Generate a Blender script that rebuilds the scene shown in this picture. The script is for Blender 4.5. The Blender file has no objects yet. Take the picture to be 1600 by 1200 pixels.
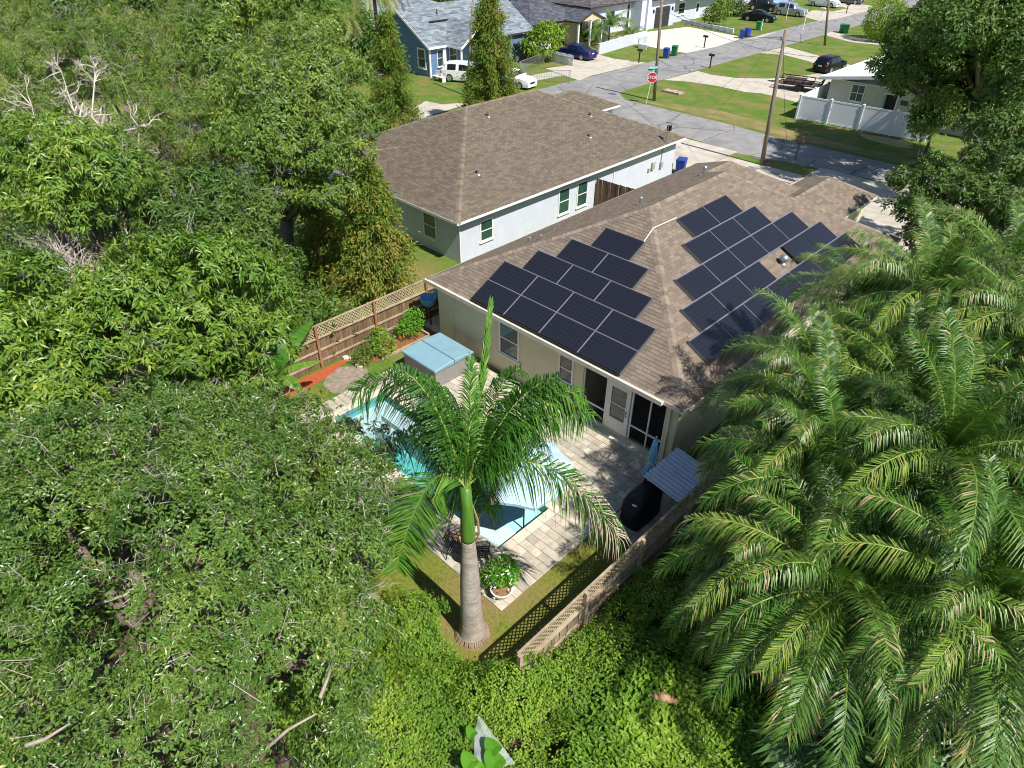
import bpy, math, random
import numpy as np
from mathutils import Matrix, Vector
random.seed(7)
RNG = np.random.default_rng(11)
sc = bpy.context.scene
COL = sc.collection
R_ = math.radians
# ---------------------------------------------------------------- camera
FPX = 1056.11; YAW = 2.34013; PITCH = 0.634853; ROLL = 0.010352
CAM = np.array([19.4556, -15.0928, 15.4398])
def _axes():
    cy, sy, cp, sp = math.cos(YAW), math.sin(YAW), math.cos(PITCH), math.sin(PITCH)
    F = np.array([cy*cp, sy*cp, -sp]); Rt = np.array([sy, -cy, 0.0]); Up = np.cross(Rt, F)
    cr, sr = math.cos(ROLL), math.sin(ROLL)
    return cr*Rt + sr*Up, -sr*Rt + cr*Up, F
AX_R, AX_U, AX_F = _axes()
def G(px, py, z=0.0):
    """survey helper: the world point at height z seen at photo pixel (px, py)"""
    d = AX_F*FPX + AX_R*(px-800) + AX_U*(600-py)
    t = (z-CAM[2])/d[2]
    return CAM + d*t
def PX(P):
    d = np.asarray(P, float)-CAM; w = d@AX_F
    return 800+FPX*(d@AX_R)/w, 600-FPX*(d@AX_U)/w
cam = bpy.data.cameras.new('camera'); cam_o = bpy.data.objects.new('camera', cam); COL.objects.link(cam_o)
cam.sensor_fit = 'HORIZONTAL'; cam.sensor_width = 36.0; cam.lens = FPX/1600*36.0
cam.clip_start = 0.1; cam.clip_end = 2000
m = Matrix.Identity(4)
for i in range(3):
    m[i][0] = AX_R[i]; m[i][1] = AX_U[i]; m[i][2] = -AX_F[i]; m[i][3] = CAM[i]
cam_o.matrix_world = m
sc.camera = cam_o
# ---------------------------------------------------------------- sky, sun, exposure
SUN_EL, SUN_AZ = R_(53), math.atan2(-0.07, 1.0)      # direction towards the sun, angle in the XY plane
w = bpy.data.worlds.new('World'); sc.world = w; w.use_nodes = True
nt = w.node_tree; nt.nodes.clear()
o_ = nt.nodes.new('ShaderNodeOutputWorld'); b_ = nt.nodes.new('ShaderNodeBackground'); s_ = nt.nodes.new('ShaderNodeTexSky')
s_.sky_type = 'NISHITA'; s_.sun_disc = False; s_.sun_elevation = SUN_EL; s_.sun_rotation = math.pi/2 - SUN_AZ
s_.air_density = 1.0; s_.dust_density = 0.3; s_.ozone_density = 1.0
b_.inputs['Strength'].default_value = 0.09
nt.links.new(s_.outputs[0], b_.inputs[0]); nt.links.new(b_.outputs[0], o_.inputs[0])
sl = bpy.data.lights.new('sun', 'SUN'); sl.energy = 5.0; sl.angle = R_(0.53); sl.color = (1.0, 0.965, 0.91)
so = bpy.data.objects.new('sun', sl); COL.objects.link(so)
SUNV = Vector((math.cos(SUN_EL)*math.cos(SUN_AZ), math.cos(SUN_EL)*math.sin(SUN_AZ), math.sin(SUN_EL)))
so.rotation_euler = SUNV.to_track_quat('Z', 'Y').to_euler(); so.location = (40, -10, 60)
sc.view_settings.view_transform = 'Standard'; sc.view_settings.look = 'None'
sc.view_settings.exposure = 0.5; sc.view_settings.gamma = 1.0
sc.view_settings.use_curve_mapping = False
sc.cycles.max_bounces = 6; sc.cycles.diffuse_bounces = 3; sc.cycles.glossy_bounces = 2
sc.cycles.transmission_bounces = 4; sc.cycles.transparent_max_bounces = 8
sc.cycles.caustics_reflective = False; sc.cycles.caustics_refractive = False
sc.cycles.use_denoising = True; sc.cycles.filter_width = 1.0; sc.cycles.sample_clamp_indirect = 4.0

# ---------------------------------------------------------------- materials
def _n(nt, t, **kw):
    n = nt.nodes.new(t)
    for k, v in kw.items(): setattr(n, k, v)
    return n
def srgb(h):
    h = h.lstrip('#'); c = [int(h[i:i+2], 16)/255 for i in (0, 2, 4)]
    return tuple((x/12.92 if x <= .04045 else ((x+.055)/1.055)**2.4) for x in c)
def mat(name, a, b=None, rough=0.8, scale=3.0, detail=4.0, bump=0.0, bscale=40.0, spec=0.3, metal=0.0, c=None, cscale=0.4,
        camt=0.5, stretch=None, attr=None, arand=None, objrand=0.0, ramp=(0.35, 0.65), cracks=None):
    """principled, base colour a..b by noise, patches of c at a larger scale, optional per-piece tint"""
    mt = bpy.data.materials.new(name); mt.use_nodes = True
    nt = mt.node_tree; p = nt.nodes['Principled BSDF']
    p.inputs['Roughness'].default_value = rough; p.inputs['Metallic'].default_value = metal
    p.inputs['Specular IOR Level'].default_value = spec
    a4 = (*a, 1); col = None
    geo = _n(nt, 'ShaderNodeNewGeometry'); vec = geo.outputs['Position']
    if stretch:
        mp = _n(nt, 'ShaderNodeMapping'); mp.inputs['Scale'].default_value = stretch
        nt.links.new(vec, mp.inputs[0]); vec = mp.outputs[0]
    if b is not None:
        nz = _n(nt, 'ShaderNodeTexNoise'); nz.inputs['Scale'].default_value = scale; nz.inputs['Detail'].default_value = detail
        nt.links.new(vec, nz.inputs['Vector'])
        rp = _n(nt, 'ShaderNodeValToRGB'); rp.color_ramp.elements[0].position = ramp[0]; rp.color_ramp.elements[1].position = ramp[1]
        rp.color_ramp.elements[0].color = a4; rp.color_ramp.elements[1].color = (*b, 1)
        nt.links.new(nz.outputs[0], rp.inputs[0]); col = rp.outputs[0]
    if c is not None:
        n2 = _n(nt, 'ShaderNodeTexNoise'); n2.inputs['Scale'].default_value = cscale; n2.inputs['Detail'].default_value = 5
        n2.inputs['Roughness'].default_value = .6
        nt.links.new(geo.outputs['Position'], n2.inputs['Vector'])
        r2 = _n(nt, 'ShaderNodeValToRGB'); r2.color_ramp.elements[0].position = 1-camt-.12; r2.color_ramp.elements[1].position = 1-camt+.12
        nt.links.new(n2.outputs[0], r2.inputs[0])
        mx = _n(nt, 'ShaderNodeMix', data_type='RGBA'); nt.links.new(r2.outputs[0], mx.inputs[0])
        if col is None: mx.inputs[6].default_value = a4
        else: nt.links.new(col, mx.inputs[6])
        mx.inputs[7].default_value = (*c, 1); col = mx.outputs[2]
    if cracks:
        nw = _n(nt, 'ShaderNodeTexNoise'); nw.inputs['Scale'].default_value = 1.3; nw.inputs['Detail'].default_value = 4; nt.links.new(geo.outputs['Position'], nw.inputs['Vector'])
        mxv = _n(nt, 'ShaderNodeMix', data_type='VECTOR'); mxv.inputs[0].default_value = .25; nt.links.new(geo.outputs['Position'], mxv.inputs[4]); nt.links.new(nw.outputs[1], mxv.inputs[5])
        vo = _n(nt, 'ShaderNodeTexVoronoi', feature='DISTANCE_TO_EDGE'); vo.inputs['Scale'].default_value = cracks; nt.links.new(mxv.outputs[1], vo.inputs['Vector'])
        lt = _n(nt, 'ShaderNodeMapRange'); lt.inputs['From Min'].default_value = .004; lt.inputs['From Max'].default_value = .016; lt.inputs['To Min'].default_value = .55; lt.inputs['To Max'].default_value = 1.0; nt.links.new(vo.outputs['Distance'], lt.inputs[0])
        hc = _n(nt, 'ShaderNodeHueSaturation'); nt.links.new(lt.outputs[0], hc.inputs['Value']); nt.links.new(col, hc.inputs['Color']); col = hc.outputs[0]
    if attr or objrand:
        if attr:
            at = _n(nt, 'ShaderNodeAttribute'); at.attribute_name = attr; src = at.outputs['Fac']; lo, hi = arand
        else:
            at = _n(nt, 'ShaderNodeObjectInfo'); src = at.outputs['Random']; lo, hi = 1-objrand, 1+objrand
        mr = _n(nt, 'ShaderNodeMapRange'); mr.inputs['To Min'].default_value = lo; mr.inputs['To Max'].default_value = hi
        nt.links.new(src, mr.inputs[0])
        hs = _n(nt, 'ShaderNodeHueSaturation'); nt.links.new(mr.outputs[0], hs.inputs['Value'])
        if col is None: hs.inputs['Color'].default_value = a4
        else: nt.links.new(col, hs.inputs['Color'])
        col = hs.outputs[0]
    if col is None: p.inputs['Base Color'].default_value = a4
    else: nt.links.new(col, p.inputs['Base Color'])
    if bump:
        nb = _n(nt, 'ShaderNodeTexNoise'); nb.inputs['Scale'].default_value = bscale; nb.inputs['Detail'].default_value = 3
        nt.links.new(vec, nb.inputs['Vector'])
        bp = _n(nt, 'ShaderNodeBump'); bp.inputs['Strength'].default_value = bump; bp.inputs['Distance'].default_value = .02
        nt.links.new(nb.outputs[0], bp.inputs['Height']); nt.links.new(bp.outputs[0], p.inputs['Normal'])
    return mt
def leafmat(name, cols, rough=.45, trans=.28, spec=.35, scale=.6):
    """cols: ramp of leaf colours picked per leaf by attribute 'tint'"""
    mt = bpy.data.materials.new(name); mt.use_nodes = True
    nt = mt.node_tree; p = nt.nodes['Principled BSDF']; out = nt.nodes['Material Output']
    at = _n(nt, 'ShaderNodeAttribute'); at.attribute_name = 'tint'
    rp = _n(nt, 'ShaderNodeValToRGB'); el = rp.color_ramp.elements
    while len(el) < len(cols): el.new(.5)
    for i, (pos, cc) in enumerate(cols): el[i].position = pos; el[i].color = (*cc, 1)
    nt.links.new(at.outputs['Fac'], rp.inputs[0]); nt.links.new(rp.outputs[0], p.inputs['Base Color'])
    p.inputs['Roughness'].default_value = rough; p.inputs['Specular IOR Level'].default_value = spec
    tr = _n(nt, 'ShaderNodeBsdfTranslucent'); hs = _n(nt, 'ShaderNodeHueSaturation')
    hs.inputs['Value'].default_value = 1.7; hs.inputs['Saturation'].default_value = 1.15; hs.inputs['Hue'].default_value = .485
    nt.links.new(rp.outputs[0], hs.inputs['Color']); nt.links.new(hs.outputs[0], tr.inputs[0])
    mx = _n(nt, 'ShaderNodeMixShader'); mx.inputs[0].default_value = trans
    nt.links.new(p.outputs[0], mx.inputs[1]); nt.links.new(tr.outputs[0], mx.inputs[2]); nt.links.new(mx.outputs[0], out.inputs[0])
    return mt
M = {}
# ---------------------------------------------------------------- mesh building
def mesh_np(name, V, F, mats, tint=None, fmat=None, smooth=False):
    """V (n,3); F list of int arrays (k,3|4); fast mesh from numpy. tint: one float per face (all lists in order)"""
    me = bpy.data.meshes.new(name)
    V = np.ascontiguousarray(V, np.float32); me.vertices.add(len(V)); me.vertices.foreach_set('co', V.ravel())
    F = [np.asarray(f, np.int32) for f in F if len(f)]
    idx = np.concatenate([f.ravel() for f in F]); tot = np.concatenate([np.full(len(f), f.shape[1], np.int32) for f in F])
    st = np.concatenate([[0], np.cumsum(tot)[:-1]]).astype(np.int32)
    me.loops.add(len(idx)); me.loops.foreach_set('vertex_index', idx)
    me.polygons.add(len(tot)); me.polygons.foreach_set('loop_start', st)
    if fmat is not None: me.polygons.foreach_set('material_index', np.asarray(fmat, np.int32))
    me.polygons.foreach_set('use_smooth', np.full(len(tot), bool(smooth)))
    for m_ in (mats if isinstance(mats, (list, tuple)) else [mats]): me.materials.append(m_)
    me.update(calc_edges=True)
    if tint is not None:
        a = me.attributes.new('tint', 'FLOAT', 'FACE'); a.data.foreach_set('value', np.asarray(tint, np.float32))
    return me
class MB:
    def __init__(s): s.v = []; s.f = []; s.t = []
    def add(s, vs, fs, t=0.5):
        o = len(s.v); s.v += [tuple(map(float, q)) for q in vs]
        for f in fs: s.f.append(tuple(o+i for i in f)); s.t.append(t)
        return s
    def quad(s, a, b, c, d, t=.5): return s.add([a, b, c, d], [(0, 1, 2, 3)], t)
    def box(s, x0, x1, y0, y1, z0, z1, t=.5):
        return s.add([(x0,y0,z0),(x1,y0,z0),(x1,y1,z0),(x0,y1,z0),(x0,y0,z1),(x1,y0,z1),(x1,y1,z1),(x0,y1,z1)],
                     [(0,3,2,1),(4,5,6,7),(0,1,5,4),(1,2,6,5),(2,3,7,6),(3,0,4,7)], t)
    def obox(s, c, u, v, w, t=.5):
        """box with centre c and half-axis vectors u, v, w"""
        c, u, v, w = map(lambda q: np.asarray(q, float), (c, u, v, w))
        P = [c-u-v-w, c+u-v-w, c+u+v-w, c-u+v-w, c-u-v+w, c+u-v+w, c+u+v+w, c-u+v+w]
        return s.add(P, [(0,3,2,1),(4,5,6,7),(0,1,5,4),(1,2,6,5),(2,3,7,6),(3,0,4,7)], t)
    def bar(s, a, b, wx, wz, t=.5, up=(0,0,1)):
        a = np.asarray(a, float); b = np.asarray(b, float); d = b-a; L = np.linalg.norm(d); d /= L
        up = np.asarray(up, float)
        if abs(d@up) > .95: up = np.array([1., 0, 0])
        x = np.cross(d, up); x /= np.linalg.norm(x); z = np.cross(x, d)
        return s.obox((a+b)/2, d*L/2, x*wx/2, z*wz/2, t)
    def prism(s, poly, z0, z1, t=.5):
        n = len(poly); vs = [(x, y, z0) for x, y in poly]+[(x, y, z1) for x, y in poly]
        return s.add(vs, [tuple(range(n-1, -1, -1)), tuple(range(n, 2*n))]+[(i, (i+1) % n, n+(i+1) % n, n+i) for i in range(n)], t)
    def tube(s, pts, rad, n=8, cap=True, t=.5):
        pts = [np.asarray(p, float) for p in pts]; rad = rad if hasattr(rad, '__len__') else [rad]*len(pts)
        vs = []; prev = None
        for i, p in enumerate(pts):
            d = pts[min(i+1, len(pts)-1)]-pts[max(i-1, 0)]; d = d/(np.linalg.norm(d)+1e-9)
            if prev is None:
                h = np.array([0, 0, 1.]) if abs(d[2]) < .9 else np.array([1., 0, 0])
                x = np.cross(d, h)
            else: x = prev-d*(prev@d)
            x /= np.linalg.norm(x)+1e-9; prev = x; y = np.cross(d, x)
            for k in range(n):
                an = 2*math.pi*k/n; vs.append(p+rad[i]*(x*math.cos(an)+y*math.sin(an)))
        fs = [(i*n+k, i*n+(k+1) % n, (i+1)*n+(k+1) % n, (i+1)*n+k) for i in range(len(pts)-1) for k in range(n)]
        if cap: fs += [tuple(range(n-1, -1, -1)), tuple(range((len(pts)-1)*n, len(pts)*n))]
        return s.add(vs, fs, t)
    def lathe(s, prof, c=(0, 0, 0), n=16, t=.5):
        """prof: (radius, z) from bottom to top"""
        vs = [(c[0]+r*math.cos(2*math.pi*k/n), c[1]+r*math.sin(2*math.pi*k/n), c[2]+z) for r, z in prof for k in range(n)]
        fs = [(i*n+k, i*n+(k+1) % n, (i+1)*n+(k+1) % n, (i+1)*n+k) for i in range(len(prof)-1) for k in range(n)]
        fs += [tuple(range(n-1, -1, -1)), tuple(range((len(prof)-1)*n, len(prof)*n))]
        return s.add(vs, fs, t)
    def mesh(s, name, mt, off=(0, 0, 0), smooth=False):
        me = bpy.data.meshes.new(name)
        me.from_pydata([(x-off[0], y-off[1], z-off[2]) for x, y, z in s.v], [], s.f)
        for q in (mt if isinstance(mt, (list, tuple)) else [mt]): me.materials.append(q)
        a = me.attributes.new('tint', 'FLOAT', 'FACE'); a.data.foreach_set('value', np.asarray(s.t, np.float32))
        if smooth: me.polygons.foreach_set('use_smooth', [True]*len(me.polygons))
        me.update()
        return me
def tag(o, label=None, cat=None, group=None, kind=None):
    if label: o['label'] = label
    if cat: o['category'] = cat
    if group: o['group'] = group
    if kind: o['kind'] = kind
    return o
def link(name, me, parent=None):
    o = bpy.data.objects.new(name, me); COL.objects.link(o)
    if parent is not None: o.parent = parent
    return o
def root(name, loc, label, cat, group=None, rz=0.0):
    o = bpy.data.objects.new(name, None); COL.objects.link(o); o.location = tuple(map(float, loc)); o.rotation_euler = (0, 0, rz)
    o.empty_display_size = .2
    return tag(o, label, cat, group)
def wloc(o):
    l = Vector((0, 0, 0))
    while o is not None: l = l+o.location; o = o.parent
    return l
def part(name, mb, mt, parent, smooth=False, kind=None, local=False, label=None):
    """mesh part; coordinates given in world space unless local"""
    off = (0, 0, 0) if local else tuple(wloc(parent))
    o = link(name, mb.mesh(name, mt, off, smooth), parent)
    if kind: o['kind'] = kind
    if label: o['label'] = label
    return o
def single(name, mb, mt, label, cat, group=None, smooth=False, kind=None, at=None):
    """a thing that is one mesh, origin at its base"""
    A = np.array(mb.v)
    if at is None: at = ((A[:, 0].min()+A[:, 0].max())/2, (A[:, 1].min()+A[:, 1].max())/2, A[:, 2].min())
    o = link(name, mb.mesh(name, mt, at, smooth)); o.location = tuple(map(float, at))
    return tag(o, label, cat, group, kind)
def structure(name, mb, mt, label=None, parent=None, smooth=False):
    o = link(name, mb.mesh(name, mt, (0, 0, 0), smooth), parent)
    o['kind'] = 'structure'
    if label: o['label'] = label
    return o
def copy_tree(o, parent=None):
    c_ = o.copy(); COL.objects.link(c_); c_.parent = parent
    for ch in o.children: copy_tree(ch, c_)
    return c_
ORD = ['first', 'second', 'third', 'fourth', 'fifth', 'sixth', 'seventh', 'eighth', 'ninth', 'tenth', 'eleventh', 'twelfth']
# ================================================================ materials of the setting
def grassmat(name, a, b, dry, camt, yband=None):
    mt = mat(name, a, b, rough=.9, scale=9, detail=6, bump=.9, bscale=28, spec=.12, c=dry, cscale=.5, camt=camt)
    return mt
M['grass'] = grassmat('grass_ground', (.06, .13, .013), (.115, .19, .025), (.2, .165, .06), .46)
M['lawn_yellow'] = grassmat('lawn_ground', (.11, .14, .02), (.2, .2, .04), (.24, .17, .07), .45)
M['dry'] = mat('dry_grass', (.2, .17, .06), (.11, .15, .03), rough=.95, scale=2.2, detail=7, bump=.8, bscale=25, c=(.3, .2, .1), cscale=.55, camt=.45)
M['litter'] = mat('leaf_litter', (.06, .045, .028), (.14, .1, .06), rough=.95, scale=7, detail=7, bump=.8, bscale=18)
M['soil'] = mat('soil', (.2, .16, .125), (.32, .26, .2), rough=.95, scale=6, detail=8, bump=.7, bscale=30, c=(.13, .15, .05), cscale=1.2, camt=.35)
M['mulch'] = mat('red_mulch', (.5, .12, .04), (.3, .06, .025), rough=.9, scale=30, detail=4, bump=1.0, bscale=60)
M['mulch_brown'] = mat('brown_mulch', (.3, .13, .05), (.16, .07, .03), rough=.9, scale=25, detail=4, bump=1.0, bscale=60)
M['asphalt'] = mat('asphalt', (.22, .21, .203), (.28, .268, .258), rough=.92, scale=1.1, detail=9, bump=.25, bscale=90, c=(.17, .166, .164), cscale=.25, camt=.38, cracks=.3)
M['concrete'] = mat('concrete', (.42, .37, .3), (.5, .455, .385), rough=.9, scale=1.4, detail=9, bump=.12, bscale=60, c=(.32, .275, .215), cscale=.4, camt=.38)
M['concrete_pale'] = mat('pale_concrete', (.52, .47, .41), (.6, .555, .49), rough=.9, scale=2.0, detail=8, c=(.5, .44, .36), cscale=.4, camt=.35)
M['joint'] = mat('joint_sand', (.16, .13, .1), (.24, .2, .15), rough=.95, scale=20)
# ================================================================ ground with the pool cut out
PX0, PX1, PY0, PY1 = 1.85, 10.22, -6.08, -3.88           # pool water edge
gm = MB()
xs = [-600, PX0, PX1, 600]; ys = [-600, PY0, PY1, 600]
for i in range(3):
    for j in range(3):
        if i == 1 and j == 1: continue
        gm.quad((xs[i], ys[j], 0), (xs[i+1], ys[j], 0), (xs[i+1], ys[j+1], 0), (xs[i], ys[j+1], 0))
structure('ground', gm, M['grass'])
def sheet(name, poly, mt, z, label=None):
    return structure(name, MB().add([(x, y, z) for x, y in poly], [tuple(range(len(poly)))]), mt, label)
def gp(*pts): return [tuple(G(*p)[:2]) for p in pts]
def blob_poly(cx, cy, rx, ry, n=28, rough=.18, seed=1):
    r = random.Random(seed); ph = [r.uniform(0, 6.28) for _ in range(4)]
    return [(cx+rx*math.cos(a)*(1+rough*sum(math.sin((k+2)*a+ph[k])/(k+2) for k in range(4))),
             cy+ry*math.sin(a)*(1+rough*sum(math.sin((k+2)*a+ph[k]+1)/(k+2) for k in range(4)))) for a in [2*math.pi*i/n for i in range(n)]]
# roads
sheet('road', [(-26.2, 37.95), (-26.2, 240), (-20.35, 240), (-20.35, 41.0), (-20.0, 39.7), (-18.9, 38.6), (-17.2, 38.1), (-8, 37.9), (-3, 37.3), (3, 37.3), (70, 37.6),
               (70, 33.2), (6.7, 33.3), (1.4, 32.6), (-3.5, 31.6), (-8.5, 32.4), (-17.6, 33.2), (-19.6, 32.2), (-20.3, 30.2), (-20.35, -20), (-26.2, -20)], M['asphalt'], .006)
# tar patches on the road
for i, (px, py, a, b) in enumerate([(957, 147, .5, .3), (1190, 250, .8, .25)]):
    g = G(px, py); sheet('road_patch', blob_poly(g[0], g[1], a, b, 12, .2, 50+i), mat('tar_patch', (.09, .09, .095), (.13, .13, .13), rough=.9), .010)
# concrete drives and pavements as slabs
def slabs(name, x0, x1, y0, y1, nx, ny, mt, z0=.0, z1=.03, gap=.012):
    base = structure(name, MB().quad((x0, y0, .008), (x1, y0, .008), (x1, y1, .008), (x0, y1, .008)), M['joint'])
    dx, dy = (x1-x0)/nx, (y1-y0)/ny
    me = MB().box(-dx/2+gap, dx/2-gap, -dy/2+gap, dy/2-gap, z0, z1).mesh('slab', mt)
    for i in range(nx):
        for j in range(ny):
            o = link('slab', me, base); o.location = (x0+dx*(i+.5), y0+dy*(j+.5), random.uniform(0, .004))
    return base
slabs('driveway', -9.6, -3.45, 25.0, 31.9, 2, 3, M['concrete'])
slabs('driveway', 2.3, 11.6, 22.2, 32.9, 3, 4, M['concrete'])
slabs('pavement', -3.4, 2.25, 28.5, 30.5, 4, 1, M['concrete'])
slabs('pavement', -19.4, -9.65, 28.6, 30.2, 7, 1, M['concrete'])
slabs('pavement', 11.65, 40, 28.9, 30.6, 16, 1, M['concrete'])
for i, (x, y) in enumerate([(-.9, 29.4), (.7, 29.3)]):
    structure('cover_plate', MB().box(x-.35, x+.35, y-.25, y+.25, .03, .045), mat('plate_iron', (.2, .2, .2), (.3, .29, .28), rough=.7, metal=.3))
# drive loop across the side street
DR = M['concrete']
sheet('driveway', gp((1037, 125), (1090, 111), (1112, 117), (1150, 122), (1200, 123), (1252, 119), (1290, 113), (1320, 108), (1325, 125), (1290, 137), (1255, 145), (1216, 148), (1165, 144), (1118, 134), (1078, 128)), DR, .010)
sheet('driveway', gp((1186, 83), (1228, 73), (1282, 88), (1330, 102), (1322, 118), (1300, 112), (1264, 96), (1225, 86)), DR, .014)
sheet('driveway', gp((1165, 140), (1216, 145), (1260, 140), (1245, 160), (1215, 152)), DR, .013)
# drives across the main road
sheet('driveway', gp((895, 101), (853, 107), (865, 112), (905, 126), (925, 118), (998, 101), (1010, 98), (960, 92), (930, 84), (905, 80), (880, 88)), DR, .010)
sheet('driveway', gp((935, 62), (1010, 50), (1075, 42), (1150, 56), (1160, 60), (1120, 73), (1072, 83), (1040, 78), (1000, 70)), M['concrete_pale'], .010)
sheet('driveway', gp((1168, 61), (1200, 52), (1215, 50), (1195, 57), (1180, 60)), DR, .012)
sheet('driveway', gp((1250, 25), (1280, 33), (1310, 29), (1345, 20), (1390, 12), (1320, 4), (1290, 5), (1325, 13), (1300, 18), (1270, 16)), DR, .012)
sheet('driveway', gp((1285, 54), (1330, 66), (1400, 73), (1410, 66), (1345, 60), (1300, 50)), DR, .012)
sheet('driveway', gp((806, 138), (835, 127), (880, 118), (862, 112), (838, 116), (800, 128)), mat('gravel_drive', (.5, .46, .4), (.33, .33, .22), rough=.95, scale=3, detail=8), .012)
sheet('driveway', gp((560, 220), (640, 190), (700, 172), (742, 160), (690, 163), (665, 158), (640, 172), (600, 190)), DR, .012)
# dry ditch strip on the corner lawn, bare soil patch near the white fence
sheet('dry_verge', [(-17.5, 38.6), (-14, 40.2), (-10, 41.0), (-6, 40.4), (-2, 39.8), (2, 39.4), (8, 39.4), (8, 38.3), (2, 37.9), (-3, 37.9), (-9, 38.5), (-15, 38.6)], M['dry'], .008)
sheet('bare_soil', blob_poly(3.2, 42.6, 2.2, .8, 24, .3, 5), mat('bare_soil', (.42, .33, .16), (.3, .24, .1), rough=.95, scale=3, detail=7), .012)
# back garden: lawn, litter, soil
sheet('lawn', [(8.2, -11.5), (13.66, -11.5), (13.66, -3.0), (11.785, -3.0), (11.785, -7.485), (8.2, -7.485)], M['lawn_yellow'], .006)
sheet('lawn', [(-.9, -8.5), (8.2, -8.5), (8.2, -7.485), (.795, -7.485), (.795, -5.9), (.3, -5.2), (-.2, -5.5), (-.9, -6.4)], M['lawn_yellow'], .006)
sheet('leaf_litter', [(-40, -60), (60, -60), (60, -11.0), (14, -11.6), (8.2, -11.6), (8.2, -8.5), (7, -8.4), (-1.2, -7.2), (-8, -6), (-16, -3), (-30, 4), (-40, 4)], M['litter'], .004)
sheet('leaf_litter', [(13.8, -11.15), (60, -11), (60, 12), (20, 14), (12.4, 12), (12.3, .5), (13.8, .5)], M['litter'], .0055)
sheet('soil_patch', [(11.785, -2.98), (13.66, -2.98), (13.66, 17), (12.2, 17), (12.2, .1), (11.785, .1)], M['soil'], .0065)
sheet('soil_patch', blob_poly(.05, -4.35, .72, 1.0, 24, .25, 3), M['soil'], .008)
sheet('mulch_bed', [(-1.15, -6.6), (-1.1, -3.7), (-.9, -3.6), (-.62, -4.5), (-.45, -5.1), (-.42, -6.0), (-.55, -6.7)], M['mulch'], .011)
sheet('mulch_bed', [(-1.1, -3.48), (-1.1, .25), (.0, .25), (.05, -2.6), (-.35, -3.3), (-.8, -3.4)], M['mulch_brown'], .011)
# ================================================================ building materials
M['wall_white'] = mat('white_stucco', (.56, .58, .64), (.52, .54, .6), rough=.9, scale=2, bump=.15, bscale=120, c=(.47, .49, .54), cscale=.7, camt=.32)
M['wall_beige'] = mat('beige_stucco', (.64, .60, .41), (.6, .56, .38), rough=.9, scale=1.5, bump=.25, bscale=90, c=(.53, .49, .33), cscale=.8, camt=.32)
M['wall_tan'] = mat('tan_stucco', (.66, .54, .34), (.6, .48, .3), rough=.9, scale=2)
M['wall_blue'] = mat('blue_siding', (.135, .225, .36), (.12, .2, .33), rough=.7, scale=2)
M['trim'] = mat('white_trim', (.78, .77, .74), (.72, .7, .66), rough=.55, scale=4)
M['trim_cream'] = mat('cream_gutter', (.72, .66, .55), (.6, .54, .44), rough=.5, scale=5, detail=6)
M['shingle_a'] = mat('brown_pink_shingle', (.218, .172, .134), (.172, .136, .106), rough=.95, spec=0.0, scale=18, detail=5, c=(.185, .152, .12), cscale=.5, camt=.3, attr='tint', arand=(.8, 1.17))
M['shingle_part'] = mat('brown_pink_shingle_piece', (.218, .172, .134), (.172, .136, .106), rough=.95, spec=0.0, scale=18, detail=5, c=(.185, .152, .12), cscale=.5, camt=.3, objrand=.17)
M['shingle_b'] = mat('grey_brown_shingle', (.168, .138, .104), (.128, .106, .08), rough=.95, spec=0.0, scale=18, detail=5, c=(.145, .122, .093), cscale=.3, camt=.3, attr='tint', arand=(.8, 1.18))
M['shingle_g'] = mat('grey_shingle', (.22, .25, .27), (.16, .185, .21), rough=.95, spec=0.0, scale=9, detail=6, attr='tint', arand=(.65, 1.3))
M['shingle_d'] = mat('dark_shingle', (.10, .105, .125), (.075, .08, .095), rough=.95, spec=0.0, scale=9, detail=6, attr='tint', arand=(.7, 1.3))
M['shingle_br'] = mat('dark_brown_shingle', (.12, .11, .115), (.09, .085, .09), rough=.95, spec=0.0, scale=9, detail=6, attr='tint', arand=(.7, 1.3))
M['under'] = mat('roof_underlay', (.05, .04, .035))
M['cap_a'] = mat('ridge_cap_a', (.245, .196, .153), (.195, .155, .12), rough=.95, spec=0.0, scale=10, attr='tint', arand=(.75, 1.2))
M['cap_b'] = mat('ridge_cap_b', (.2, .163, .12), (.16, .132, .098), rough=.95, spec=0.0, scale=10, attr='tint', arand=(.75, 1.2))
M['glass'] = mat('window_glass', (.025, .05, .055), rough=.06, spec=.8)
M['glass_green'] = mat('green_window_glass', (.03, .085, .06), (.02, .06, .045), rough=.08, spec=.7, scale=2)
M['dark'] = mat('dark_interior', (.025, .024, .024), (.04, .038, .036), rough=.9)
M['metal'] = mat('galvanised_metal', (.55, .56, .57), (.45, .46, .47), rough=.35, metal=.8, scale=8)
M['black'] = mat('black_plastic', (.02, .02, .021), rough=.5)
M['blackm'] = mat('black_metal', (.018, .018, .019), rough=.45, metal=.3)
NV = lambda a: np.asarray(a, float)/np.linalg.norm(a)
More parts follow.
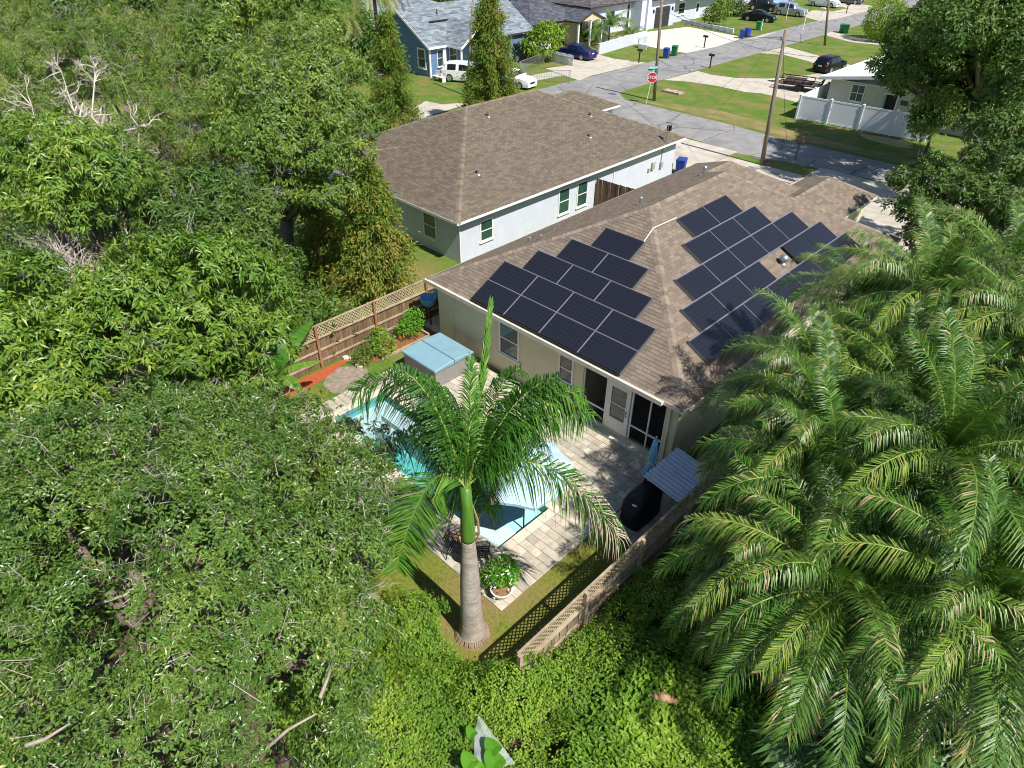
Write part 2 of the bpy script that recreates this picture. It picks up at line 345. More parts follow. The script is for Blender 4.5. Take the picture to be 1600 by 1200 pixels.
def tabs_of_plane(poly, ex=.145, tw=.305, seed=0, wing=0.0):
    """shingle tabs on a roof plane. poly: 3D points, the first two span the eave (lowest edge, outward side down).
    returns list of (corner points P00,P10,P11,P01 (eave side first), whole?)"""
    poly = [np.asarray(p, float) for p in poly]
    o = poly[0]; u = NV(poly[1]-poly[0]); n = None
    for k in range(2, len(poly)):
        nn = np.cross(u, poly[k]-o)
        if np.linalg.norm(nn) > 1e-6: n = NV(nn); break
    if n[2] < 0: n = -n
    s = np.cross(n, u)
    if s[2] < 0: s = -s
    Q = [((p-o)@u, (p-o)@s) for p in poly]
    smax = max(q[1] for q in Q); out = []; r = random.Random(seed)
    nrow = int(math.ceil(smax/ex))
    for row in range(nrow):
        s0 = row*ex; s1 = min(s0+ex*1.03, smax); sm = min(s0+ex*.5, smax-1e-4)
        xs = []
        for (a, b), (c, d) in zip(Q, Q[1:]+Q[:1]):
            if (b-sm)*(d-sm) < 0: xs.append(a+(c-a)*(sm-b)/(d-b))
        if len(xs) < 2: continue
        ua, ub = min(xs), max(xs); st = (row % 2)*tw/2+(row*.037 % .08); x = math.floor((ua-st)/tw)*tw+st
        while x < ub:
            a, b = max(x, ua), min(x+tw, ub); x += tw
            if b-a < .03: continue
            out.append((a+.004, b-.004, s0, s1, b-a > tw-.005))
    return o, u, s, n, out
def tab_geo(a, b, s0, s1, t=.011):
    """tab wedge in (u,s,n): butt edge thick at the eave side"""
    return np.array([(a, s0, .002), (b, s0, .002), (a, s0, t+.002), (b, s0, t+.002), (b, s1, .003), (a, s1, .003)])
TABF = [(0, 1, 3, 2), (2, 3, 4, 5)]
def shingles(planes, name, parent, mt, partmt=None, nparts=0, cover=None, ex=.145, tw=.305, seed=1):
    """all tabs of a roof; the nparts nearest to the viewer as objects of their own"""
    alltabs = []; whole = []
    for k, poly in enumerate(planes):
        o, u, s, n, T = tabs_of_plane(poly, ex, tw, seed+k)
        for (a, b, s0, s1, full) in T:
            P = o+u*((a+b)/2)+s*((s0+s1)/2)
            alltabs.append((o, u, s, n, a, b, s0, s1))
            if full and nparts and k < 2 and not (cover and cover(P)):
                whole.append((np.linalg.norm(P-CAM), len(alltabs)-1))
    pick = set(i for _, i in sorted(whole)[:nparts])
    V = []; F = []; t = []
    r = np.random.default_rng(seed); off = np.array(wloc(parent))
    proto = None
    for i, (o, u, s, n, a, b, s0, s1) in enumerate(alltabs):
        if i in pick:
            if proto is None:
                me = MB().add(tab_geo(-tw/2+.004, tw/2-.004, 0, ex*1.03, .013), TABF).mesh('shingle', partmt); proto = me
            ob = link('shingle', proto, parent)
            mm = Matrix.Identity(4)
            c = o+u*((a+b)/2)+s*s0-off
            for q in range(3): mm[q][0] = u[q]; mm[q][1] = s[q]; mm[q][2] = n[q]; mm[q][3] = c[q]
            ob.matrix_local = mm
            continue
        g = tab_geo(a, b, s0, s1, .010+.005*r.random()); P = o+g[:, 0:1]*u+g[:, 1:2]*s+g[:, 2:3]*n-off
        k = len(V); V += list(P); F += [(k+0, k+1, k+3, k+2), (k+2, k+3, k+4, k+5)]; q = r.random(); t += [q, q]
    me = mesh_np(name, np.array(V), [np.array(F)], mt, tint=t)
    ob = link(name, me, parent); ob['kind'] = 'stuff'
    return ob
def ridge_caps(lines, parent, mt, wd=.16, lift=.02):
    mb = MB(); r = random.Random(3)
    for a, b, n1, n2 in lines:
        a = np.asarray(a, float); b = np.asarray(b, float); d = NV(b-a); L = np.linalg.norm(b-a)
        k = int(L/.2)
        s1 = np.cross(d, n1); s2 = np.cross(n2, d)
        if s1[2] > 0: s1 = -s1
        if s2[2] > 0: s2 = -s2
        for i in range(k):
            p = a+d*(L*i/k); q = a+d*(L*(i+1.1)/k)
            if b[2] < a[2]-.01: h0, h1 = lift, lift+.012
            elif b[2] > a[2]+.01: h0, h1 = lift+.012, lift
            else: h0, h1 = lift+.01, lift
            z0 = np.array([0, 0, h0]); z1 = np.array([0, 0, h1]); t = r.random()
            mb.add([p+z0, q+z1, q+s1*wd+z1*.6, p+s1*wd+z0*.6, q+s2*wd+z1*.6, p+s2*wd+z0*.6], [(0, 1, 2, 3), (0, 5, 4, 1)], t)
    return part('ridge_cap', mb, mt, parent, kind='stuff')
def fascia(mb, pts, zt, h=.16, th=.05):
    """board along plan polyline pts, top at zt"""
    for (x0, y0), (x1, y1) in zip(pts[:-1], pts[1:]):
        mb.bar((x0, y0, zt-h/2), (x1, y1, zt-h/2), th, h)
def window(parent, o, u, n, w, h, rows=2, cols=1, fr=.07, fmat=None, gmat=None, sill=True, name='window'):
    """o lower-left corner on the wall face, u along the wall, n outward"""
    o, u, n = map(lambda q: np.asarray(q, float), (o, u, n)); z = np.array([0, 0, 1.])
    mb = MB()
    def b(a0, a1, z0, z1, d0, d1): mb.obox(o+u*(a0+a1)/2+z*(z0+z1)/2+n*(d0+d1)/2, u*(a1-a0)/2, n*(d1-d0)/2, z*(z1-z0)/2)
    b(-fr, 0, -fr, h+fr, -.02, .045); b(w, w+fr, -fr, h+fr, -.02, .045); b(0, w, h, h+fr, -.02, .045); b(0, w, -fr, 0, -.02, .045)
    ww, hh = w/cols, h/rows
    for i in range(1, rows): b(0, w, i*hh-.022, i*hh+.022, -.01, .032)
    for i in range(1, cols): b(i*ww-.02, i*ww+.02, 0, h, -.01, .034)
    if sill: b(-fr-.04, w+fr+.04, -fr-.05, -fr-.002, -.02, .09)
    f = part(name, mb, fmat or M['trim'], parent)
    for i in range(rows):
        for j in range(cols):
            p = MB(); q0 = o+u*(j*ww)+z*(i*hh)+n*(.008+.006*(i % 2)); p.quad(q0, q0+u*ww, q0+u*ww+z*hh, q0+z*hh)
            part('pane', p, gmat or M['glass'], f)
    return f
def hipped(x0, x1, y0, y1, h, p):
    """hip roof, ridge along Y: planes (front -Y, right +X, left -X, back +Y) and ridge/hip lines"""
    w = (x1-x0)/2; xm = (x0+x1)/2; zr = h+p*w
    A, B, C, D = (x0, y0, h), (x1, y0, h), (x1, y1, h), (x0, y1, h); E1, E2 = (xm, y0+w, zr), (xm, y1-w, zr)
    nF, nR, nL, nB = NV((0, -p, 1)), NV((p, 0, 1)), NV((-p, 0, 1)), NV((0, p, 1))
    planes = [[A, B, E1], [B, C, E2, E1], [D, A, E1, E2], [C, D, E2]]
    caps = [(A, E1, nL, nF), (B, E1, nF, nR), (C, E2, nR, nB), (D, E2, nB, nL), (E1, E2, nR, nL)]
    return planes, caps
def slab(mb, poly, th=.09, drop=.004):
    """roof deck under the tabs"""
    up = [(x, y, z-drop) for x, y, z in poly]; lo = [(x, y, z-th) for x, y, z in poly]; n = len(poly)
    mb.add(up+lo, [tuple(range(n)), tuple(range(2*n-1, n-1, -1))]+[(i, n+i, n+(i+1) % n, (i+1) % n) for i in range(n)])
# ================================================================ the house with the solar panels
H1, W1, P1 = 2.7186, 12.12, .4988
HB = 17.67
hs = root('house', (6, 9, 0), 'beige house with a brown shingle hip roof carrying two fields of solar panels', 'house')
planes, caps = hipped(0, W1, 0, HB, H1, P1)
nR, nL, nF, nB = NV((P1, 0, 1)), NV((-P1, 0, 1)), NV((0, -P1, 1)), NV((0, P1, 1))
Zr = lambda d: H1+P1*d
wing = [[(0, 20, H1), (0, HB, H1), (4, HB-4, Zr(4)), (4, 16, Zr(4))], [(8, HB, H1), (8, 20, H1), (4, 16, Zr(4)), (4, HB-4, Zr(4))], [(8, 20, H1), (0, 20, H1), (4, 16, Zr(4))]]
caps += [((0, 20, H1), (4, 16, Zr(4)), nB, nL), ((8, 20, H1), (4, 16, Zr(4)), nR, nB), ((4, HB-4, Zr(4)), (4, 16, Zr(4)), nR, nL)]
ga, gb, gc, gy = 5.45, 7.375, 9.3, 22.4; gz = Zr(1.925)
wing += [[(ga, gy, H1), (ga, 18, H1), (gb, 15.74, gz), (gb, gy-1.925, gz)], [(gc, HB, H1), (gc, gy, H1), (gb, gy-1.925, gz), (gb, 15.74, gz)], [(gc, gy, H1), (ga, gy, H1), (gb, gy-1.925, gz)]]
caps += [((ga, gy, H1), (gb, gy-1.925, gz), nB, nL), ((gc, gy, H1), (gb, gy-1.925, gz), nR, nB), ((gb, 15.74, gz), (gb, gy-1.925, gz), nR, nL)]
mb = MB()
for pl in planes+wing: slab(mb, pl)
roof = part('roof', mb, M['under'], hs)
def covered(P):           # under the panels or out of sight
    return (P[1] < 5.1 and 2.2+P[1]*.55 < P[0] < 10.0-P[1]*.5 and P[0] < 9.6) or (P[0] > 6.5 and P[0] > P[1]*.0+W1-6.2 and 2.4 < P[1] < 15 and P[0] > 6.7 and P[0]+P[1] > 13.0 and P[0] < 11.6)
shingles(planes+wing, 'shingle_field', roof, M['shingle_a'], M['shingle_part'], 290, covered, seed=5)
ridge_caps(caps, roof, M['cap_a'])
# walls: plan rectangle x .35..11.8, y .25..17.3 with the screened porch cut into the near right corner
wm = MB(); T = .2; HW = H1-.05
wx0, wx1, wy0, wy1 = .35, 11.8, .25, 17.3; pA, pB = 8.02, 11.38   # porch opening along the front
wm.box(wx0, pA, wy0, wy0+T, 0, HW); wm.box(pB, wx1, wy0, wy0+T, 0, HW)
wm.box(pA, pB, wy0, wy0+T, H1-.35, HW); wm.box(pA, pB, wy0, wy0+T, 0, .22)
wm.box(wx1-T, wx1, wy0+T, wy1, 0, HW); wm.box(wx0, wx0+T, wy0+T, wy1, 0, HW); wm.box(wx0+T, wx1-T, wy1-T, wy1, 0, HW)
wm.box(pA-T, pA, wy0+T, 3.6, 0, HW); wm.box(pA, wx1-T, 3.6, 3.8, 0, HW)
wm.box(.35, 7.6, wy1, 19.6, 0, HW); wm.box(5.8, 8.95, 19.6, 22.0, 0, HW)
part('wall', wm, M['wall_beige'], hs)
part('soffit', MB().box(.12, W1-.08, .06, HB-.06, HW-.03, HW-.001), M['trim_cream'], hs)
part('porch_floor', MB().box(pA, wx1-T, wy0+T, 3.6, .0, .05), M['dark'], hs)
cr = MB(); cr.box(pA-.25, wx1+.02, .0, wy0-.002, 0, .12); part('curb', cr, mat('curb_paint', (.62, .6, .47), (.5, .48, .37), rough=.9), hs)
fm = MB(); fascia(fm, [(0, 0), (W1, 0), (W1, HB), (gc, HB)], H1+.01, .15, .045); fascia(fm, [(0, 20), (0, 0)], H1+.01, .15, .045)
fascia(fm, [(gc, HB), (gc, gy), (ga, gy), (ga, 20), (0, 20)], H1+.01, .15, .045)
part('fascia', fm, M['trim_cream'], hs)
gt = MB(); gt.box(-.03, W1-.75, -.135, -.026, H1-.115, H1+.0); gt.box(-.03, W1-.75, -.15, -.135, H1-.13, H1+.03)
part('gutter', gt, M['trim_cream'], hs)
# porch screen frame, door, screens
fr = MB()
for x, wd in ((pA+.02, .05), (9.03, .07), (10.08, .07), (10.78, .05), (pB-.02, .05)): fr.box(x-wd/2, x+wd/2, .30, .36, .22, H1-.35)
fr.box(pA, 9.0, .305, .355, .80, .86); fr.box(10.1, pB, .305, .355, .80, .86); fr.box(9.06, 10.05, .305, .355, 2.23, 2.29)
part('screen_frame', fr, M['trim'], hs)
dr = MB(); x0, x1 = 9.09, 10.02
dr.box(x0, x0+.16, .27, .33, .24, 2.22); dr.box(x1-.16, x1, .27, .33, .24, 2.22); dr.box(x0+.16, x1-.16, .27, .33, 2.06, 2.22); dr.box(x0+.16, x1-.16, .27, .33, .24, .78)
door = part('door', dr, M['trim'], hs); dg = MB()
dg.quad((x0+.16, .30, .78), (x1-.16, .30, .78), (x1-.16, .30, 2.06), (x0+.16, .30, 2.06)); part('door_glass', dg, M['glass'], door)
part('mid_rail', MB().box(x0+.16, x1-.16, .28, .32, 1.36, 1.40), M['trim'], door)
part('handle', MB().tube([(x1-.09, .27, 1.12), (x1-.09, .2, 1.12), (x1-.09, .2, 1.3), (x1-.09, .27, 1.3)], .014, 6), M['blackm'], door)
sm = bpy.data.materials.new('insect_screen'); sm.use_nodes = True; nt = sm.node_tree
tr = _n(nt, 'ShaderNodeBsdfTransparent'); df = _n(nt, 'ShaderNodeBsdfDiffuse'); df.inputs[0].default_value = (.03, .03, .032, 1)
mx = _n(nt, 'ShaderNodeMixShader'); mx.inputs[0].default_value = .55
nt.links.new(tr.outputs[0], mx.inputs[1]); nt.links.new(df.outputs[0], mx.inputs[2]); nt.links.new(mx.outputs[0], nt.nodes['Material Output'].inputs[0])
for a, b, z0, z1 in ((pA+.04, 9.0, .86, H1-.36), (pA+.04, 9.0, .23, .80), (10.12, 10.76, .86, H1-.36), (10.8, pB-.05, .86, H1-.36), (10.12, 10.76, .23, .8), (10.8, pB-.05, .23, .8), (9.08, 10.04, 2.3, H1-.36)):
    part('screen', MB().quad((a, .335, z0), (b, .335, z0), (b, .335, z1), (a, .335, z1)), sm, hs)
# front wall windows, shutters line, downpipe, side wall windows
window(hs, (3.98, .25, 1.0), (1, 0, 0), (0, -1, 0), .92, 1.32, 2, 1)
window(hs, (6.98, .25, 1.25), (1, 0, 0), (0, -1, 0), .55, 1.0, 2, 1)
part('downpipe', MB().box(1.22, 1.27, .21, .25, .05, HW), M['wall_beige'], hs)
part('downpipe', MB().box(11.50, 11.57, .18, .246, .12, HW), M['trim_cream'], hs)
for y in (6, 10, 14): window(hs, (wx1, y, 1.0), (0, 1, 0), (1, 0, 0), 1.0, 1.2, 2, 1)
# roof vents, pipes, conduit
def roofz(x, y): return min(Zr(max(0, x)), Zr(max(0, W1-x)), Zr(max(0, y)), Zr(max(0, HB-y)))
for px, py, big in ((1001, 318, 1), (1100, 272, 1.3), (827, 378, .8), (845, 373, .7)):
    for z in np.arange(5.9, 2.8, -.02):
        q = G(px, py, z)
        if q[0] < 6.2 and roofz(q[0], q[1]) >= z-.01: break
    mb = MB(); r = .085*big; mb.lathe([(r*1.9, 0), (r*1.2, .05), (r, .06), (r, .3*big), (r*.9, .31*big)], (q[0], q[1], roofz(q[0], q[1])-.03), 12)
    part('vent_pipe', mb, M['metal'], roof, smooth=False)
tb = MB(); q = (10.27, 9.5, roofz(10.27, 9.5)); tb.lathe([(.15, -.1), (.15, .06), (.08, .08), (.08, .16), (.16, .19), (.18, .27), (.14, .37), (.04, .42)], q, 16)
part('turbine_vent', tb, M['metal'], roof, smooth=True)
cd = MB()
cd.tube([(7.0, 4.2, roofz(7, 4.2)+.06), (6.9, 5.21, roofz(6.9, 5.21)+.09), (6.91, 6.7, roofz(6.91, 6.7)+.06)], .025, 6)
part('conduit', cd, M['trim_cream'], roof)
# ---------------------------------------------------------------- solar panels
def panelmat():
    mt = bpy.data.materials.new('solar_cells'); mt.use_nodes = True; nt = mt.node_tree; p = nt.nodes['Principled BSDF']
    tc = _n(nt, 'ShaderNodeTexCoord'); sx = _n(nt, 'ShaderNodeSeparateXYZ'); nt.links.new(tc.outputs['Object'], sx.inputs[0])
    outs = []
    for ax, k in ((0, 1/.1583), (1, 1/.158)):
        a = _n(nt, 'ShaderNodeMath', operation='MULTIPLY'); a.inputs[1].default_value = k; nt.links.new(sx.outputs[ax], a.inputs[0])
        b = _n(nt, 'ShaderNodeMath', operation='FRACT'); nt.links.new(a.outputs[0], b.inputs[0])
        c = _n(nt, 'ShaderNodeMath', operation='LESS_THAN'); c.inputs[1].default_value = .045; nt.links.new(b.outputs[0], c.inputs[0]); outs.append(c.outputs[0])
    mxm = _n(nt, 'ShaderNodeMath', operation='MAXIMUM'); nt.links.new(outs[0], mxm.inputs[0]); nt.links.new(outs[1], mxm.inputs[1])
    mx = _n(nt, 'ShaderNodeMix', data_type='RGBA'); nt.links.new(mxm.outputs[0], mx.inputs[0])
    mx.inputs[6].default_value = (.013, .0135, .02, 1); mx.inputs[7].default_value = (.03, .03, .04, 1)
    nt.links.new(mx.outputs[2], p.inputs['Base Color'])
    p.inputs['Roughness'].default_value = .14; p.inputs['Specular IOR Level'].default_value = .5
    return mt
M['cells'] = panelmat(); M['pframe'] = mat('panel_frame', (.05, .05, .055), rough=.35, metal=.5)
M['rail'] = mat('aluminium_rail', (.24, .24, .28), (.2, .2, .24), rough=.5, metal=.2)
PW, PH = 1.75, 1.02
pf = MB(); g = .012
pf.box(g, PW-g, g, g+.025, -.04, .002); pf.box(g, PW-g, PH-g-.025, PH-g, -.04, .002); pf.box(g, g+.025, g+.025, PH-g-.025, -.04, .002); pf.box(PW-g-.025, PW-g, g+.025, PH-g-.025, -.04, .002)
pf_me = pf.mesh('panel_frame', M['pframe'])
pg_me = MB().box(g+.025, PW-g-.025, g+.025, PH-g-.025, -.035, -.002).mesh('cell_glass', M['cells'])
def place_panels(rows, org, u, s, n, slope_name, group):
    """rows: (row index from the eave, list of column starts in panel widths)"""
    for r_i, cols in rows:
        for k, cst in enumerate(cols):
            c = np.asarray(org)+np.asarray(u)*cst+np.asarray(s)*(r_i*PH)
            lab = 'solar panel, %s from left in %s row up, %s' % (ORD[k], ORD[r_i], slope_name)
            e = root('solar_panel', c, lab, 'solar panel', group)
            mm = Matrix.Identity(4)
            for q in range(3): mm[q][0] = u[q]; mm[q][1] = s[q]; mm[q][2] = n[q]; mm[q][3] = c[q]
            e.matrix_world = mm
            link('frame', pf_me, e); link('cell_glass', pg_me, e)
sF = NV((0, 1, P1)); sR = NV((-1, 0, P1)); nFv = NV((0, -P1, 1)); nRv = NV((P1, 0, 1)); OFF = .13
oF = np.array([2.62, .05, H1+P1*.05])+nFv*OFF
place_panels([(0, [0, PW, 2*PW, 3*PW]), (1, [0, PW, 2*PW, 3*PW]), (2, [.9+i*PW for i in range(3)]), (3, [1.78+i*PW for i in range(2)]), (4, [2.66])],
             oF, (1, 0, 0), sF, nFv, 'slope above the porch', 'solar panels on the roof slope above the porch')
oR = np.array([11.53, 0, H1+P1*(W1-11.53)])+nRv*OFF
place_panels([(0, [2.2+i*PW for i in range(7)]), (1, [3.07, 3.07+PW, 3.07+2*PW, 10.2, 10.2+PW]), (2, [3.96+i*PW for i in range(5)]), (3, [5.75+i*PW for i in range(3)]), (4, [6.62+i*PW for i in range(2)])],
             oR, (0, 1, 0), sR, nRv, 'slope beside the palms', 'solar panels on the roof slope beside the palms')
# rails between the panel rows and skirts at the lower edges
rl = MB()
def railF(x0, x1, row): c0 = oF+sF*(row*PH)-nFv*.006; rl.bar(c0+np.array([x0, 0, 0]), c0+np.array([x1, 0, 0]), .045, .03)
def railR(y0, y1, row): c0 = oR+sR*(row*PH)-nRv*.006; rl.bar(c0+np.array([0, y0, 0]), c0+np.array([0, y1, 0]), .05, .034)
for a, b, r_i in ((0, 7, 1), (.0, 7, 2), (.9, 6.15, 3), (1.78, 5.28, 4)): railF(a, b, r_i)
for a, b, r_i in ((2.2, 14.45, 1), (3.07, 13.7, 2), (3.96, 12.7, 3), (5.75, 11, 4)): railR(a, b, r_i)
for i in range(1, 4): c0 = oF+np.array([i*PW, 0, 0])-nFv*.008; rl.bar(c0, c0+sF*2*PH, .04, .022)
for r_i, st, nn in ((2, .9, 3), (3, 1.78, 2)):
    for i in range(1, nn): c0 = oF+np.array([st+i*PW, 0, 0])+sF*r_i*PH-nFv*.008; rl.bar(c0, c0+sF*PH, .04, .022)
for r_i, st, nn in ((0, 2.2, 7), (1, 3.07, 3), (2, 3.96, 5), (3, 5.75, 3), (4, 6.62, 2)):
    for i in range(1, nn): c0 = oR+np.array([0, st+i*PW, 0])+sR*r_i*PH-nRv*.008; rl.bar(c0, c0+sR*PH, .03, .018)
part('mounting_rail', rl, M['rail'], roof)
sk = MB()
c0 = oF-nFv*.06-sF*.03; sk.bar(c0, c0+np.array([7, 0, 0]), .012, .11, up=nFv)
part('panel_skirt', sk, M['pframe'], roof)
sgm = mat('grey_skirt', (.2, .21, .23), rough=.4, metal=.5)
for st, r0, r1 in ((7.0, 0, 2), (.9+3*PW, 2, 3), (1.78+2*PW, 3, 4), (2.66+PW, 4, 5)):
    c0 = oF+np.array([st+.02, 0, 0])+sF*(r0*PH)-nFv*.05; part('panel_skirt', MB().bar(c0, c0+sF*(r1-r0)*PH, .012, .10, up=nFv), sgm, roof)
for st, r0 in ((2.2, 0), (3.07, 1), (3.96, 2), (5.75, 3), (6.62, 4)):
    c0 = oR+np.array([0, st-.02, 0])+sR*(r0*PH)-nRv*.05; part('panel_skirt', MB().bar(c0, c0+sR*PH, .012, .10, up=nRv), sgm, roof)
# ================================================================ the white neighbour house
H2, P2 = 2.395, .4033
nx0, nx1, ny0, ny1 = -17.83, -3.77, 5.03, 24.99
nb = root('house', (-11, 15, 0), 'white house with a plain grey brown shingle hip roof behind the solar house', 'house')
planes, caps = hipped(nx0, nx1, ny0, ny1, H2, P2)
nR2, nL2, nB2 = NV((P2, 0, 1)), NV((-P2, 0, 1)), NV((0, P2, 1)); Z2 = lambda d: H2+P2*d
va, vb, vc, vy = -16.8, -14.25, -11.7, 28.4; vz = Z2(2.55)
wing = [[(va, vy, H2), (va, ny1, H2), (vb, ny1-2.55, vz), (vb, vy-2.55, vz)], [(vc, ny1, H2), (vc, vy, H2), (vb, vy-2.55, vz), (vb, ny1-2.55, vz)], [(vc, vy, H2), (va, vy, H2), (vb, vy-2.55, vz)]]
caps += [((va, vy, H2), (vb, vy-2.55, vz), nB2, nL2), ((vc, vy, H2), (vb, vy-2.55, vz), nR2, nB2), ((vb, ny1-2.55, vz), (vb, vy-2.55, vz), nR2, nL2)]
mb = MB()
for pl in planes+wing: slab(mb, pl)
nroof = part('roof', mb, M['under'], nb)
shingles(planes+wing, 'shingle_field', nroof, M['shingle_b'], seed=40)
ridge_caps(caps, nroof, M['cap_b'])
wl = MB(); a0, a1, b0, b1 = nx0+.45, nx1-.45, ny0+.45, ny1-.45
wl.box(a0, a1, b0, b1, 0, H2-.03); wl.box(va+.4, vc-.4, b1, vy-.4, 0, H2-.03)
part('wall', wl, M['wall_white'], nb)
sf = MB(); sf.box(nx0+.1, nx1-.08, ny0+.08, ny1-.08, H2-.10, H2-.075); part('soffit', sf, M['trim'], nb)
fm = MB(); fascia(fm, [(nx1, ny0), (nx1, ny1), (vc, ny1), (vc, vy), (va, vy), (va, ny1), (nx0, ny1), (nx0, ny0), (nx1, ny0)], H2+.01, .13, .045)
part('fascia', fm, M['trim'], nb)
rt = MB(); za = Z2(7.03); rt.bar((nx0+7.03-.12, ny0+7.4, za-.06), (nx0+7.03-.12, ny1-7.2, za-.06), .05, .1); part('ridge_strip', rt, mat('red_strip', (.45, .13, .08)), nroof)
for y, z0, w_, h_ in ((6.95, .75, .78, 1.0), (13.0, .45, .82, 1.35), (14.6, .45, .82, 1.35)):
    window(nb, (a1, y, z0), (0, 1, 0), (1, 0, 0), w_, h_, 2, 1, gmat=M['glass_green'])
for x in (-6.9, -10.5, -14): window(nb, (x, b0, .75), (1, 0, 0), (0, -1, 0), .9, 1.2, 2, 1, gmat=M['glass_green'])
part('downpipe', MB().box(a1, a1+.06, 17.9, 17.97, .05, H2-.05), M['trim'], nb)
part('downpipe', MB().box(a1, a1+.05, b0, b0+.06, .05, H2-.05), M['trim'], nb)
em = MB(); em.box(a1, a1+.12, 21.9, 22.2, .9, 1.35); em.box(a1, a1+.1, 21.55, 21.75, .85, 1.05); em.tube([(a1+.05, 22.95, 2.3), (a1+.05, 22.95, 1.1)], .025, 6); em.box(a1, a1+.14, 22.85, 23.1, .8, 1.15)
part('meter_box', em, mat('meter_grey', (.38, .38, .33), (.3, .3, .25), rough=.6), nb)
for px, py in ((763, 182), (1004-81, 181), (747, 272), (922, 214)):
    for z in np.arange(5.3, 2.4, -.02):
        q = G(px, py, z)
        if min(Z2(nx1-q[0]), Z2(q[1]-ny0)) >= z-.01: break
    part('vent_pipe', MB().lathe([(.15, 0), (.1, .05), (.07, .06), (.07, .22), (.1, .23), (.1, .3)], (q[0], q[1], z-.04), 10), M['metal'], nroof)
q = G(1042, 216, 2.75)
sd = MB(); zb = Z2(nx1-q[0]); sd.tube([(q[0], q[1], zb-.05), (q[0], q[1], zb+1.15)], .03, 6); sd.tube([(q[0], q[1], zb+.6), (q[0]-.3, q[1]+.2, zb)], .015, 5)
part('service_mast', sd, M['metal'], nroof)
sb = MB(); sb.box(q[0]-.12, q[0]+.12, q[1]+.02, q[1]+.22, zb+.75, zb+1.05); sb.tube([(q[0]-.2, q[1], zb+1.2), (q[0], q[1], zb+1.3), (q[0]+.2, q[1]+.05, zb+1.15), (q[0]+.15, q[1], zb+.9)], .02, 5)
part('weatherhead', sb, M['black'], nroof)
# ================================================================ pool deck: pavers one by one
M['paver'] = mat('travertine_paver', (.5, .44, .345), (.4, .35, .275), rough=.85, scale=5, detail=7, bump=.12, bscale=70, c=(.28, .255, .22), cscale=1.3, camt=.35, objrand=.22)
M['coping'] = mat('coping_stone', (.62, .55, .43), (.52, .46, .36), rough=.8, scale=6, detail=6, objrand=.1)
DX0, DX1, DY0, DY1 = .8, 11.78, -7.48, -.002; CP = .3
bed = MB()
bed.prism([(DX0, DY0), (DX1, DY0), (DX1, PY0-CP), (DX0, PY0-CP)], .002, .010); bed.prism([(DX0, PY1+CP), (DX1, PY1+CP), (DX1, DY1), (DX0, DY1)], .002, .010)
bed.prism([(DX0, PY0-CP), (PX0-CP, PY0-CP), (PX0-CP, PY1+CP), (DX0, PY1+CP)], .002, .010); bed.prism([(PX1+CP, PY0-CP), (DX1, PY0-CP), (DX1, PY1+CP), (PX1+CP, PY1+CP)], .002, .010)
deck = structure('pool_deck', bed, M['joint'], 'cream stone paver deck around the pool')
def bevel_box(ch=.02):
    # unit block -0.5..0.5, top edges chamfered
    a, b = .5, .5-ch
    v = [(-a,-a,0),(a,-a,0),(a,a,0),(-a,a,0),(-a,-a,.8),(a,-a,.8),(a,a,.8),(-a,a,.8),(-b,-b,1),(b,-b,1),(b,b,1),(-b,b,1)]
    f = [(0,1,5,4),(1,2,6,5),(2,3,7,6),(3,0,4,7),(4,5,9,8),(5,6,10,9),(6,7,11,10),(7,4,8,11),(8,9,10,11)]
    return MB().add(v, f)
pv_me = bevel_box().mesh('paver', M['paver'])
rp = random.Random(4)
PAVERS = []
def pave(parent, x0, x1, y0, y1, nrow, name='paver', me=pv_me, own=False):
    dy = (y1-y0)/nrow
    for r_i in range(nrow):
        L = x1-x0; cuts = [0]; first = True
        while cuts[-1] < L-.2:
            st = rp.choice([.28, .28, .42]) if not first else rp.choice([.16, .28, .36]); first = False
            cuts.append(min(cuts[-1]+st, L))
        cuts[-1] = L
        if len(cuts) > 2 and cuts[-1]-cuts[-2] < .12: cuts.pop(-2)
        for a, b in zip(cuts[:-1], cuts[1:]):
            PAVERS.append((parent, x0+(a+b)/2, y0+dy*(r_i+.5), b-a-.010, dy-.010, .03+rp.uniform(-.003, .003)))
def lay_pavers(limit):
    """the pavers nearest the viewer one by one, the rest of each surface joined"""
    order = sorted(PAVERS, key=lambda q: (q[1]-CAM[0])**2+(q[2]-CAM[1])**2); rest = {}; cnt = {}
    for parent, x, y, sx, sy, h in order:
        c_ = cnt.get(parent.name, 0); cnt[parent.name] = c_+1
        if c_ < limit:
            o = link('paver', pv_me, parent); o.location = (x, y, .008); o.scale = (sx, sy, h); o.rotation_euler = (rp.uniform(-.005, .005), rp.uniform(-.005, .005), 0)
        else:
            t = rp.random(); rest.setdefault(parent.name, (parent, MB()))[1].add([(x+sx*u, y+sy*v, z) for u, v, z in ((-.5, -.5, .008), (.5, -.5, .008), (.5, .5, .008), (-.5, .5, .008), (-.48, -.48, .008+h), (.48, -.48, .008+h), (.48, .48, .008+h), (-.48, .48, .008+h))], [(4, 5, 6, 7), (0, 1, 5, 4), (1, 2, 6, 5), (2, 3, 7, 6), (3, 0, 4, 7)], t)
    for parent, mb in rest.values(): o = link('paver_field', mb.mesh('paver_field', M['paver_t']), parent); o['kind'] = 'stuff'
M['paver_t'] = mat('travertine_paver_field', (.5, .44, .345), (.4, .35, .275), rough=.85, scale=5, detail=7, bump=.12, bscale=70, c=(.28, .255, .22), cscale=1.3, camt=.35, attr='tint', arand=(.78, 1.22))
pave(deck, DX0, DX1, DY0, PY0-CP, 4)
pave(deck, DX0, PX0-CP, PY0-CP, PY1+CP, 10); pave(deck, PX1+CP, DX1, PY0-CP, PY1+CP, 10)
pave(deck, DX0, DX1, PY1+CP, DY1, 13)
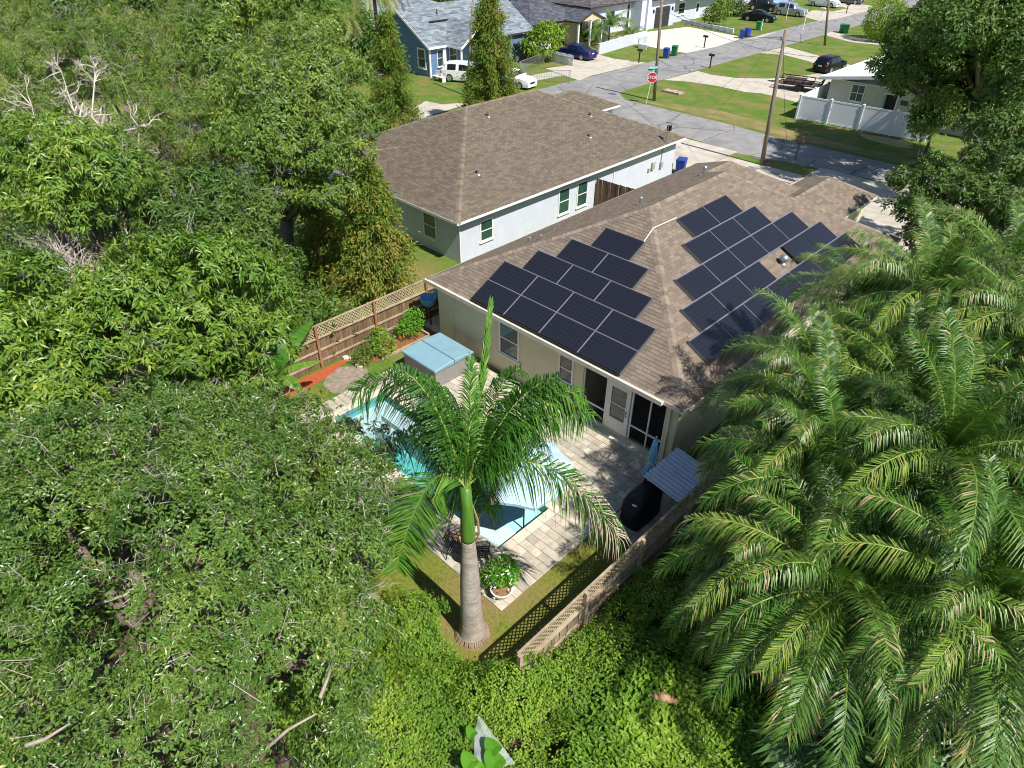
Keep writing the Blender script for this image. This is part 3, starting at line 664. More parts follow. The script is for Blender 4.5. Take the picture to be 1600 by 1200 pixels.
path = structure('path', MB().prism([(-1.1, .28), (.34, .28), (.34, 4.5), (-1.1, 4.5)], .002, .012), M['joint'], 'shaded paver path between the house and the wooden fence')
pave(path, -1.05, .33, .3, 4.5, 10)
pad = structure('path', MB().prism([(11.82, -3.2), (12.95, -3.2), (12.95, -.1), (11.82, -.1)], .002, .012), M['joint'], 'paver pad under the covered grill')
pave(pad, 11.83, 12.94, -3.19, -.1, 10)
lay_pavers(295)
# ================================================================ the pool
pool = root('swimming_pool', ((PX0+PX1)/2, (PY0+PY1)/2, 0), 'narrow rectangular swimming pool with turquoise water and a ledge white at its sunlit corner', 'pool')
M['plaster'] = mat('white_pool_plaster', (.52, .58, .58), (.45, .52, .53), rough=.8, scale=8, detail=6)
M['plaster_deep'] = mat('aqua_pool_plaster', (.09, .38, .36), (.13, .46, .43), rough=.8, scale=3, detail=6)
M['pebble'] = mat('white_pebble_finish', (.78, .77, .74), (.55, .55, .53), rough=.85, scale=26, detail=3, bump=.4, bscale=50)
ZB = -1.35
sh = MB()
sh.quad((PX0, PY0, ZB), (PX1, PY0, ZB), (PX1, PY1, ZB), (PX0, PY1, ZB))
for (a, b) in (((PX0, PY0), (PX1, PY0)), ((PX1, PY0), (PX1, PY1)), ((PX1, PY1), (PX0, PY1)), ((PX0, PY1), (PX0, PY0))):
    sh.quad((*b, ZB), (*a, ZB), (*a, -.002), (*b, -.002))
part('shell', sh, M['plaster_deep'], pool)
bn = MB(); e = .004
bn.box(PX0+e, 7.7, PY1-.62, PY1-e, ZB+e, -.36); bn.box(PX0+e, PX0+.62, PY0+e, PY1-.62, ZB+e, -.36); bn.box(PX0+.62, PX0+1.5, PY1-1.0, PY1-.62, ZB+e, -.62); bn.box(PX0+.62, PX0+.95, PY0+e, PY1-1.3, ZB+e, -.5)
part('bench', bn, M['plaster'], pool)
lg = MB(); lg.add([(8.0, PY0+e, -.34), (PX1-e, PY0+e, -.34), (PX1-e, PY1-e, -.34), (8.0, PY1-e, -.34), (8.0, PY0+e, ZB+e), (8.0, PY1-e, ZB+e)], [(0, 1, 2, 3), (0, 3, 5, 4)])
part('ledge', lg, mat('shade_tinted_plaster', (.42, .68, .7), (.48, .74, .75), rough=.8, scale=4), pool)  # aqua colour carries the umbrella's shade on a ledge that is white
part('sunlit_pebble_corner', MB().box(8.7, PX1-.006, PY0+.006, PY0+.95, -.338, -.2), M['pebble'], pool)  # white block added as the sunlit part of the ledge
tl = MB()
tl.box(PX0+.002, PX1-.002, PY0+.001, PY0+.012, -.2, -.004); tl.box(PX0+.002, PX1-.002, PY1-.012, PY1-.001, -.2, -.004); tl.box(PX0+.001, PX0+.012, PY0+.013, PY1-.013, -.2, -.004); tl.box(PX1-.012, PX1-.001, PY0+.013, PY1-.013, -.2, -.004)
part('waterline_tile', tl, mat('teal_tile', (.06, .2, .22), (.1, .3, .32), rough=.2, scale=18, spec=.5), pool)
wt = bpy.data.materials.new('pool_water'); wt.use_nodes = True; nt = wt.node_tree
tr = _n(nt, 'ShaderNodeBsdfTransparent'); tr.inputs[0].default_value = (.88, .975, .98, 1)
gl = _n(nt, 'ShaderNodeBsdfGlossy'); gl.inputs['Roughness'].default_value = .03
fz = _n(nt, 'ShaderNodeFresnel'); fz.inputs[0].default_value = 1.33
mx = _n(nt, 'ShaderNodeMixShader'); nz = _n(nt, 'ShaderNodeTexNoise'); nz.inputs['Scale'].default_value = 5; nz.inputs['Detail'].default_value = 3
bp = _n(nt, 'ShaderNodeBump'); bp.inputs['Strength'].default_value = .35; bp.inputs['Distance'].default_value = .05
nt.links.new(nz.outputs[0], bp.inputs['Height']); nt.links.new(bp.outputs[0], gl.inputs['Normal']); nt.links.new(bp.outputs[0], fz.inputs['Normal'])
nt.links.new(fz.outputs[0], mx.inputs[0]); nt.links.new(tr.outputs[0], mx.inputs[1]); nt.links.new(gl.outputs[0], mx.inputs[2]); nt.links.new(mx.outputs[0], nt.nodes['Material Output'].inputs[0])
part('water', MB().quad((PX0+.013, PY0+.013, -.09), (PX1-.013, PY0+.013, -.09), (PX1-.013, PY1-.013, -.09), (PX0+.013, PY1-.013, -.09)), wt, pool)
cp_me = bevel_box(.03).mesh('coping_stone', M['coping'])
def cope(cx, cy, sx, sy):
    o = link('coping_stone', cp_me, pool); o.location = Vector((cx, cy, .006))-pool.location; o.scale = (sx-.01, sy-.01, .04)
nx = 14; dx = (PX1-PX0+2*CP)/nx
for i in range(nx):
    for yy in (PY0-CP/2, PY1+CP/2): cope(PX0-CP+dx*(i+.5), yy, dx, CP)
for i in range(4):
    dy = (PY1-PY0)/4
    for xx in (PX0-CP/2, PX1+CP/2): cope(xx, PY0+dy*(i+.5), CP, dy)
# open umbrella standing in the pool
M['canvas'] = mat('pale_blue_canvas', (.42, .56, .66), (.39, .53, .63), rough=.85, scale=3)
M['canvas_blue'] = mat('blue_canvas', (.2, .42, .68), (.16, .36, .62), rough=.85, scale=4)
ux, uy, uz = 10.02, -4.78, 2.12
um = root('umbrella', (ux, uy, -.34), 'open pale blue umbrella standing in the pool behind the royal palm', 'umbrella')
part('pole', MB().tube([(ux, uy, -.34), (ux, uy, uz+.62)], .024, 10), M['blackm'], um)
cv = MB(); n = 8; R0 = 1.42; an = [2*math.pi*(k+.2)/n for k in range(n)]
tilt = lambda x, y: .05*(y)-.03*x
rings = [(0, .58), (.33, .47), (.66, .27), (1, 0)]
vs = []
for fr_, z in rings:
    for k in range(n):
        for sub in (0, .5):
            a = an[k]+sub*2*math.pi/n; rr = R0*fr_*(1 if sub == 0 else math.cos(math.pi/n)*.97); zz = z-(.035*fr_*(sub > 0)*(1-fr_)*3)
            vs.append((ux+rr*math.cos(a), uy+rr*math.sin(a), uz+zz+tilt(rr*math.cos(a), rr*math.sin(a))))
m2 = 2*n; fs = [(i*m2+k, i*m2+(k+1) % m2, (i+1)*m2+(k+1) % m2, (i+1)*m2+k) for i in range(3) for k in range(m2)]
cv.add(vs, fs)
can = part('canopy', cv, M['canvas'], um)
vl = MB()
for k in range(m2):
    a = vs[3*m2+k]; b = vs[3*m2+(k+1) % m2]; vl.quad(a, b, (b[0], b[1], b[2]-.09), (a[0], a[1], a[2]-.09))
part('valance', vl, M['canvas'], can)
part('finial', MB().lathe([(.02, 0), (.03, .03), (.01, .09)], (ux, uy, uz+.6), 10), M['blackm'], um)
rb = MB()
for k in range(n):
    a = an[k]; rb.tube([(ux, uy, uz+.54), (ux+R0*.98*math.cos(a), uy+R0*.98*math.sin(a), uz-.012+tilt(R0*math.cos(a), R0*math.sin(a)))], .009, 5)
part('rib', rb, M['blackm'], um)
# closed blue umbrella by the porch corner
cx, cy = 11.98, -1.22
uc = root('umbrella', (cx, cy, 0), 'closed blue umbrella standing at the porch corner next to the grill', 'umbrella')
part('base', MB().lathe([(.26, .04), (.26, .08), (.06, .12), (.05, .3)], (cx, cy, 0), 16), M['blackm'], uc)
part('pole', MB().tube([(cx, cy, .1), (cx, cy, 2.4)], .022, 8), M['trim'], uc)
fd = MB(); n = 32; prof = [(.05, 2.36), (.085, 2.1), (.11, 1.8), (.12, 1.5), (.10, 1.38), (.15, 1.15), (.2, .95), (.22, .86)]
vs = []
for r_, z in prof:
    for k in range(n):
        a = 2*math.pi*k/n; rr = r_*(1+.28*math.cos(8*a+z)*(2.45-z)/1.5); vs.append((cx+rr*math.cos(a), cy+rr*math.sin(a), z))
fd.add(vs, [(i*n+k, i*n+(k+1) % n, (i+1)*n+(k+1) % n, (i+1)*n+k) for i in range(len(prof)-1) for k in range(n)])
part('folded_canopy', fd, M['canvas_blue'], uc, smooth=True)
part('strap', MB().lathe([(.115, 0), (.118, .05)], (cx, cy, 1.36), 20), M['trim'], uc)
# covered grill
gx, gy = 12.38, -2.15
gr = root('grill', (gx, gy, 0), 'barbecue grill under a black cover beside the closed umbrella', 'grill')
cov = MB(); n = 28; rg = random.Random(2)
secs = [(.0, .37, .66), (.1, .36, .66), (.5, .35, .65), (.82, .35, .66), (.86, .33, .6), (1.0, .3, .46), (1.12, .2, .36), (1.17, .08, .2)]
vs = []
for i, (z, a, b) in enumerate(secs):
    for k in range(n):
        t = 2*math.pi*k/n; c_, s2 = math.cos(t), math.sin(t); ex_ = .35
        fold = 1+(.03*math.sin(9*t+1)+.02*math.sin(15*t))*(1-z/1.3)
        vs.append((gx+a*fold*math.copysign(abs(c_)**ex_, c_), gy+b*fold*math.copysign(abs(s2)**ex_, s2), .06+z+.01*rg.random()))
cov.add(vs, [(i*n+k, i*n+(k+1) % n, (i+1)*n+(k+1) % n, (i+1)*n+k) for i in range(len(secs)-1) for k in range(n)]+[tuple(range((len(secs)-1)*n, len(secs)*n))])
part('cover', cov, mat('black_grill_cover', (.012, .012, .015), (.02, .02, .024), rough=.55, scale=6, bump=.3, bscale=12), gr, smooth=True)
part('cover_label', MB().quad((gx+.06, gy-.657, 1.01), (gx+.2, gy-.62, 1.01), (gx+.2, gy-.60, 1.06), (gx+.06, gy-.62, 1.06)), M['trim'], gr)
for sx in (-.3, .3):
    for sy in (-.55, .55): part('caster', MB().lathe([(.03, .03), (.05, .05), (.03, .075)], (gx+sx, gy+sy, 0), 10), M['black'], gr)
# lean-to with a corrugated sheet roof
lt = root('storage_lean_to', (13.0, -1.2, 0), 'small lean-to with a corrugated metal sheet roof at the house corner', 'shed')
cg = MB(); nn = 44; xa, xb, ya, yb = 12.22, 13.5, -2.05, -.25
for k in range(nn):
    y0 = ya+(yb-ya)*k/nn; y1 = ya+(yb-ya)*(k+1)/nn; z0 = .03*math.sin(k*math.pi/2); z1 = .03*math.sin((k+1)*math.pi/2)
    cg.quad((xa, y0, 1.52+z0), (xb, y0, 1.34+z0), (xb, y1, 1.34+z1), (xa, y1, 1.52+z1))
part('corrugated_sheet', cg, mat('corrugated_steel', (.52, .53, .55), (.42, .43, .45), rough=.35, metal=.55, scale=4), lt)
for x, z in ((12.28, 1.47), (13.44, 1.3)):
    for y in (-1.98, -.32): part('post', MB().box(x-.03, x+.03, y-.03, y+.03, 0, z), M['blackm'], lt)
part('rail', MB().box(12.3, 12.34, -1.95, -.35, 1.42, 1.46), M['blackm'], lt)
# hot tub with folded cover
hx0, hx1, hy0, hy1 = 1.15, 3.15, -2.38, -.42
ht = root('hot_tub', (2.15, -1.4, 0), 'square hot tub with a light blue two piece cover beside the house wall', 'hot tub')
part('cabinet', MB().box(hx0+.06, hx1-.06, hy0+.06, hy1-.06, .03, .80), mat('grey_cabinet', (.25, .24, .22), (.2, .19, .18), rough=.7, stretch=(1, 1, 8)), ht)
M['spa'] = mat('pale_blue_vinyl', (.2, .34, .4), (.18, .31, .37), rough=.55, scale=3, detail=6)
for a, b, t0, t1 in ((hy0, (hy0+hy1)/2-.012, .86, .93), ((hy0+hy1)/2+.012, hy1, .93, .86)):
    c = MB(); c.add([(hx0, a, .79), (hx1, a, .79), (hx1, b, .79), (hx0, b, .79), (hx0, a, t0), (hx1, a, t0), (hx1, b, t1), (hx0, b, t1),
                     (hx0+.04, a+.03, t0+.03), (hx1-.04, a+.03, t0+.03), (hx1-.04, b-.03, t1+.03), (hx0+.04, b-.03, t1+.03)],
                    [(0, 3, 2, 1), (0, 1, 5, 4), (1, 2, 6, 5), (2, 3, 7, 6), (3, 0, 4, 7), (4, 5, 9, 8), (5, 6, 10, 9), (6, 7, 11, 10), (7, 4, 8, 11), (8, 9, 10, 11)])
    part('cover', c, M['spa'], ht)
# blue hoop on a post by the fence
hb = root('pool_hoop', (-.62, .55, 0), 'round blue basin like hoop on a dark post in front of the wooden fence', 'hoop')
part('post', MB().tube([(-.62, .55, 0), (-.6, .5, 1.2)], .03, 8), M['black'], hb)
part('basin', MB().lathe([(.1, 1.02), (.3, 1.2), (.36, 1.42), (.34, 1.5), (.28, 1.46), (.2, 1.25)], (-.55, .42, 0), 20), mat('blue_plastic', (.07, .24, .46), (.1, .3, .55), rough=.35, spec=.5), hb, smooth=True)
part('board', MB().obox((-.35, .95, 1.5), (.28, .2, 0), (-.03, .05, .06), (0, .06, .12)), mat('teal_plastic', (.1, .45, .47), rough=.4), hb)
# ================================================================ wooden fences with lattice tops
M['wood'] = mat('weathered_board', (.235, .145, .085), (.13, .08, .048), rough=.85, scale=5, detail=6, stretch=(8, 8, .7), bump=.3, bscale=20, objrand=.25)
M['wood_post'] = mat('cedar_post', (.33, .17, .08), (.22, .11, .05), rough=.8, scale=5, detail=6, stretch=(8, 8, .7))
M['wood_tan'] = mat('tan_board', (.31, .25, .155), (.2, .155, .095), rough=.85, scale=5, detail=6, stretch=(8, 8, .7), objrand=.25)
M['lattice'] = mat('lattice_strip', (.46, .37, .235), (.34, .265, .16), rough=.85, scale=6)
M['rail_wood'] = mat('fence_rail', (.42, .33, .225), (.28, .21, .14), rough=.85, scale=4, detail=6)
def picket_me(h, mt, w=.135):
    m_ = MB(); t = .018; m_.box(-w/2, w/2, -t/2, t/2, 0, h); return m_.mesh('board', mt)
def lattice_panel(mb, a, b, z0, z1, sp=.105, wd=.034):
    """diagonal strips between plan points a and b"""
    a = np.asarray(a, float); b = np.asarray(b, float); L = np.linalg.norm(b-a); u = (b-a)/L; nrm = np.array([-u[1], u[0]]); H = z1-z0
    for sgn, off in ((1, .006), (-1, -.006)):
        k = -H
        while k < L:
            x0, zz0, x1, zz1 = k, 0, k+H, H
            if x0 < 0: zz0 = -x0; x0 = 0
            if x1 > L: zz1 = H-(x1-L); x1 = L
            if x1-x0 > .03:
                p = (x0, zz0) if sgn > 0 else (x0, H-zz0); q = (x1, zz1) if sgn > 0 else (x1, H-zz1)
                P = np.array([*(a+u*p[0]+nrm*off), z0+p[1]]); Q = np.array([*(a+u*q[0]+nrm*off), z0+q[1]])
                mb.obox((P+Q)/2, (Q-P)/2, np.array([*nrm, 0])*.004, NV(np.cross(np.array([*nrm, 0]), Q-P))*wd/2)
            k += sp*1.414
def fence(rootloc, a, b, label, bays, board_mat, post_mat, h=1.28, top=1.86, face=1, lattice=True, rails=(.3, .78)):
    a = np.asarray(a, float); b = np.asarray(b, float); L = np.linalg.norm(b-a); u = (b-a)/L; n = np.array([-u[1], u[0]])*face
    r_ = root('fence', (*rootloc, 0), label, 'fence'); ang = math.atan2(u[1], u[0]); off = r_.location
    me = picket_me(h, board_mat); k = int(L/.142)
    for i in range(k):
        p = a+u*(i+.5)*L/k
        o = link('board', me, r_); o.location = (p[0]-off[0], p[1]-off[1], random.uniform(.0, .03)); o.rotation_euler = (random.uniform(-.012, .012), 0, ang)
    for z in rails: part('rail', MB().bar((*(a+n*.04), z), (*(b+n*.04), z), .045, .085), M['rail_wood'], r_)
    if lattice:
        part('cap_rail', MB().bar((*(a+n*.03), h+.05), (*(b+n*.03), h+.05), .10, .05), M['rail_wood'], r_); part('top_rail', MB().bar((*a, top), (*b, top), .06, .05), M['rail_wood'], r_)
    for i in range(bays+1):
        p = a+u*L*i/bays+n*.07
        part('post', MB().box(p[0]-.05, p[0]+.05, p[1]-.05, p[1]+.05, 0, top+(.03 if lattice else -.4)), post_mat, r_)
    if lattice:
        for i in range(bays):
            lm = MB(); lattice_panel(lm, a+u*(L*i/bays+.02), a+u*(L*(i+1)/bays-.02), h+.075, top-.02); part('lattice', lm, M['lattice'], r_, kind='stuff')
    return r_
fence((-1.3, -1.8), (-1.28, -7.3), (-1.28, 3.6), 'brown wooden board fence with lattice top behind the hot tub', 4, M['wood'], M['wood_post'], face=-1)
fence((13.72, -4.5), (13.72, -8.9), (13.72, 2.6), 'tan wooden fence with lattice top running from the vines past the palms', 5, M['wood_tan'], M['rail_wood'], face=-1)
fence((-2.2, 16.3), (-4.15, 16.2), (-.1, 16.4), 'short dark wooden fence between the two hip roofed houses', 2, M['wood'], M['wood'], h=1.75, top=1.8, lattice=False)
# low edging of the raised bed
single('bed_edging', MB().box(-.98, .02, -.16, -.08, 0, .16).box(-.02, .06, -2.6, -.17, 0, .1), M['rail_wood'], 'low timber edging of the planting bed by the path', 'edging')
for i, (px, py) in enumerate([(546, 562), (552, 566), (558, 571), (564, 575), (540, 560)]):
    q = G(px, py); o = single('edging_stone', bevel_box(.12), M['coping'], '%s pale edging stone counted along the mulch bed corner' % ORD[i], 'stone', 'pale stones edging the mulch bed')
    o.location = (q[0], q[1], .0); o.scale = (.22, .16, .11); o.rotation_euler = (0, 0, .6+i)
# ================================================================ patio bits by the palm
def metal_chair(loc, rz, label):
    c = root('patio_chair', loc, label, 'chair', rz=rz); m1 = M['blackm']
    st = MB()
    for k in range(7): st.box(-.2+k*.062, -.2+k*.062+.035, -.2, .2, .43, .45)
    part('seat', st, m1, c, local=True); bk = MB()
    for k in range(6): bk.bar((-.2, -.19+k*.07, .47), (-.3, -.19+k*.07, .86), .02, .012)
    bk.bar((-.3, -.22, .87), (-.3, .22, .87), .03, .03); part('backrest', bk, m1, c, local=True)
    for sx in (-.19, .2):
        for sy in (-.2, .2): part('leg', MB().tube([(sx, sy, .44), (sx*1.25, sy*1.15, .035)], .014, 6), m1, c, local=True)
    for sy in (-.22, .22): part('armrest', MB().tube([(.2, sy, .44), (.2, sy, .64), (-.24, sy, .66)], .014, 6), m1, c, local=True)
    return c
metal_chair((10.25, -6.75, .035), 2.3, 'black metal patio chair right of the royal palm trunk')
metal_chair((9.62, -7.1, .035), .4, 'black metal patio chair left of the royal palm trunk')
tb = root('side_table', (9.98, -6.98, .035), 'small round black metal table between the patio chairs', 'table')
part('table_top', MB().lathe([(.3, .44), (.3, .46)], (9.98, -6.98, .03), 20), M['blackm'], tb)
for k in range(3): a = k*2.1; part('leg', MB().tube([(9.98+.1*math.cos(a), -6.98+.1*math.sin(a), .48), (9.98+.24*math.cos(a), -6.98+.24*math.sin(a), .04)], .012, 6), M['blackm'], tb)
bw = root('planter_bowl', (9.35, -6.72, .035), 'wide tan bowl planter holding rounded stones left of the palm trunk', 'planter')
part('bowl', MB().lathe([(.16, 0), (.26, .14), (.31, .3), (.33, .32), (.29, .32), (.24, .22)], (9.35, -6.72, .035), 20), mat('tan_ceramic', (.5, .38, .27), (.4, .3, .2), rough=.5), bw, smooth=True)
part('soil', MB().lathe([(.27, .23), (.2, .25)], (9.35, -6.72, .035), 16), M['litter'], bw)
for k in range(7):
    a = k*.9; r_ = .0 if k == 0 else .17; part('stone', MB().lathe([(.03, 0), (.075, .04), (.06, .09), (.02, .11)], (9.35+r_*math.cos(a), -6.72+r_*math.sin(a), .27), 8), mat('rust_stone', (.5, .3, .17), (.42, .26, .15), rough=.8), bw, smooth=True)
# ================================================================ street furniture
M['pole'] = mat('pole_wood', (.27, .22, .165), (.17, .135, .1), rough=.9, scale=4, detail=6, stretch=(6, 6, .5))
def utility_pole(px, py, toppx, toppy, label, h=None, r=.15, arm=True):
    b = G(px, py)
    # height from the photo: the top of the pole stands over its base
    best = min(np.arange(4, 14, .1), key=lambda z: abs(PX((b[0], b[1], z))[1]-toppy)) if h is None else h
    lean = (toppx-PX((b[0], b[1], best))[0])/FPX*np.linalg.norm(b-CAM)
    t = np.array([b[0], b[1], best])+AX_R*lean
    o = root('utility_pole', b, label, 'pole')
    part('shaft', MB().tube([b-np.array([0, 0, .2]), (b*.5+t*.5), t], [r, r*.85, r*.7], 12), M['pole'], o, smooth=True)
    ins = MB(); ins.lathe([(.05, 0), (.06, .08), (.03, .16)], t-np.array([.2, 0, .55]), 8); ins.box(t[0]-.25, t[0], t[1]-.03, t[1]+.03, t[2]-.6, t[2]-.55)
    part('insulator', ins, M['metal'], o)
    return t
t1 = utility_pole(1190, 258, 1230, 46, 'grey wooden utility pole on the grass island in front of the solar house')
t2 = utility_pole(1022, 157, 1037, -8, 'wooden utility pole right behind the stop sign', h=8.6)
t3 = utility_pole(1289, 71, 1304, -14, 'thick wooden utility pole beside the main road near the round bush', h=8.2)
t4 = utility_pole(729, 150, 738, -5, 'thin wooden utility pole beside the blue house', h=8.8, r=.11)
def wire(a, b, label, sag=.5, r=.012):
    a = np.asarray(a, float); b = np.asarray(b, float)
    pts = [a+(b-a)*t-np.array([0, 0, sag*4*t*(1-t)]) for t in np.linspace(0, 1, 9)]
    return single('wire', MB().tube(pts, r, 4, False), M['black'], label, 'wire')
mast = np.array([-4.9, 24.2, 4.0])
wire(t1-np.array([0, 0, .3]), G(1042, 190, 3.9), 'black service wire from the island pole to the roof mast', .4)
wire(t1-np.array([0, 0, .5]), t3-np.array([0, 0, .5]), 'wire from the island pole to the pole near the round bush', .9)
wire(t1-np.array([0, 0, .4]), t2-np.array([0, 0, .8]), 'wire from the island pole to the pole behind the stop sign', .8)
wire(t2-np.array([0, 0, 1.2]), G(1290, 90, 5.5), 'wire crossing above the main road', .8)
wire(t4-np.array([0, 0, 1.8]), np.array([-41, 27.0, 5.2]), 'pale wire running past the blue house gable', .3)
wire(t1-np.array([0, 0, .6]), (5.5, 19.8, 3.7), 'wire dropping from the island pole to the solar house', .4)
wire(t2-np.array([0, 0, .5]), t4-np.array([0, 0, .5]), 'long wire from the stop sign pole to the blue house pole', .8)
# stop sign with street name blades
b = G(1009, 163)
st = root('stop_sign', b, 'red octagonal stop sign with green street name blades on a leaning post', 'sign')
tp = np.array([b[0], b[1], 2.9])
part('post', MB().tube([b, tp+AX_R*.35], .03, 8), mat('pale_post', (.6, .66, .6)), st)
def face_frame(c, yaw):
    n = np.array([math.cos(yaw), math.sin(yaw), 0]); u = np.array([-n[1], n[0], 0]); return n, u
sc_ = b+np.array([0, 0, 2.22])+AX_R*.28; n, u = face_frame(sc_, math.atan2(CAM[1]-sc_[1], CAM[0]-sc_[0])+.12); z = np.array([0, 0, 1.])
def octa(r, d, t):
    vs = [sc_+n*d+(u*math.cos(a)+z*math.sin(a))*r for a in [math.pi/8+k*math.pi/4 for k in range(8)]]
    return MB().add(vs+[v-n*t for v in vs], [tuple(range(8)), tuple(range(15, 7, -1))]+[(k, 8+k, 8+(k+1) % 8, (k+1) % 8) for k in range(8)])
M['sign_red'] = mat('sign_red', (.55, .02, .03), rough=.4); M['sign_white'] = mat('sign_white', (.8, .8, .8), rough=.4); M['sign_green'] = mat('sign_green', (.0, .28, .22), rough=.4)
part('border', octa(.45, .05, .01), M['sign_white'], st); part('red_face', octa(.415, .055, .003), M['sign_red'], st)
def text_part(txt, c, u, n, size, mt, parent, name='lettering'):
    cu = bpy.data.curves.new(name, 'FONT'); cu.body = txt; cu.size = size; cu.align_x = 'CENTER'; cu.align_y = 'CENTER'; cu.extrude = .002
    tmp = bpy.data.objects.new('tmp', cu); COL.objects.link(tmp); bpy.context.view_layer.update()
    me = bpy.data.meshes.new_from_object(tmp.evaluated_get(bpy.context.evaluated_depsgraph_get())); bpy.data.objects.remove(tmp)
    me.materials.clear(); me.materials.append(mt); o = link(name, me, parent)
    mm = Matrix.Identity(4); c = np.asarray(c)-np.array(wloc(parent))
    v = np.cross(n, u)
    for q in range(3): mm[q][0] = u[q]; mm[q][1] = v[q]; mm[q][2] = n[q]; mm[q][3] = c[q]
    o.matrix_local = mm
    return o
text_part('STOP', sc_+n*.066, u, n, .34, M['sign_white'], st)
for k, (dz, yaw) in enumerate(((.62, 0), (.78, 1.57))):
    c = sc_+z*dz; nn, uu = face_frame(c, math.atan2(n[1], n[0])+yaw*.35-.1)
    part('name_blade', MB().obox(c, uu*.42, nn*.008, z*.075), M['sign_green'] if k == 0 else mat('sign_teal', (.25, .6, .6), rough=.4), st)
# mailboxes
def mailbox(px, py, label, h=1.15, mt=None):
    b = G(px, py); o = root('mailbox', b, label, 'mailbox'); x, y = b[0], b[1]
    part('post', MB().box(x-.05, x+.05, y-.05, y+.05, 0, h), mt or M['black'], o)
    mb = MB(); pr = [(-.1, 0), (.1, 0), (.1, .12), (.07, .2), (0, .23), (-.07, .2), (-.1, .12)]
    vs = [(x-.3, y+a, h+c) for a, c in pr]+[(x+.3, y+a, h+c) for a, c in pr]; k = len(pr)
    mb.add(vs, [tuple(range(k)), tuple(range(2*k-1, k-1, -1))]+[(i, k+i, k+(i+1) % k, (i+1) % k) for i in range(k)])
    bx = part('box', mb, mt or M['black'], o); part('flag', MB().box(x-.05, x+.02, y-.13, y-.105, h+.1, h+.3), M['sign_red'], bx)
mailbox(1100, 75, 'black mailbox at the edge of the white paved drive'); mailbox(998, 98, 'black mailbox on the small lawn left of the bins')
mailbox(1109, 106, 'black mailbox at the tip of the teardrop lawn'); mailbox(1283, 28, 'white mailbox post by the far drive', mt=M['trim'])
mailbox(1322, 21, 'dark mailbox near the far right parked cars')
b = G(1242, 249)
mp = root('mailbox', b, 'old brown mailbox on a wooden post beside the side street', 'mailbox')
part('post', MB().tube([b, b+np.array([.05, 0, 1.25])], .05, 6), mat('brown_post', (.22, .1, .05)), mp)
part('box', MB().box(b[0]-.25, b[0]+.3, b[1]-.1, b[1]+.1, 1.18, 1.4), mat('rusty_box', (.25, .14, .09)), mp)
part('bracket', MB().bar((b[0]-.2, b[1], 1.1), (b[0]+.35, b[1], 1.12), .05, .06), mat('brown_bracket', (.2, .09, .05)), mp)
# wheelie bins
def bin_(px, py, colr, label, s=1.0, rz=.3, group=None, z=0):
    b = G(px, py, z); o = root('wheelie_bin', b, label, 'bin', rz=rz); mt = mat('bin_plastic', colr, rough=.45, spec=.4)
    v = [(-.24, -.26, .05), (.24, -.26, .05), (.24, .26, .05), (-.24, .26, .05), (-.3, -.34, .98), (.3, -.34, .98), (.3, .34, .98), (-.3, .34, .98)]
    part('body', MB().add([tuple(s*q for q in p) for p in v], [(0, 3, 2, 1), (4, 5, 6, 7), (0, 1, 5, 4), (1, 2, 6, 5), (2, 3, 7, 6), (3, 0, 4, 7)]), mt, o, local=True)
    lid = MB(); lid.add([tuple(s*q for q in p) for p in [(-.33, -.37, .985), (.33, -.37, .985), (.33, .37, .985), (-.33, .37, .985), (-.27, -.3, 1.07), (.27, -.3, 1.07), (.27, .3, 1.07), (-.27, .3, 1.07)]], [(0, 3, 2, 1), (4, 5, 6, 7), (0, 1, 5, 4), (1, 2, 6, 5), (2, 3, 7, 6), (3, 0, 4, 7)])
    part('lid', lid, mt, o, local=True)
    for sx in (-.25, .25): part('wheel', MB().tube([(s*sx-.03, s*.3, .1), (s*sx+.03, s*.3, .1)], .1, 10), M['black'], o, local=True)
    part('handle', MB().tube([(-.25*s, .4*s, .95*s), (.25*s, .4*s, .95*s)], .02, 6), mt, o, local=True)
BLU, GRN = (.015, .05, .26), (.01, .16, .06)
bin_(1040, 91, BLU, 'blue wheelie bin beside the green bin at the white drive'); bin_(1053, 87, GRN, 'green wheelie bin beside the blue bin at the white drive')
bin_(1158, 60, BLU, 'left blue wheelie bin of the tilted pair on the far roadside', rz=.6); bin_(1167, 58, BLU, 'right blue wheelie bin of the tilted pair on the far roadside', rz=-.2)
bin_(1184, 47, GRN, 'green wheelie bin on the far lawn beside a white post'); bin_(1314, 51, GRN, 'left green wheelie bin of the pair near the round bush'); bin_(1321, 52, (.01, .13, .05), 'right green wheelie bin of the pair near the round bush')
bin_(1062, 272, BLU, 'blue wheelie bin behind the white house wall corner'); bin_(472, 215, BLU, 'blue wheelie bin glimpsed between the tree crowns', z=0)
bin_(1376, 18, GRN, 'green wheelie bin at the top right roadside')
# manhole lid on the corner lawn
b = G(1052, 145); single('drain_slab', MB().box(b[0]-1.0, b[0]+.9, b[1]-.45, b[1]+.45, .0, .16), mat('drain_concrete', (.3, .2, .14), (.42, .36, .3), rough=.9, scale=3), 'raised concrete drain slab on the corner lawn', 'drain')
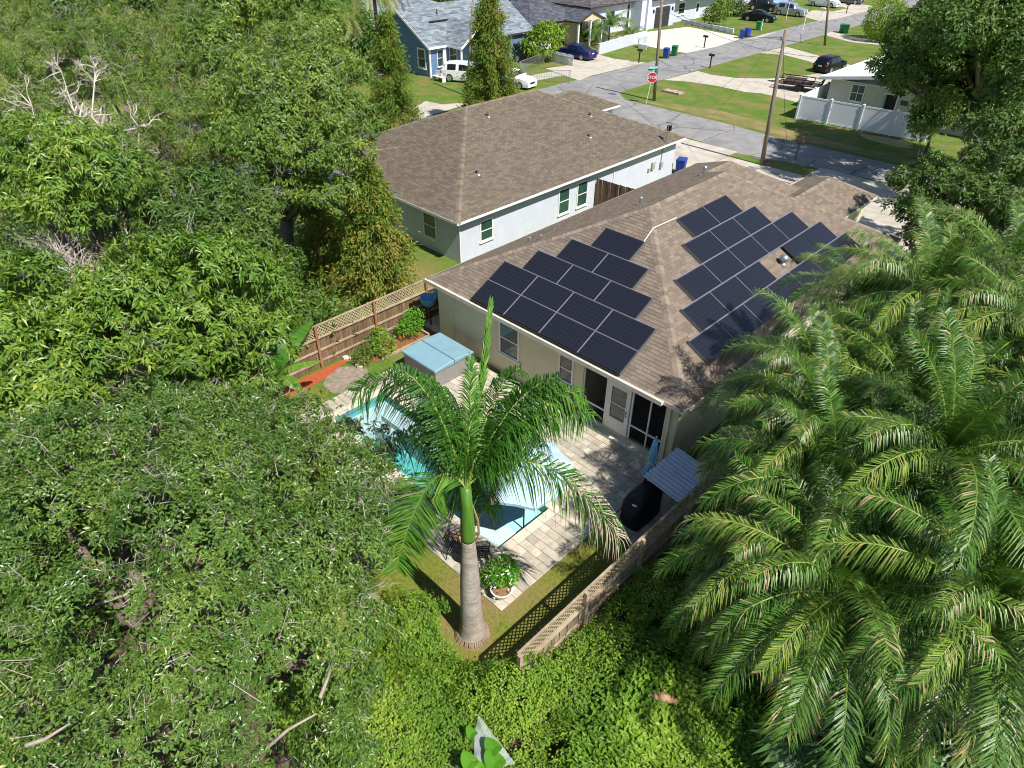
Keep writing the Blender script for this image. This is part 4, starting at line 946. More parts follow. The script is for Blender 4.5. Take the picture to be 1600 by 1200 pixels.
# ================================================================ cars
M['tyre'] = mat('tyre_rubber', (.018, .018, .018), rough=.85); M['rim'] = mat('alloy_rim', (.5, .5, .52), rough=.3, metal=.8)
M['carglass'] = mat('car_glass', (.01, .013, .016), rough=.06, spec=.8); M['tail'] = mat('tail_light', (.45, .01, .02), rough=.2, spec=.6); M['headl'] = mat('head_light', (.7, .72, .75), rough=.15, spec=.7)
CARS = {  # top profile along the length (x from rear 0 to front 1): (x, height, half width), beltline
 'sedan': dict(L=4.65, W=.9, prof=[(0, .78), (.03, .95), (.15, 1.02), (.22, 1.12), (.34, 1.40), (.45, 1.45), (.56, 1.42), (.72, 1.02), (.8, .96), (.95, .82), (1, .66)], cab=(.2, .72)),
 'hatch': dict(L=4.2, W=.9, prof=[(0, .8), (.02, 1.0), (.05, 1.2), (.12, 1.44), (.25, 1.52), (.5, 1.53), (.58, 1.47), (.73, 1.06), (.8, 1.0), (.95, .86), (1, .68)], cab=(.04, .73)),
 'suv': dict(L=4.7, W=.95, prof=[(0, .85), (.02, 1.1), (.05, 1.4), (.1, 1.66), (.25, 1.73), (.5, 1.73), (.6, 1.66), (.72, 1.16), (.8, 1.1), (.95, .98), (1, .75)], cab=(.04, .72)),
}
def car(kind, loc, heading, colr, label, metallic=.3):
    d = CARS[kind]; L, W = d['L'], d['W']; o = root('parked_car', loc, label, 'car', 'parked cars', rz=heading)
    paint = mat('car_paint', colr, rough=.28, spec=.6, metal=metallic)
    pr = d['prof']; xs = np.unique(np.concatenate([np.linspace(0, 1, 33), [p[0] for p in pr]]))
    top = np.interp(xs, [p[0] for p in pr], [p[1] for p in pr]); belt = .92 if kind != 'suv' else 1.05
    c0, c1 = d['cab']; vs = []; ns = 7; secs = []
    for x, t in zip(xs, top):
        e = 1-.16*max(0, abs(x-.5)*2-.72)/.28; w = W*e; cab = c0 < x < c1; b = min(belt, t-.03)
        roofw = w*(.78 if t > belt+.25 else (.78+.16*(1-min(1, max(0, (t-belt)/.25)))))
        X = (x-.5)*L; sec = [(X, w*.96, .2), (X, w, .5), (X, w*.985, b), (X, roofw, max(t-.06, b+.005)), (X, roofw*.75, t)]
        full = sec+[(X, -y, z) for X, y, z in sec[::-1]]; secs.append(sec); vs += full
    k = 10; n = len(xs); fs = [(i*k+j, (i+1)*k+j, (i+1)*k+(j+1) % k, i*k+(j+1) % k) for i in range(n-1) for j in range(k)]
    fs += [tuple(range(k-1, -1, -1)), tuple(range((n-1)*k, n*k))]
    body = part('body', MB().add(vs, fs), paint, o, smooth=False, local=True)
    # side windows, split at the pillar
    for s in (1, -1):
        for (a, b) in ((c0+.1, .5*(c0+c1)-.01), (.5*(c0+c1)+.012, c1-.05)):
            mb = MB(); ii = [i for i in range(n) if a <= xs[i] <= b and top[i] > belt+.12]
            for i, j in zip(ii[:-1], ii[1:]):
                def pt(q, f): p2, p3 = np.array(secs[q][2]), np.array(secs[q][3]); v = p2+(p3-p2)*f+np.array([0, .012, .004]); return (v[0], s*v[1], v[2])
                mb.quad(pt(i, .08), pt(j, .08), pt(j, .9), pt(i, .9))
            if mb.f: part('side_window', mb, M['carglass'], o, local=True)
    def cross(i, j, name):
        mb = MB(); a, b = secs[i], secs[j]; e = .012; sg = 1 if j > i else -1
        pa = [(a[4][0], y, a[4][2]+e) for y in (-a[3][1]*.88, a[3][1]*.88)]; pb = [(b[4][0], y, b[4][2]+e) for y in (-b[3][1]*.9, b[3][1]*.9)]
        mb.quad(pa[0], pa[1], pb[1], pb[0]); part(name, mb, M['carglass'], o, local=True)
    iw = [i for i in range(n) if .5 < xs[i] <= c1+.001 and belt+.12 < top[i] < max(top)-.04]; cross(iw[0], iw[-1], 'windscreen')
    ir = [i for i in range(n) if xs[i] < .36 and belt+.1 < top[i] < max(top)-.03]
    if len(ir) > 1: cross(ir[0], ir[-1], 'rear_window')
    for s in (1, -1):
        part('tail_light', MB().obox((-L/2+.05, s*W*.72, .83), (.07, 0, 0), (0, W*.16, 0), (0, 0, .07)), M['tail'], o, local=True)
        part('headlight', MB().obox((L/2-.06, s*W*.66, .64), (.07, 0, 0), (0, W*.17, 0), (0, 0, .06)), M['headl'], o, local=True)
        part('mirror', MB().obox((L*.17, s*(W+.07), belt+.08), (.08, 0, 0), (0, .09, 0), (0, 0, .06)), paint, o, local=True)
    part('number_plate', MB().obox((-L/2-.005, 0, .72), (.01, 0, 0), (0, .2, 0), (0, 0, .06)), M['trim'], o, local=True)
    part('grille', MB().obox((L/2-.0, 0, .55), (.02, 0, 0), (0, W*.4, 0), (0, 0, .08)), M['black'], o, local=True)
    part('sill_trim', MB().box(-L*.46, L*.46, -W*.93, W*.93, .17, .21), M['black'], o, local=True)
    R0 = .33 if kind != 'suv' else .37
    for X in (-L*.30, L*.315):
        for s in (1, -1):
            wv = part('wheel', MB().tube([(X, s*(W-.2), R0), (X, s*(W+.02), R0)], R0, 18), M['tyre'], o, local=True)
            part('rim', MB().tube([(X, s*(W+.0), R0), (X, s*(W+.03), R0)], R0*.66, 12), M['rim'], wv, local=True)
    return o
def midg(a, b): return (G(*a)+G(*b))/2
car('sedan', (-33.3, 49.1, 0), math.pi+.06, (.012, .02, .12), 'dark blue sedan on the drive behind the small white picket fence')
car('suv', (-37.6, 43.4, 0), math.pi+.1, (.012, .014, .03), 'dark car half hidden behind the green shrub and cypress')
car('hatch', (-10.6, 63.6, 0), R_(84), (.006, .007, .012), 'black hatchback seen from behind on the loop drive')
car('sedan', (-32.0, 88.6, 0), .16, (.006, .007, .01), 'black sedan on the lawn across the main road')
car('suv', (-31.3, 97.0, 0), .06, (.45, .47, .52), 'silver car in front of the dark vehicles on the far lawn', .6)
car('suv', (-36.6, 98.8, 0), .1, (.02, .02, .022), 'black SUV behind the silver car')
car('suv', (-32.0, 110.2, 0), .05, (.7, .7, .7), 'white SUV on the far drive at the top edge', 0)
car('suv', (-31.0, 117.5, 0), .05, (.12, .12, .13), 'grey SUV at the top edge right of the white SUV')
car('sedan', (-29.9, 126.5, 0), .05, (.05, .1, .25), 'blue car at the far top right corner')
car('suv', (-33.4, 32.6, 0), R_(28), (.72, .72, .72), 'white SUV half hidden left of the tall cypress', 0)
car('sedan', (-29.0, 34.6, 0), R_(8), (.75, .75, .74), 'white sedan poking out right of the tall cypress', 0)
# utility trailer on the loop drive
tr_ = root('utility_trailer', (-9.0, 53.2, 0), 'black open utility trailer parked beside the white fence', 'trailer', rz=R_(12))
fr = MB()
for s in (-1, 1):
    fr.bar((-1.9, s*.85, .55), (1.9, s*.85, .55), .06, .08); fr.bar((-1.9, s*.85, 1.05), (1.9, s*.85, 1.05), .07, .07)
    for x in np.linspace(-1.9, 1.9, 6): fr.bar((x, s*.85, .55), (x, s*.85, 1.05), .06, .06)
fr.bar((-1.9, -.85, .95), (-1.9, .85, .95), .05, .05); fr.bar((1.9, -.85, .95), (1.9, .85, .95), .05, .05); fr.bar((-1.9, -.85, .55), (-1.9, .85, .55), .06, .06); fr.bar((1.9, -.85, .55), (1.9, .85, .55), .06, .06)
part('frame', fr, M['blackm'], tr_, local=True)
part('bed', MB().box(-1.86, 1.86, -.8, .8, .5, .54), mat('trailer_bed', (.08, .05, .035), (.14, .09, .06), scale=3), tr_, local=True)
part('drawbar', MB().bar((-1.9, .5, .5), (-3.0, 0, .45), .06, .06).bar((-1.9, -.5, .5), (-3.0, 0, .45), .06, .06), M['blackm'], tr_, local=True)
rm = MB()
for y in np.linspace(-.8, .8, 7): rm.bar((1.93, y, .55), (2.25, y, 1.75), .035, .035)
for f in (0, .33, .66, 1): rm.bar((1.93+.32*f, -.85, .55+1.2*f), (1.93+.32*f, .85, .55+1.2*f), .035, .035)
part('ramp_gate', rm, M['blackm'], tr_, local=True)
for s in (-1, 1):
    part('wheel', MB().tube([(.1, s*.88, .33), (.1, s*1.08, .33)], .33, 16), M['tyre'], tr_, local=True); part('mudguard', MB().box(-.35, .55, min(s*.87, s*1.1), max(s*.87, s*1.1), .68, .72), M['blackm'], tr_, local=True)
part('load', MB().obox((-.4, 0, .72), (.9, .1, 0), (-.05, .5, .1), (0, 0, .18)).obox((.7, .2, .65), (.5, 0, .1), (0, .3, 0), (0, 0, .1)), mat('scrap_load', (.09, .05, .04), (.03, .025, .025), scale=3), tr_, local=True)
# ================================================================ white fence and white roofed house at the corner
M['vinyl'] = mat('white_vinyl', (.80, .81, .83), (.76, .78, .80), rough=.4, scale=1.5)
vf = root('fence', (0, 43.75, 0), 'white vinyl panel fence in front of the white roofed house', 'fence')
def vinyl_run(a, b, nb, h=1.85):
    a = np.asarray(a, float); b = np.asarray(b, float); u = NV(b-a); L = np.linalg.norm(b-a)
    for i in range(nb+1):
        p = a+u*L*i/nb; pp = part('post', MB().box(p[0]-.075, p[0]+.075, p[1]-.075, p[1]+.075, 0, h+.06), M['vinyl'], vf)
        part('post_cap', MB().add([(p[0]-.09, p[1]-.09, h+.06), (p[0]+.09, p[1]-.09, h+.06), (p[0]+.09, p[1]+.09, h+.06), (p[0]-.09, p[1]+.09, h+.06), (p[0], p[1], h+.15)], [(0, 1, 4), (1, 2, 4), (2, 3, 4), (3, 0, 4)]), M['vinyl'], pp)
    for i in range(nb):
        p = a+u*(L*i/nb+.08); q = a+u*(L*(i+1)/nb-.08)
        part('panel', MB().bar((*p, h/2), (*q, h/2), .03, h-.24), M['vinyl'], vf)
        part('rail', MB().bar((*p, h-.06), (*q, h-.06), .05, .12).bar((*p, .1), (*q, .1), .05, .12), M['vinyl'], vf)
vinyl_run((-4.55, 43.4), (5.3, 44.3), 4); vinyl_run((-4.6, 43.6), (-5.0, 52.2), 3)
wh = root('house', (2, 52, 0), 'low house with a bright white low pitched roof and grey walls behind the vinyl fence', 'house')
wx0, wx1, wy0, wy1 = -4.2, 8.4, 48.0, 60.0; HE = 2.75; pk = 1.9; pz = 3.75
wl = MB(); wl.box(wx0, wx1, wy0, wy1, 0, HE); wl.add([(wx0, wy0, HE), (wx1, wy0, HE), (pk, wy0, pz-.15), (wx0, wy1, HE), (wx1, wy1, HE), (pk, wy1, pz-.15)], [(0, 1, 2), (4, 3, 5)])
part('wall', wl, mat('grey_board_wall', (.50, .47, .44), (.45, .42, .39), rough=.85, scale=2, stretch=(6, 6, .5)), wh)
rf = MB(); e = .75
for xa, xb in ((wx0-e, pk), (wx1+e, pk)):
    za = HE-(pz-HE)*e/(pk-wx0)*.6
    rf.add([(xa, wy0-e, za), (xb, wy0-e, pz), (xb, wy1+e, pz), (xa, wy1+e, za), (xa, wy0-e, za-.14), (xb, wy0-e, pz-.14), (xb, wy1+e, pz-.14), (xa, wy1+e, za-.14)],
           [(0, 1, 2, 3), (7, 6, 5, 4), (0, 4, 5, 1), (2, 6, 7, 3), (3, 7, 4, 0)])
wr = part('roof', rf, mat('white_roof_coating', (.80, .80, .79), (.74, .73, .71), rough=.6, scale=.8, detail=6), wh)
part('fascia', MB().bar((wx0-e, wy0-e-.02, HE-.2), (pk, wy0-e-.02, pz-.14), .03, .24).bar((pk, wy0-e-.02, pz-.14), (wx1+e, wy0-e-.02, HE-.2), .03, .24), M['trim'], wr)
window(wh, (-2.3, wy0, 1.15), (1, 0, 0), (0, -1, 0), 1.0, 1.2, 2, 2)
ww = part('door', MB().box(.35, .45, wy0-.05, wy0+.02, 0, 2.15).box(1.4, 1.5, wy0-.05, wy0+.02, 0, 2.15).box(.45, 1.4, wy0-.05, wy0+.02, 2.05, 2.15), M['trim'], wh)
part('door_opening', MB().quad((.45, wy0-.01, 0), (1.4, wy0-.01, 0), (1.4, wy0-.01, 2.05), (.45, wy0-.01, 2.05)), M['black'], ww)
part('door_leaf', MB().obox((.52, wy0-.25, 1.02), (.03, .25, 0), (-.02, .004, 0), (0, 0, 1.0)), mat('door_teal', (.35, .45, .47)), ww)
part('wall_plaque', MB().box(1.75, 2.3, wy0-.06, wy0, 1.45, 1.8), M['glass'], wh); part('wall_vent', MB().box(1.5, 2.1, wy0-.05, wy0, 3.0, 3.2), M['metal'], wh)
part('soffit_board', MB().box(wx0, wx1, wy0-e, wy0-.02, HE-.10, HE-.07), M['trim'], wh)
# ================================================================ houses across the main road
def plane_roof(parent, polys, mt, name='roof', seed=1, ex=.25, tw=.6):
    mb = MB()
    for p in polys: slab(mb, p, .16)
    r_ = part(name, mb, M['under'], parent); shingles(polys, 'shingle_field', r_, mt, ex=ex, tw=tw, seed=seed)
    return r_
# blue house
bh = root('house', (-41, 38, 0), 'blue clapboard house with a grey shingle gable roof', 'house')
bx0, bx1, by0, by1, be, bp_, bm = -46.3, -36.9, 31.0, 45.5, 2.95, 5.7, -41.6
cl = MB()
for k in range(14): cl.box(bx0-.012*(k % 2), bx1+.012*(k % 2), by0-.012*(k % 2), by1, be*k/14, be*(k+1)/14)
part('wall', cl, M['wall_blue'], bh)
part('gable_wall', MB().add([(bx0, by0, be), (bx1, by0, be), (bm, by0, bp_-.12), (bx0, by0+.2, be), (bx1, by0+.2, be), (bm, by0+.2, bp_-.12)], [(0, 1, 2), (5, 4, 3), (0, 2, 5, 3), (1, 4, 5, 2)]), M['wall_blue'], bh)
sl_ = (bp_-be)/(bx1-bm); ov = .35
pr_ = [[(bx1+ov, by0-ov, be-sl_*ov), (bx1+ov, by1+ov, be-sl_*ov), (bm, by1+ov, bp_), (bm, by0-ov, bp_)], [(bx0-ov, by1+ov, be-sl_*ov), (bx0-ov, by0-ov, be-sl_*ov), (bm, by0-ov, bp_), (bm, by1+ov, bp_)]]
# porch roof: cross gable towards the road
qx, q0, q1 = -34.4, 33.0, 38.6; qm = (q0+q1)/2; qz = be-sl_*ov+.02; qp = 4.6
pr_ += [[(-41, q0, qz), (qx, q0, qz), (qx, qm, qp), (-41, qm, qp)][:4], [(qx, q1, qz), (-41, q1, qz), (-41, qm, qp), (qx, qm, qp)]]
brf = plane_roof(bh, pr_, M['shingle_g'], seed=70)
fs_ = MB(); fs_.bar((bx1+ov, by0-ov-.02, be-sl_*ov-.07), (bm, by0-ov-.02, bp_-.07), .04, .2); fs_.bar((bm, by0-ov-.02, bp_-.07), (bx0-ov, by0-ov-.02, be-sl_*ov-.07), .04, .2)
fs_.bar((bx1+ov+.02, by0-ov, be-sl_*ov-.07), (bx1+ov+.02, q0, be-sl_*ov-.07), .04, .2); fs_.bar((-36.5, q0-.02, qz-.08), (qx, q0-.02, qz-.08), .04, .2)
fs_.bar((qx+.02, q0, qz-.08), (qx+.02, qm, qp-.08), .04, .2); fs_.bar((qx+.02, qm, qp-.08), (qx+.02, q1, qz-.08), .04, .2)
part('fascia', fs_, M['trim'], brf)
part('ridge_vent', MB().box(-39.6, -39.2, 33.2, 36.0, 4.42, 4.5), M['black'], brf); part('vent_pipe', MB().tube([(-40.2, 35, 4.7), (-40.2, 35, 5.35)], .06, 8), M['black'], brf)
for y in (34.6,): window(bh, (bx1+.012, y-2.6, .9), (0, 1, 0), (1, 0, 0), .95, 1.45, 2, 1)
window(bh, (-38.6, by0-.014, .8), (1, 0, 0), (0, -1, 0), 1.0, 1.6, 2, 1, fr=.13); window(bh, (-44.5, by0-.014, .8), (1, 0, 0), (0, -1, 0), 1.0, 1.6, 2, 1, fr=.13)
part('corner_board', MB().box(bx1-.1, bx1+.03, by0-.03, by0+.15, 0, be).box(-36.88, -36.7, 32.6, 33.0, 0, 2.6), M['trim'], bh)
for y in (33.2, 35.8, 38.4): part('porch_post', MB().box(-34.75, -34.6, y-.08, y+.08, .2, 2.6), M['trim'], bh)
part('porch_floor', MB().box(-36.85, -34.5, 33.0, 38.6, 0, .2), M['concrete'], bh)
window(bh, (bx1+.012, 33.6, 1.0), (0, 1, 0), (1, 0, 0), .9, 1.4, 2, 1); part('door', MB().box(bx1+.013, bx1+.06, 36.6, 37.6, .2, 2.3), M['trim'], bh)
part('window', MB().box(bx1+.013, bx1+.06, 40.5, 42.3, .9, 2.2), M['glass'], bh)
# porch clutter: bench and rocking chair
bc = root('garden_bench', (-35.2, 30.6, 0), 'white garden bench on the lawn in front of the blue house', 'bench')
part('seat', MB().box(-36.0, -34.4, 30.4, 30.85, .38, .44), M['trim'], bc); part('backrest', MB().box(-36.0, -34.4, 30.86, 30.92, .44, .85), M['trim'], bc)
for x in (-35.95, -34.5): part('leg', MB().box(x, x+.07, 30.42, 30.86, 0, .38), M['trim'], bc)
# beige house
yh = root('house', (-43, 53, 0), 'tan house with a dark grey hip roof and a carport', 'house')
x0, x1, y0, y1, hh, pp = -48.6, -38.7, 47.2, 58.0, 2.75, .42
part('wall', MB().box(x0+.4, x1-.6, y0+3.2, y1-.4, 0, hh-.05).box(x1-2.2, x1-.4, 54.2, y1-.4, 0, hh-.05), M['wall_tan'], yh)
pl, cps = hipped(x0, x1, y0, y1, hh, pp); yr = plane_roof(yh, pl, M['shingle_d'], seed=90)
fm = MB(); fascia(fm, [(x0, y0), (x1, y0), (x1, y1), (x0, y1), (x0, y0)], hh+.02, .16, .05); part('fascia', fm, M['blackm'], yr)
ex_ = [[(-39.2, 53.4, 2.75), (-36.6, 53.4, 2.75), (-36.6, 55.9, 3.7), (-41, 55.9, 3.7)], [(-36.6, 58.4, 2.75), (-39.2, 58.4, 2.75), (-41, 55.9, 3.7), (-36.6, 55.9, 3.7)]]
plane_roof(yh, ex_, M['shingle_d'], name='porch_roof', seed=95)
for x, y in ((-38.9, 47.5), (-43.5, 47.5), (-36.9, 53.7), (-36.9, 55.9), (-36.9, 58.1)): part('post', MB().box(x-.1, x+.1, y-.1, y+.1, 0, 2.7), M['trim'], yh)
part('low_wall', MB().box(-43.4, -39.0, 47.4, 47.55, 0, 1.0), M['wall_white'], yh); part('wall_panel', MB().box(-39.2, -38.95, 47.6, 51, 0, 1.05), M['wall_white'], yh)
window(yh, (x1-.6, 51.4, .9), (0, 1, 0), (1, 0, 0), 1.1, 1.3, 2, 1); window(yh, (x1-.4, 56.2, .9), (0, 1, 0), (1, 0, 0), .8, 1.4, 2, 1)
part('door', MB().box(x1-.6, x1-.55, 53.1, 54.0, 0, 2.1), mat('dark_red_door', (.06, .015, .02), rough=.5), yh)
part('gable_fill', MB().add([(-36.75, 53.6, 2.75), (-36.75, 58.2, 2.75), (-36.75, 55.9, 3.6)], [(0, 1, 2)]), M['wall_tan'], yh)
# white modern house with the dark garage door
mh = root('house', (-42, 70, 0), 'white rendered house with dark roofs and a dark garage door', 'house')
part('wall', MB().box(-50, -40.6, 60.4, 70.0, 0, 3.4).box(-50, -38.6, 70.0, 76.4, 0, 3.6).box(-50, -39.6, 76.4, 90, 0, 2.9), M['wall_white'], mh)
part('tower', MB().box(-46, -40.3, 69.0, 70.6, 3.4, 5.2).box(-40.6, -38.9, 69.0, 70.0, 0, 5.0), M['wall_white'], mh)
pl, _ = hipped(-51, -40.0, 59.6, 69.2, 3.4, .38); plane_roof(mh, pl, M['shingle_br'], seed=101)
pl, _ = hipped(-50, -38.0, 70.7, 77.2, 3.6, .4); plane_roof(mh, pl, M['shingle_br'], seed=105)
part('flat_eave', MB().box(-50, -38.4, 77.3, 91, 2.9, 3.12), M['trim'], mh)
gd = part('garage_door', MB().box(-38.62, -38.55, 71.8, 75.2, .05, 2.5), mat('dark_door', (.05, .05, .055), (.035, .035, .04), rough=.5, scale=2), mh)
for k in range(1, 5): part('panel_line', MB().box(-38.57, -38.53, 71.8, 75.2, .5*k-.012, .5*k+.012), M['black'], gd)
window(mh, (-40.6, 64.3, .9), (0, 1, 0), (1, 0, 0), 1.0, 1.5, 2, 1, fmat=M['blackm']); window(mh, (-39.6, 79.0, 1.0), (0, 1, 0), (1, 0, 0), 1.5, 1.3, 2, 1, fr=.2)
part('door', MB().box(-39.62, -39.54, 83.4, 84.5, 0, 2.2), M['trim'], mh); part('door_pane', MB().box(-39.55, -39.52, 83.65, 84.25, .9, 1.9), M['glass'], mh)
part('window_slit', MB().box(-40.62, -40.58, 68.2, 68.6, .3, 3.0), M['black'], mh)
for y in (71.3, 75.8): part('wall_lamp', MB().box(-38.62, -38.45, y-.1, y+.1, 1.9, 2.3), M['black'], mh)
# far houses along the top edge
def far_house(label, x0, x1, y0, y1, h, wmat, rmat, p=.35, wins=()):
    r_ = root('house', ((x0+x1)/2, (y0+y1)/2, 0), label, 'house'); part('wall', MB().box(x0+.4, x1-.4, y0+.4, y1-.4, 0, h), wmat, r_)
    pl, _ = hipped(x0, x1, y0, y1, h, p); rr = plane_roof(r_, pl, rmat, seed=int(y0)); fm = MB(); fascia(fm, [(x0, y0), (x1, y0), (x1, y1), (x0, y1), (x0, y0)], h+.02, .18, .05); part('fascia', fm, M['trim'], rr)
    for y in wins: window(r_, (x1-.4, y, .9), (0, 1, 0), (1, 0, 0), 1.3, 1.3, 2, 2)
    part('door', MB().box(x1-.41, x1-.33, (y0+y1)/2, (y0+y1)/2+1, 0, 2.1), M['blackm'], r_)
    return r_
far_house('white house at the top edge behind the hedge and black sedan', -50, -38.5, 93, 104, 2.8, M['wall_white'], M['shingle_d'], wins=(94.5, 100))
far_house('pale blue house at the top edge behind the silver car', -50, -38.5, 106, 118, 2.8, mat('pale_blue_wall', (.3, .42, .6)), M['shingle_g'], wins=(108, 113))
far_house('cream house beyond the far drive at the top edge', -50, -39, 121, 134, 2.8, M['wall_tan'], M['shingle_br'], wins=(123, 129))
far_house('grey roofed house behind the blue house', -66, -54, 34, 50, 2.9, M['wall_white'], M['shingle_g'])
far_house('dark roofed house in the second row behind the tan house', -70, -57, 56, 70, 2.9, M['wall_white'], M['shingle_d'])
far_house('white house in the second row behind the garage house', -72, -58, 76, 92, 2.9, M['wall_white'], M['shingle_br'])
# low walls and small fences across the road
lw = root('garden_wall', (-33.2, 57, 0), 'low white garden wall beside the date palm shrub', 'wall')
part('wall', MB().bar((-32.6, 52.3, .55), (-34.0, 63.5, .55), .18, 1.1), M['wall_white'], lw); part('coping', MB().bar((-32.6, 52.28, 1.12), (-34.0, 63.52, 1.12), .22, .05), M['trim'], lw)
wf = root('fence', (-40.5, 59.3, 0), 'tall white privacy fence between the tan and white houses', 'fence')
for i in range(4): part('panel', MB().box(-43+i*1.6, -43+i*1.6+1.5, 59.2, 59.26, .05, 1.9), M['vinyl'], wf); part('post', MB().box(-43.1+i*1.6, -43.0+i*1.6, 59.17, 59.29, 0, 2.0), M['vinyl'], wf)
pk_ = root('fence', (-32, 44.5, 0), 'small white picket fence beside the dark blue sedan', 'fence')
pme = MB().add([(-.06, -.012, 0), (.06, -.012, 0), (.06, -.012, 1.0), (0, -.012, 1.12), (-.06, -.012, 1.0), (-.06, .012, 0), (.06, .012, 0), (.06, .012, 1.0), (0, .012, 1.12), (-.06, .012, 1.0)], [(0, 1, 2, 3, 4), (9, 8, 7, 6, 5), (0, 5, 6, 1), (1, 6, 7, 2), (2, 7, 8, 3), (3, 8, 9, 4), (4, 9, 5, 0)]).mesh('picket', mat('picket_paint', (.62, .66, .7), (.5, .54, .6), rough=.7))
for i in range(18):
    o = link('picket', pme, pk_); o.location = (-33.7+i*.18+32, 45.6-.012*i-44.5, 0)
part('rail', MB().bar((-33.75, 45.57, .35), (-30.55, 45.36, .35), .04, .07).bar((-33.75, 45.57, .85), (-30.55, 45.36, .85), .04, .07), M['vinyl'], pk_)
hw = root('garden_wall', (-33, 79, 0), 'low white block edging at the hedge of the white house', 'wall')
for i in range(8): part('block', MB().box(-38.4+i*1.15, -38.4+i*1.15+1.1, 78.2-.25*i, 78.45-.25*i, 0, .55), M['wall_white'], hw)
# chain link fence at the corner
cf = root('fence', (-31, 40, 0), 'low chain link fence along the gravel drive by the cypress', 'fence')
cl_mat = bpy.data.materials.new('chain_link'); cl_mat.use_nodes = True
cm = MB(); A_ = [(-33.5, 44.0), (-32.1, 38.8), (-28.7, 36.9), (-25.9, 39.4)]
for (a, b) in zip(A_[:-1], A_[1:]):
    L = math.dist(a, b); nst = int(L/.16)
    for i in range(nst+1):
        x = a[0]+(b[0]-a[0])*i/nst; y = a[1]+(b[1]-a[1])*i/nst; cm.box(x-.008, x+.008, y-.008, y+.008, .03, 1.1)
    part('rail', MB().bar((*a, 1.12), (*b, 1.12), .04, .04).bar((*a, .55), (*b, .55), .015, .015), M['metal'], cf)
part('mesh', cm, M['metal'], cf, kind='stuff')
for a in A_: part('post', MB().tube([(*a, 0), (*a, 1.18)], .04, 8), M['metal'], cf)
# white bench with dark seats at the small lawn
sb = root('garden_bench', G(1010, 76), 'white and black seat on the small lawn behind the left bins', 'bench'); b = G(1010, 76)
part('seat', MB().box(b[0]-.9, b[0]+.3, b[1]-.4, b[1]+.5, .35, .45), M['trim'], sb); part('backrest', MB().box(b[0]-1.0, b[0]-.9, b[1]-.4, b[1]+1.3, .4, 1.1), mat('grey_cushion', (.4, .44, .46)), sb); part('leg', MB().box(b[0]-.9, b[0]+.3, b[1]-.4, b[1]-.32, 0, .35), M['trim'], sb)
for i, (px, py, h) in enumerate([(1228, 30, 4.2), (1250, 66, 3.6), (1189, 48, 1.3)]):
    b = G(px, py); o = root('sign_post', b, ['thin pale post on the lawn in front of the silver car', 'thin grey post at the loop drive entrance', 'short white post beside the far green bin'][i], 'post'); part('shaft', MB().tube([b, b+np.array([0, 0, h])], .05, 8), M['trim'], o); part('cap', MB().lathe([(.06, 0), (.06, .03), (.01, .06)], (b[0], b[1], h), 8), M['trim'], o)
# ================================================================ plants
UPZ = np.array([0, 0, 1.0])
def nrm(a): return a/(np.linalg.norm(a, axis=-1, keepdims=True)+1e-9)
def wob(P, s, seed):
    """cheap smooth 3D noise, about -1..1"""
    r = np.random.default_rng(seed); o = np.zeros(len(P))
    for k in range(5):
        d = r.normal(size=3)*s*(1+.5*k); o += np.sin(P@d+r.uniform(0, 6.28))/(1+.4*k)
    return o/2.6
def leaf_geo(C, N, per, L, W, rng, spread=.28, droop=.35, out=.55, jitter=.9, tint=None, fold=.12, tvar=.45, up=.35, ros=0.0):
    """C,N: clump centres and outward normals -> diamond leaves (V, F, tint); ros: how strictly the leaves radiate as a rosette"""
    n = len(C)*per; c = np.repeat(C, per, 0); nn = np.repeat(N, per, 0)
    p = c+rng.normal(size=(n, 3))*spread
    if ros > 0:
        h = np.where(np.abs(nn[:, 2:3]) < .9, UPZ, np.array([1., 0, 0])); x = nrm(np.cross(nn, h)); y = np.cross(nn, x)
        an = (np.tile(np.arange(per)*2.39996, len(C))+np.repeat(rng.uniform(0, 6.28, len(C)), per)+rng.normal(size=n)*.25)[:, None]
        lat = x*np.cos(an)+y*np.sin(an); lift = rng.uniform(-.15, .9, (n, 1))
        d = nrm(lat+nn*lift-UPZ*droop*(.4+.8*rng.random((n, 1)))+rng.normal(size=(n, 3))*.18)
        fn = nrm(nn*1.0+UPZ*up-lat*.25+rng.normal(size=(n, 3))*.22)
    else:
        d = nrm(nn*out+rng.normal(size=(n, 3))*jitter*.6-UPZ*droop*rng.random((n, 1)))
        fn = nrm(nn*.6+UPZ*up+rng.normal(size=(n, 3))*.5)
    s = nrm(np.cross(d, fn)); fn = np.cross(s, d)
    l = (L*(.65+.7*rng.random((n, 1)))); w_ = W*(.7+.6*rng.random((n, 1)))
    V = np.empty((n, 4, 3)); V[:, 0] = p; V[:, 1] = p+d*l*.45+s*w_/2+fn*fold*w_; V[:, 2] = p+d*l-UPZ*l*.14; V[:, 3] = p+d*l*.45-s*w_/2+fn*fold*w_
    F = np.arange(n*4).reshape(n, 4)
    t = (np.repeat(tint if tint is not None else rng.random(len(C)), per)*(1-tvar)+rng.random(n)*tvar)
    return V.reshape(-1, 3), F, np.clip(t, 0, 1)
def merge(parts):
    V = []; F = []; T = []; o = 0
    for v, f, t in parts: V.append(v); F.append(f+o); T.append(t); o += len(v)
    return np.concatenate(V), np.concatenate(F), np.concatenate(T)
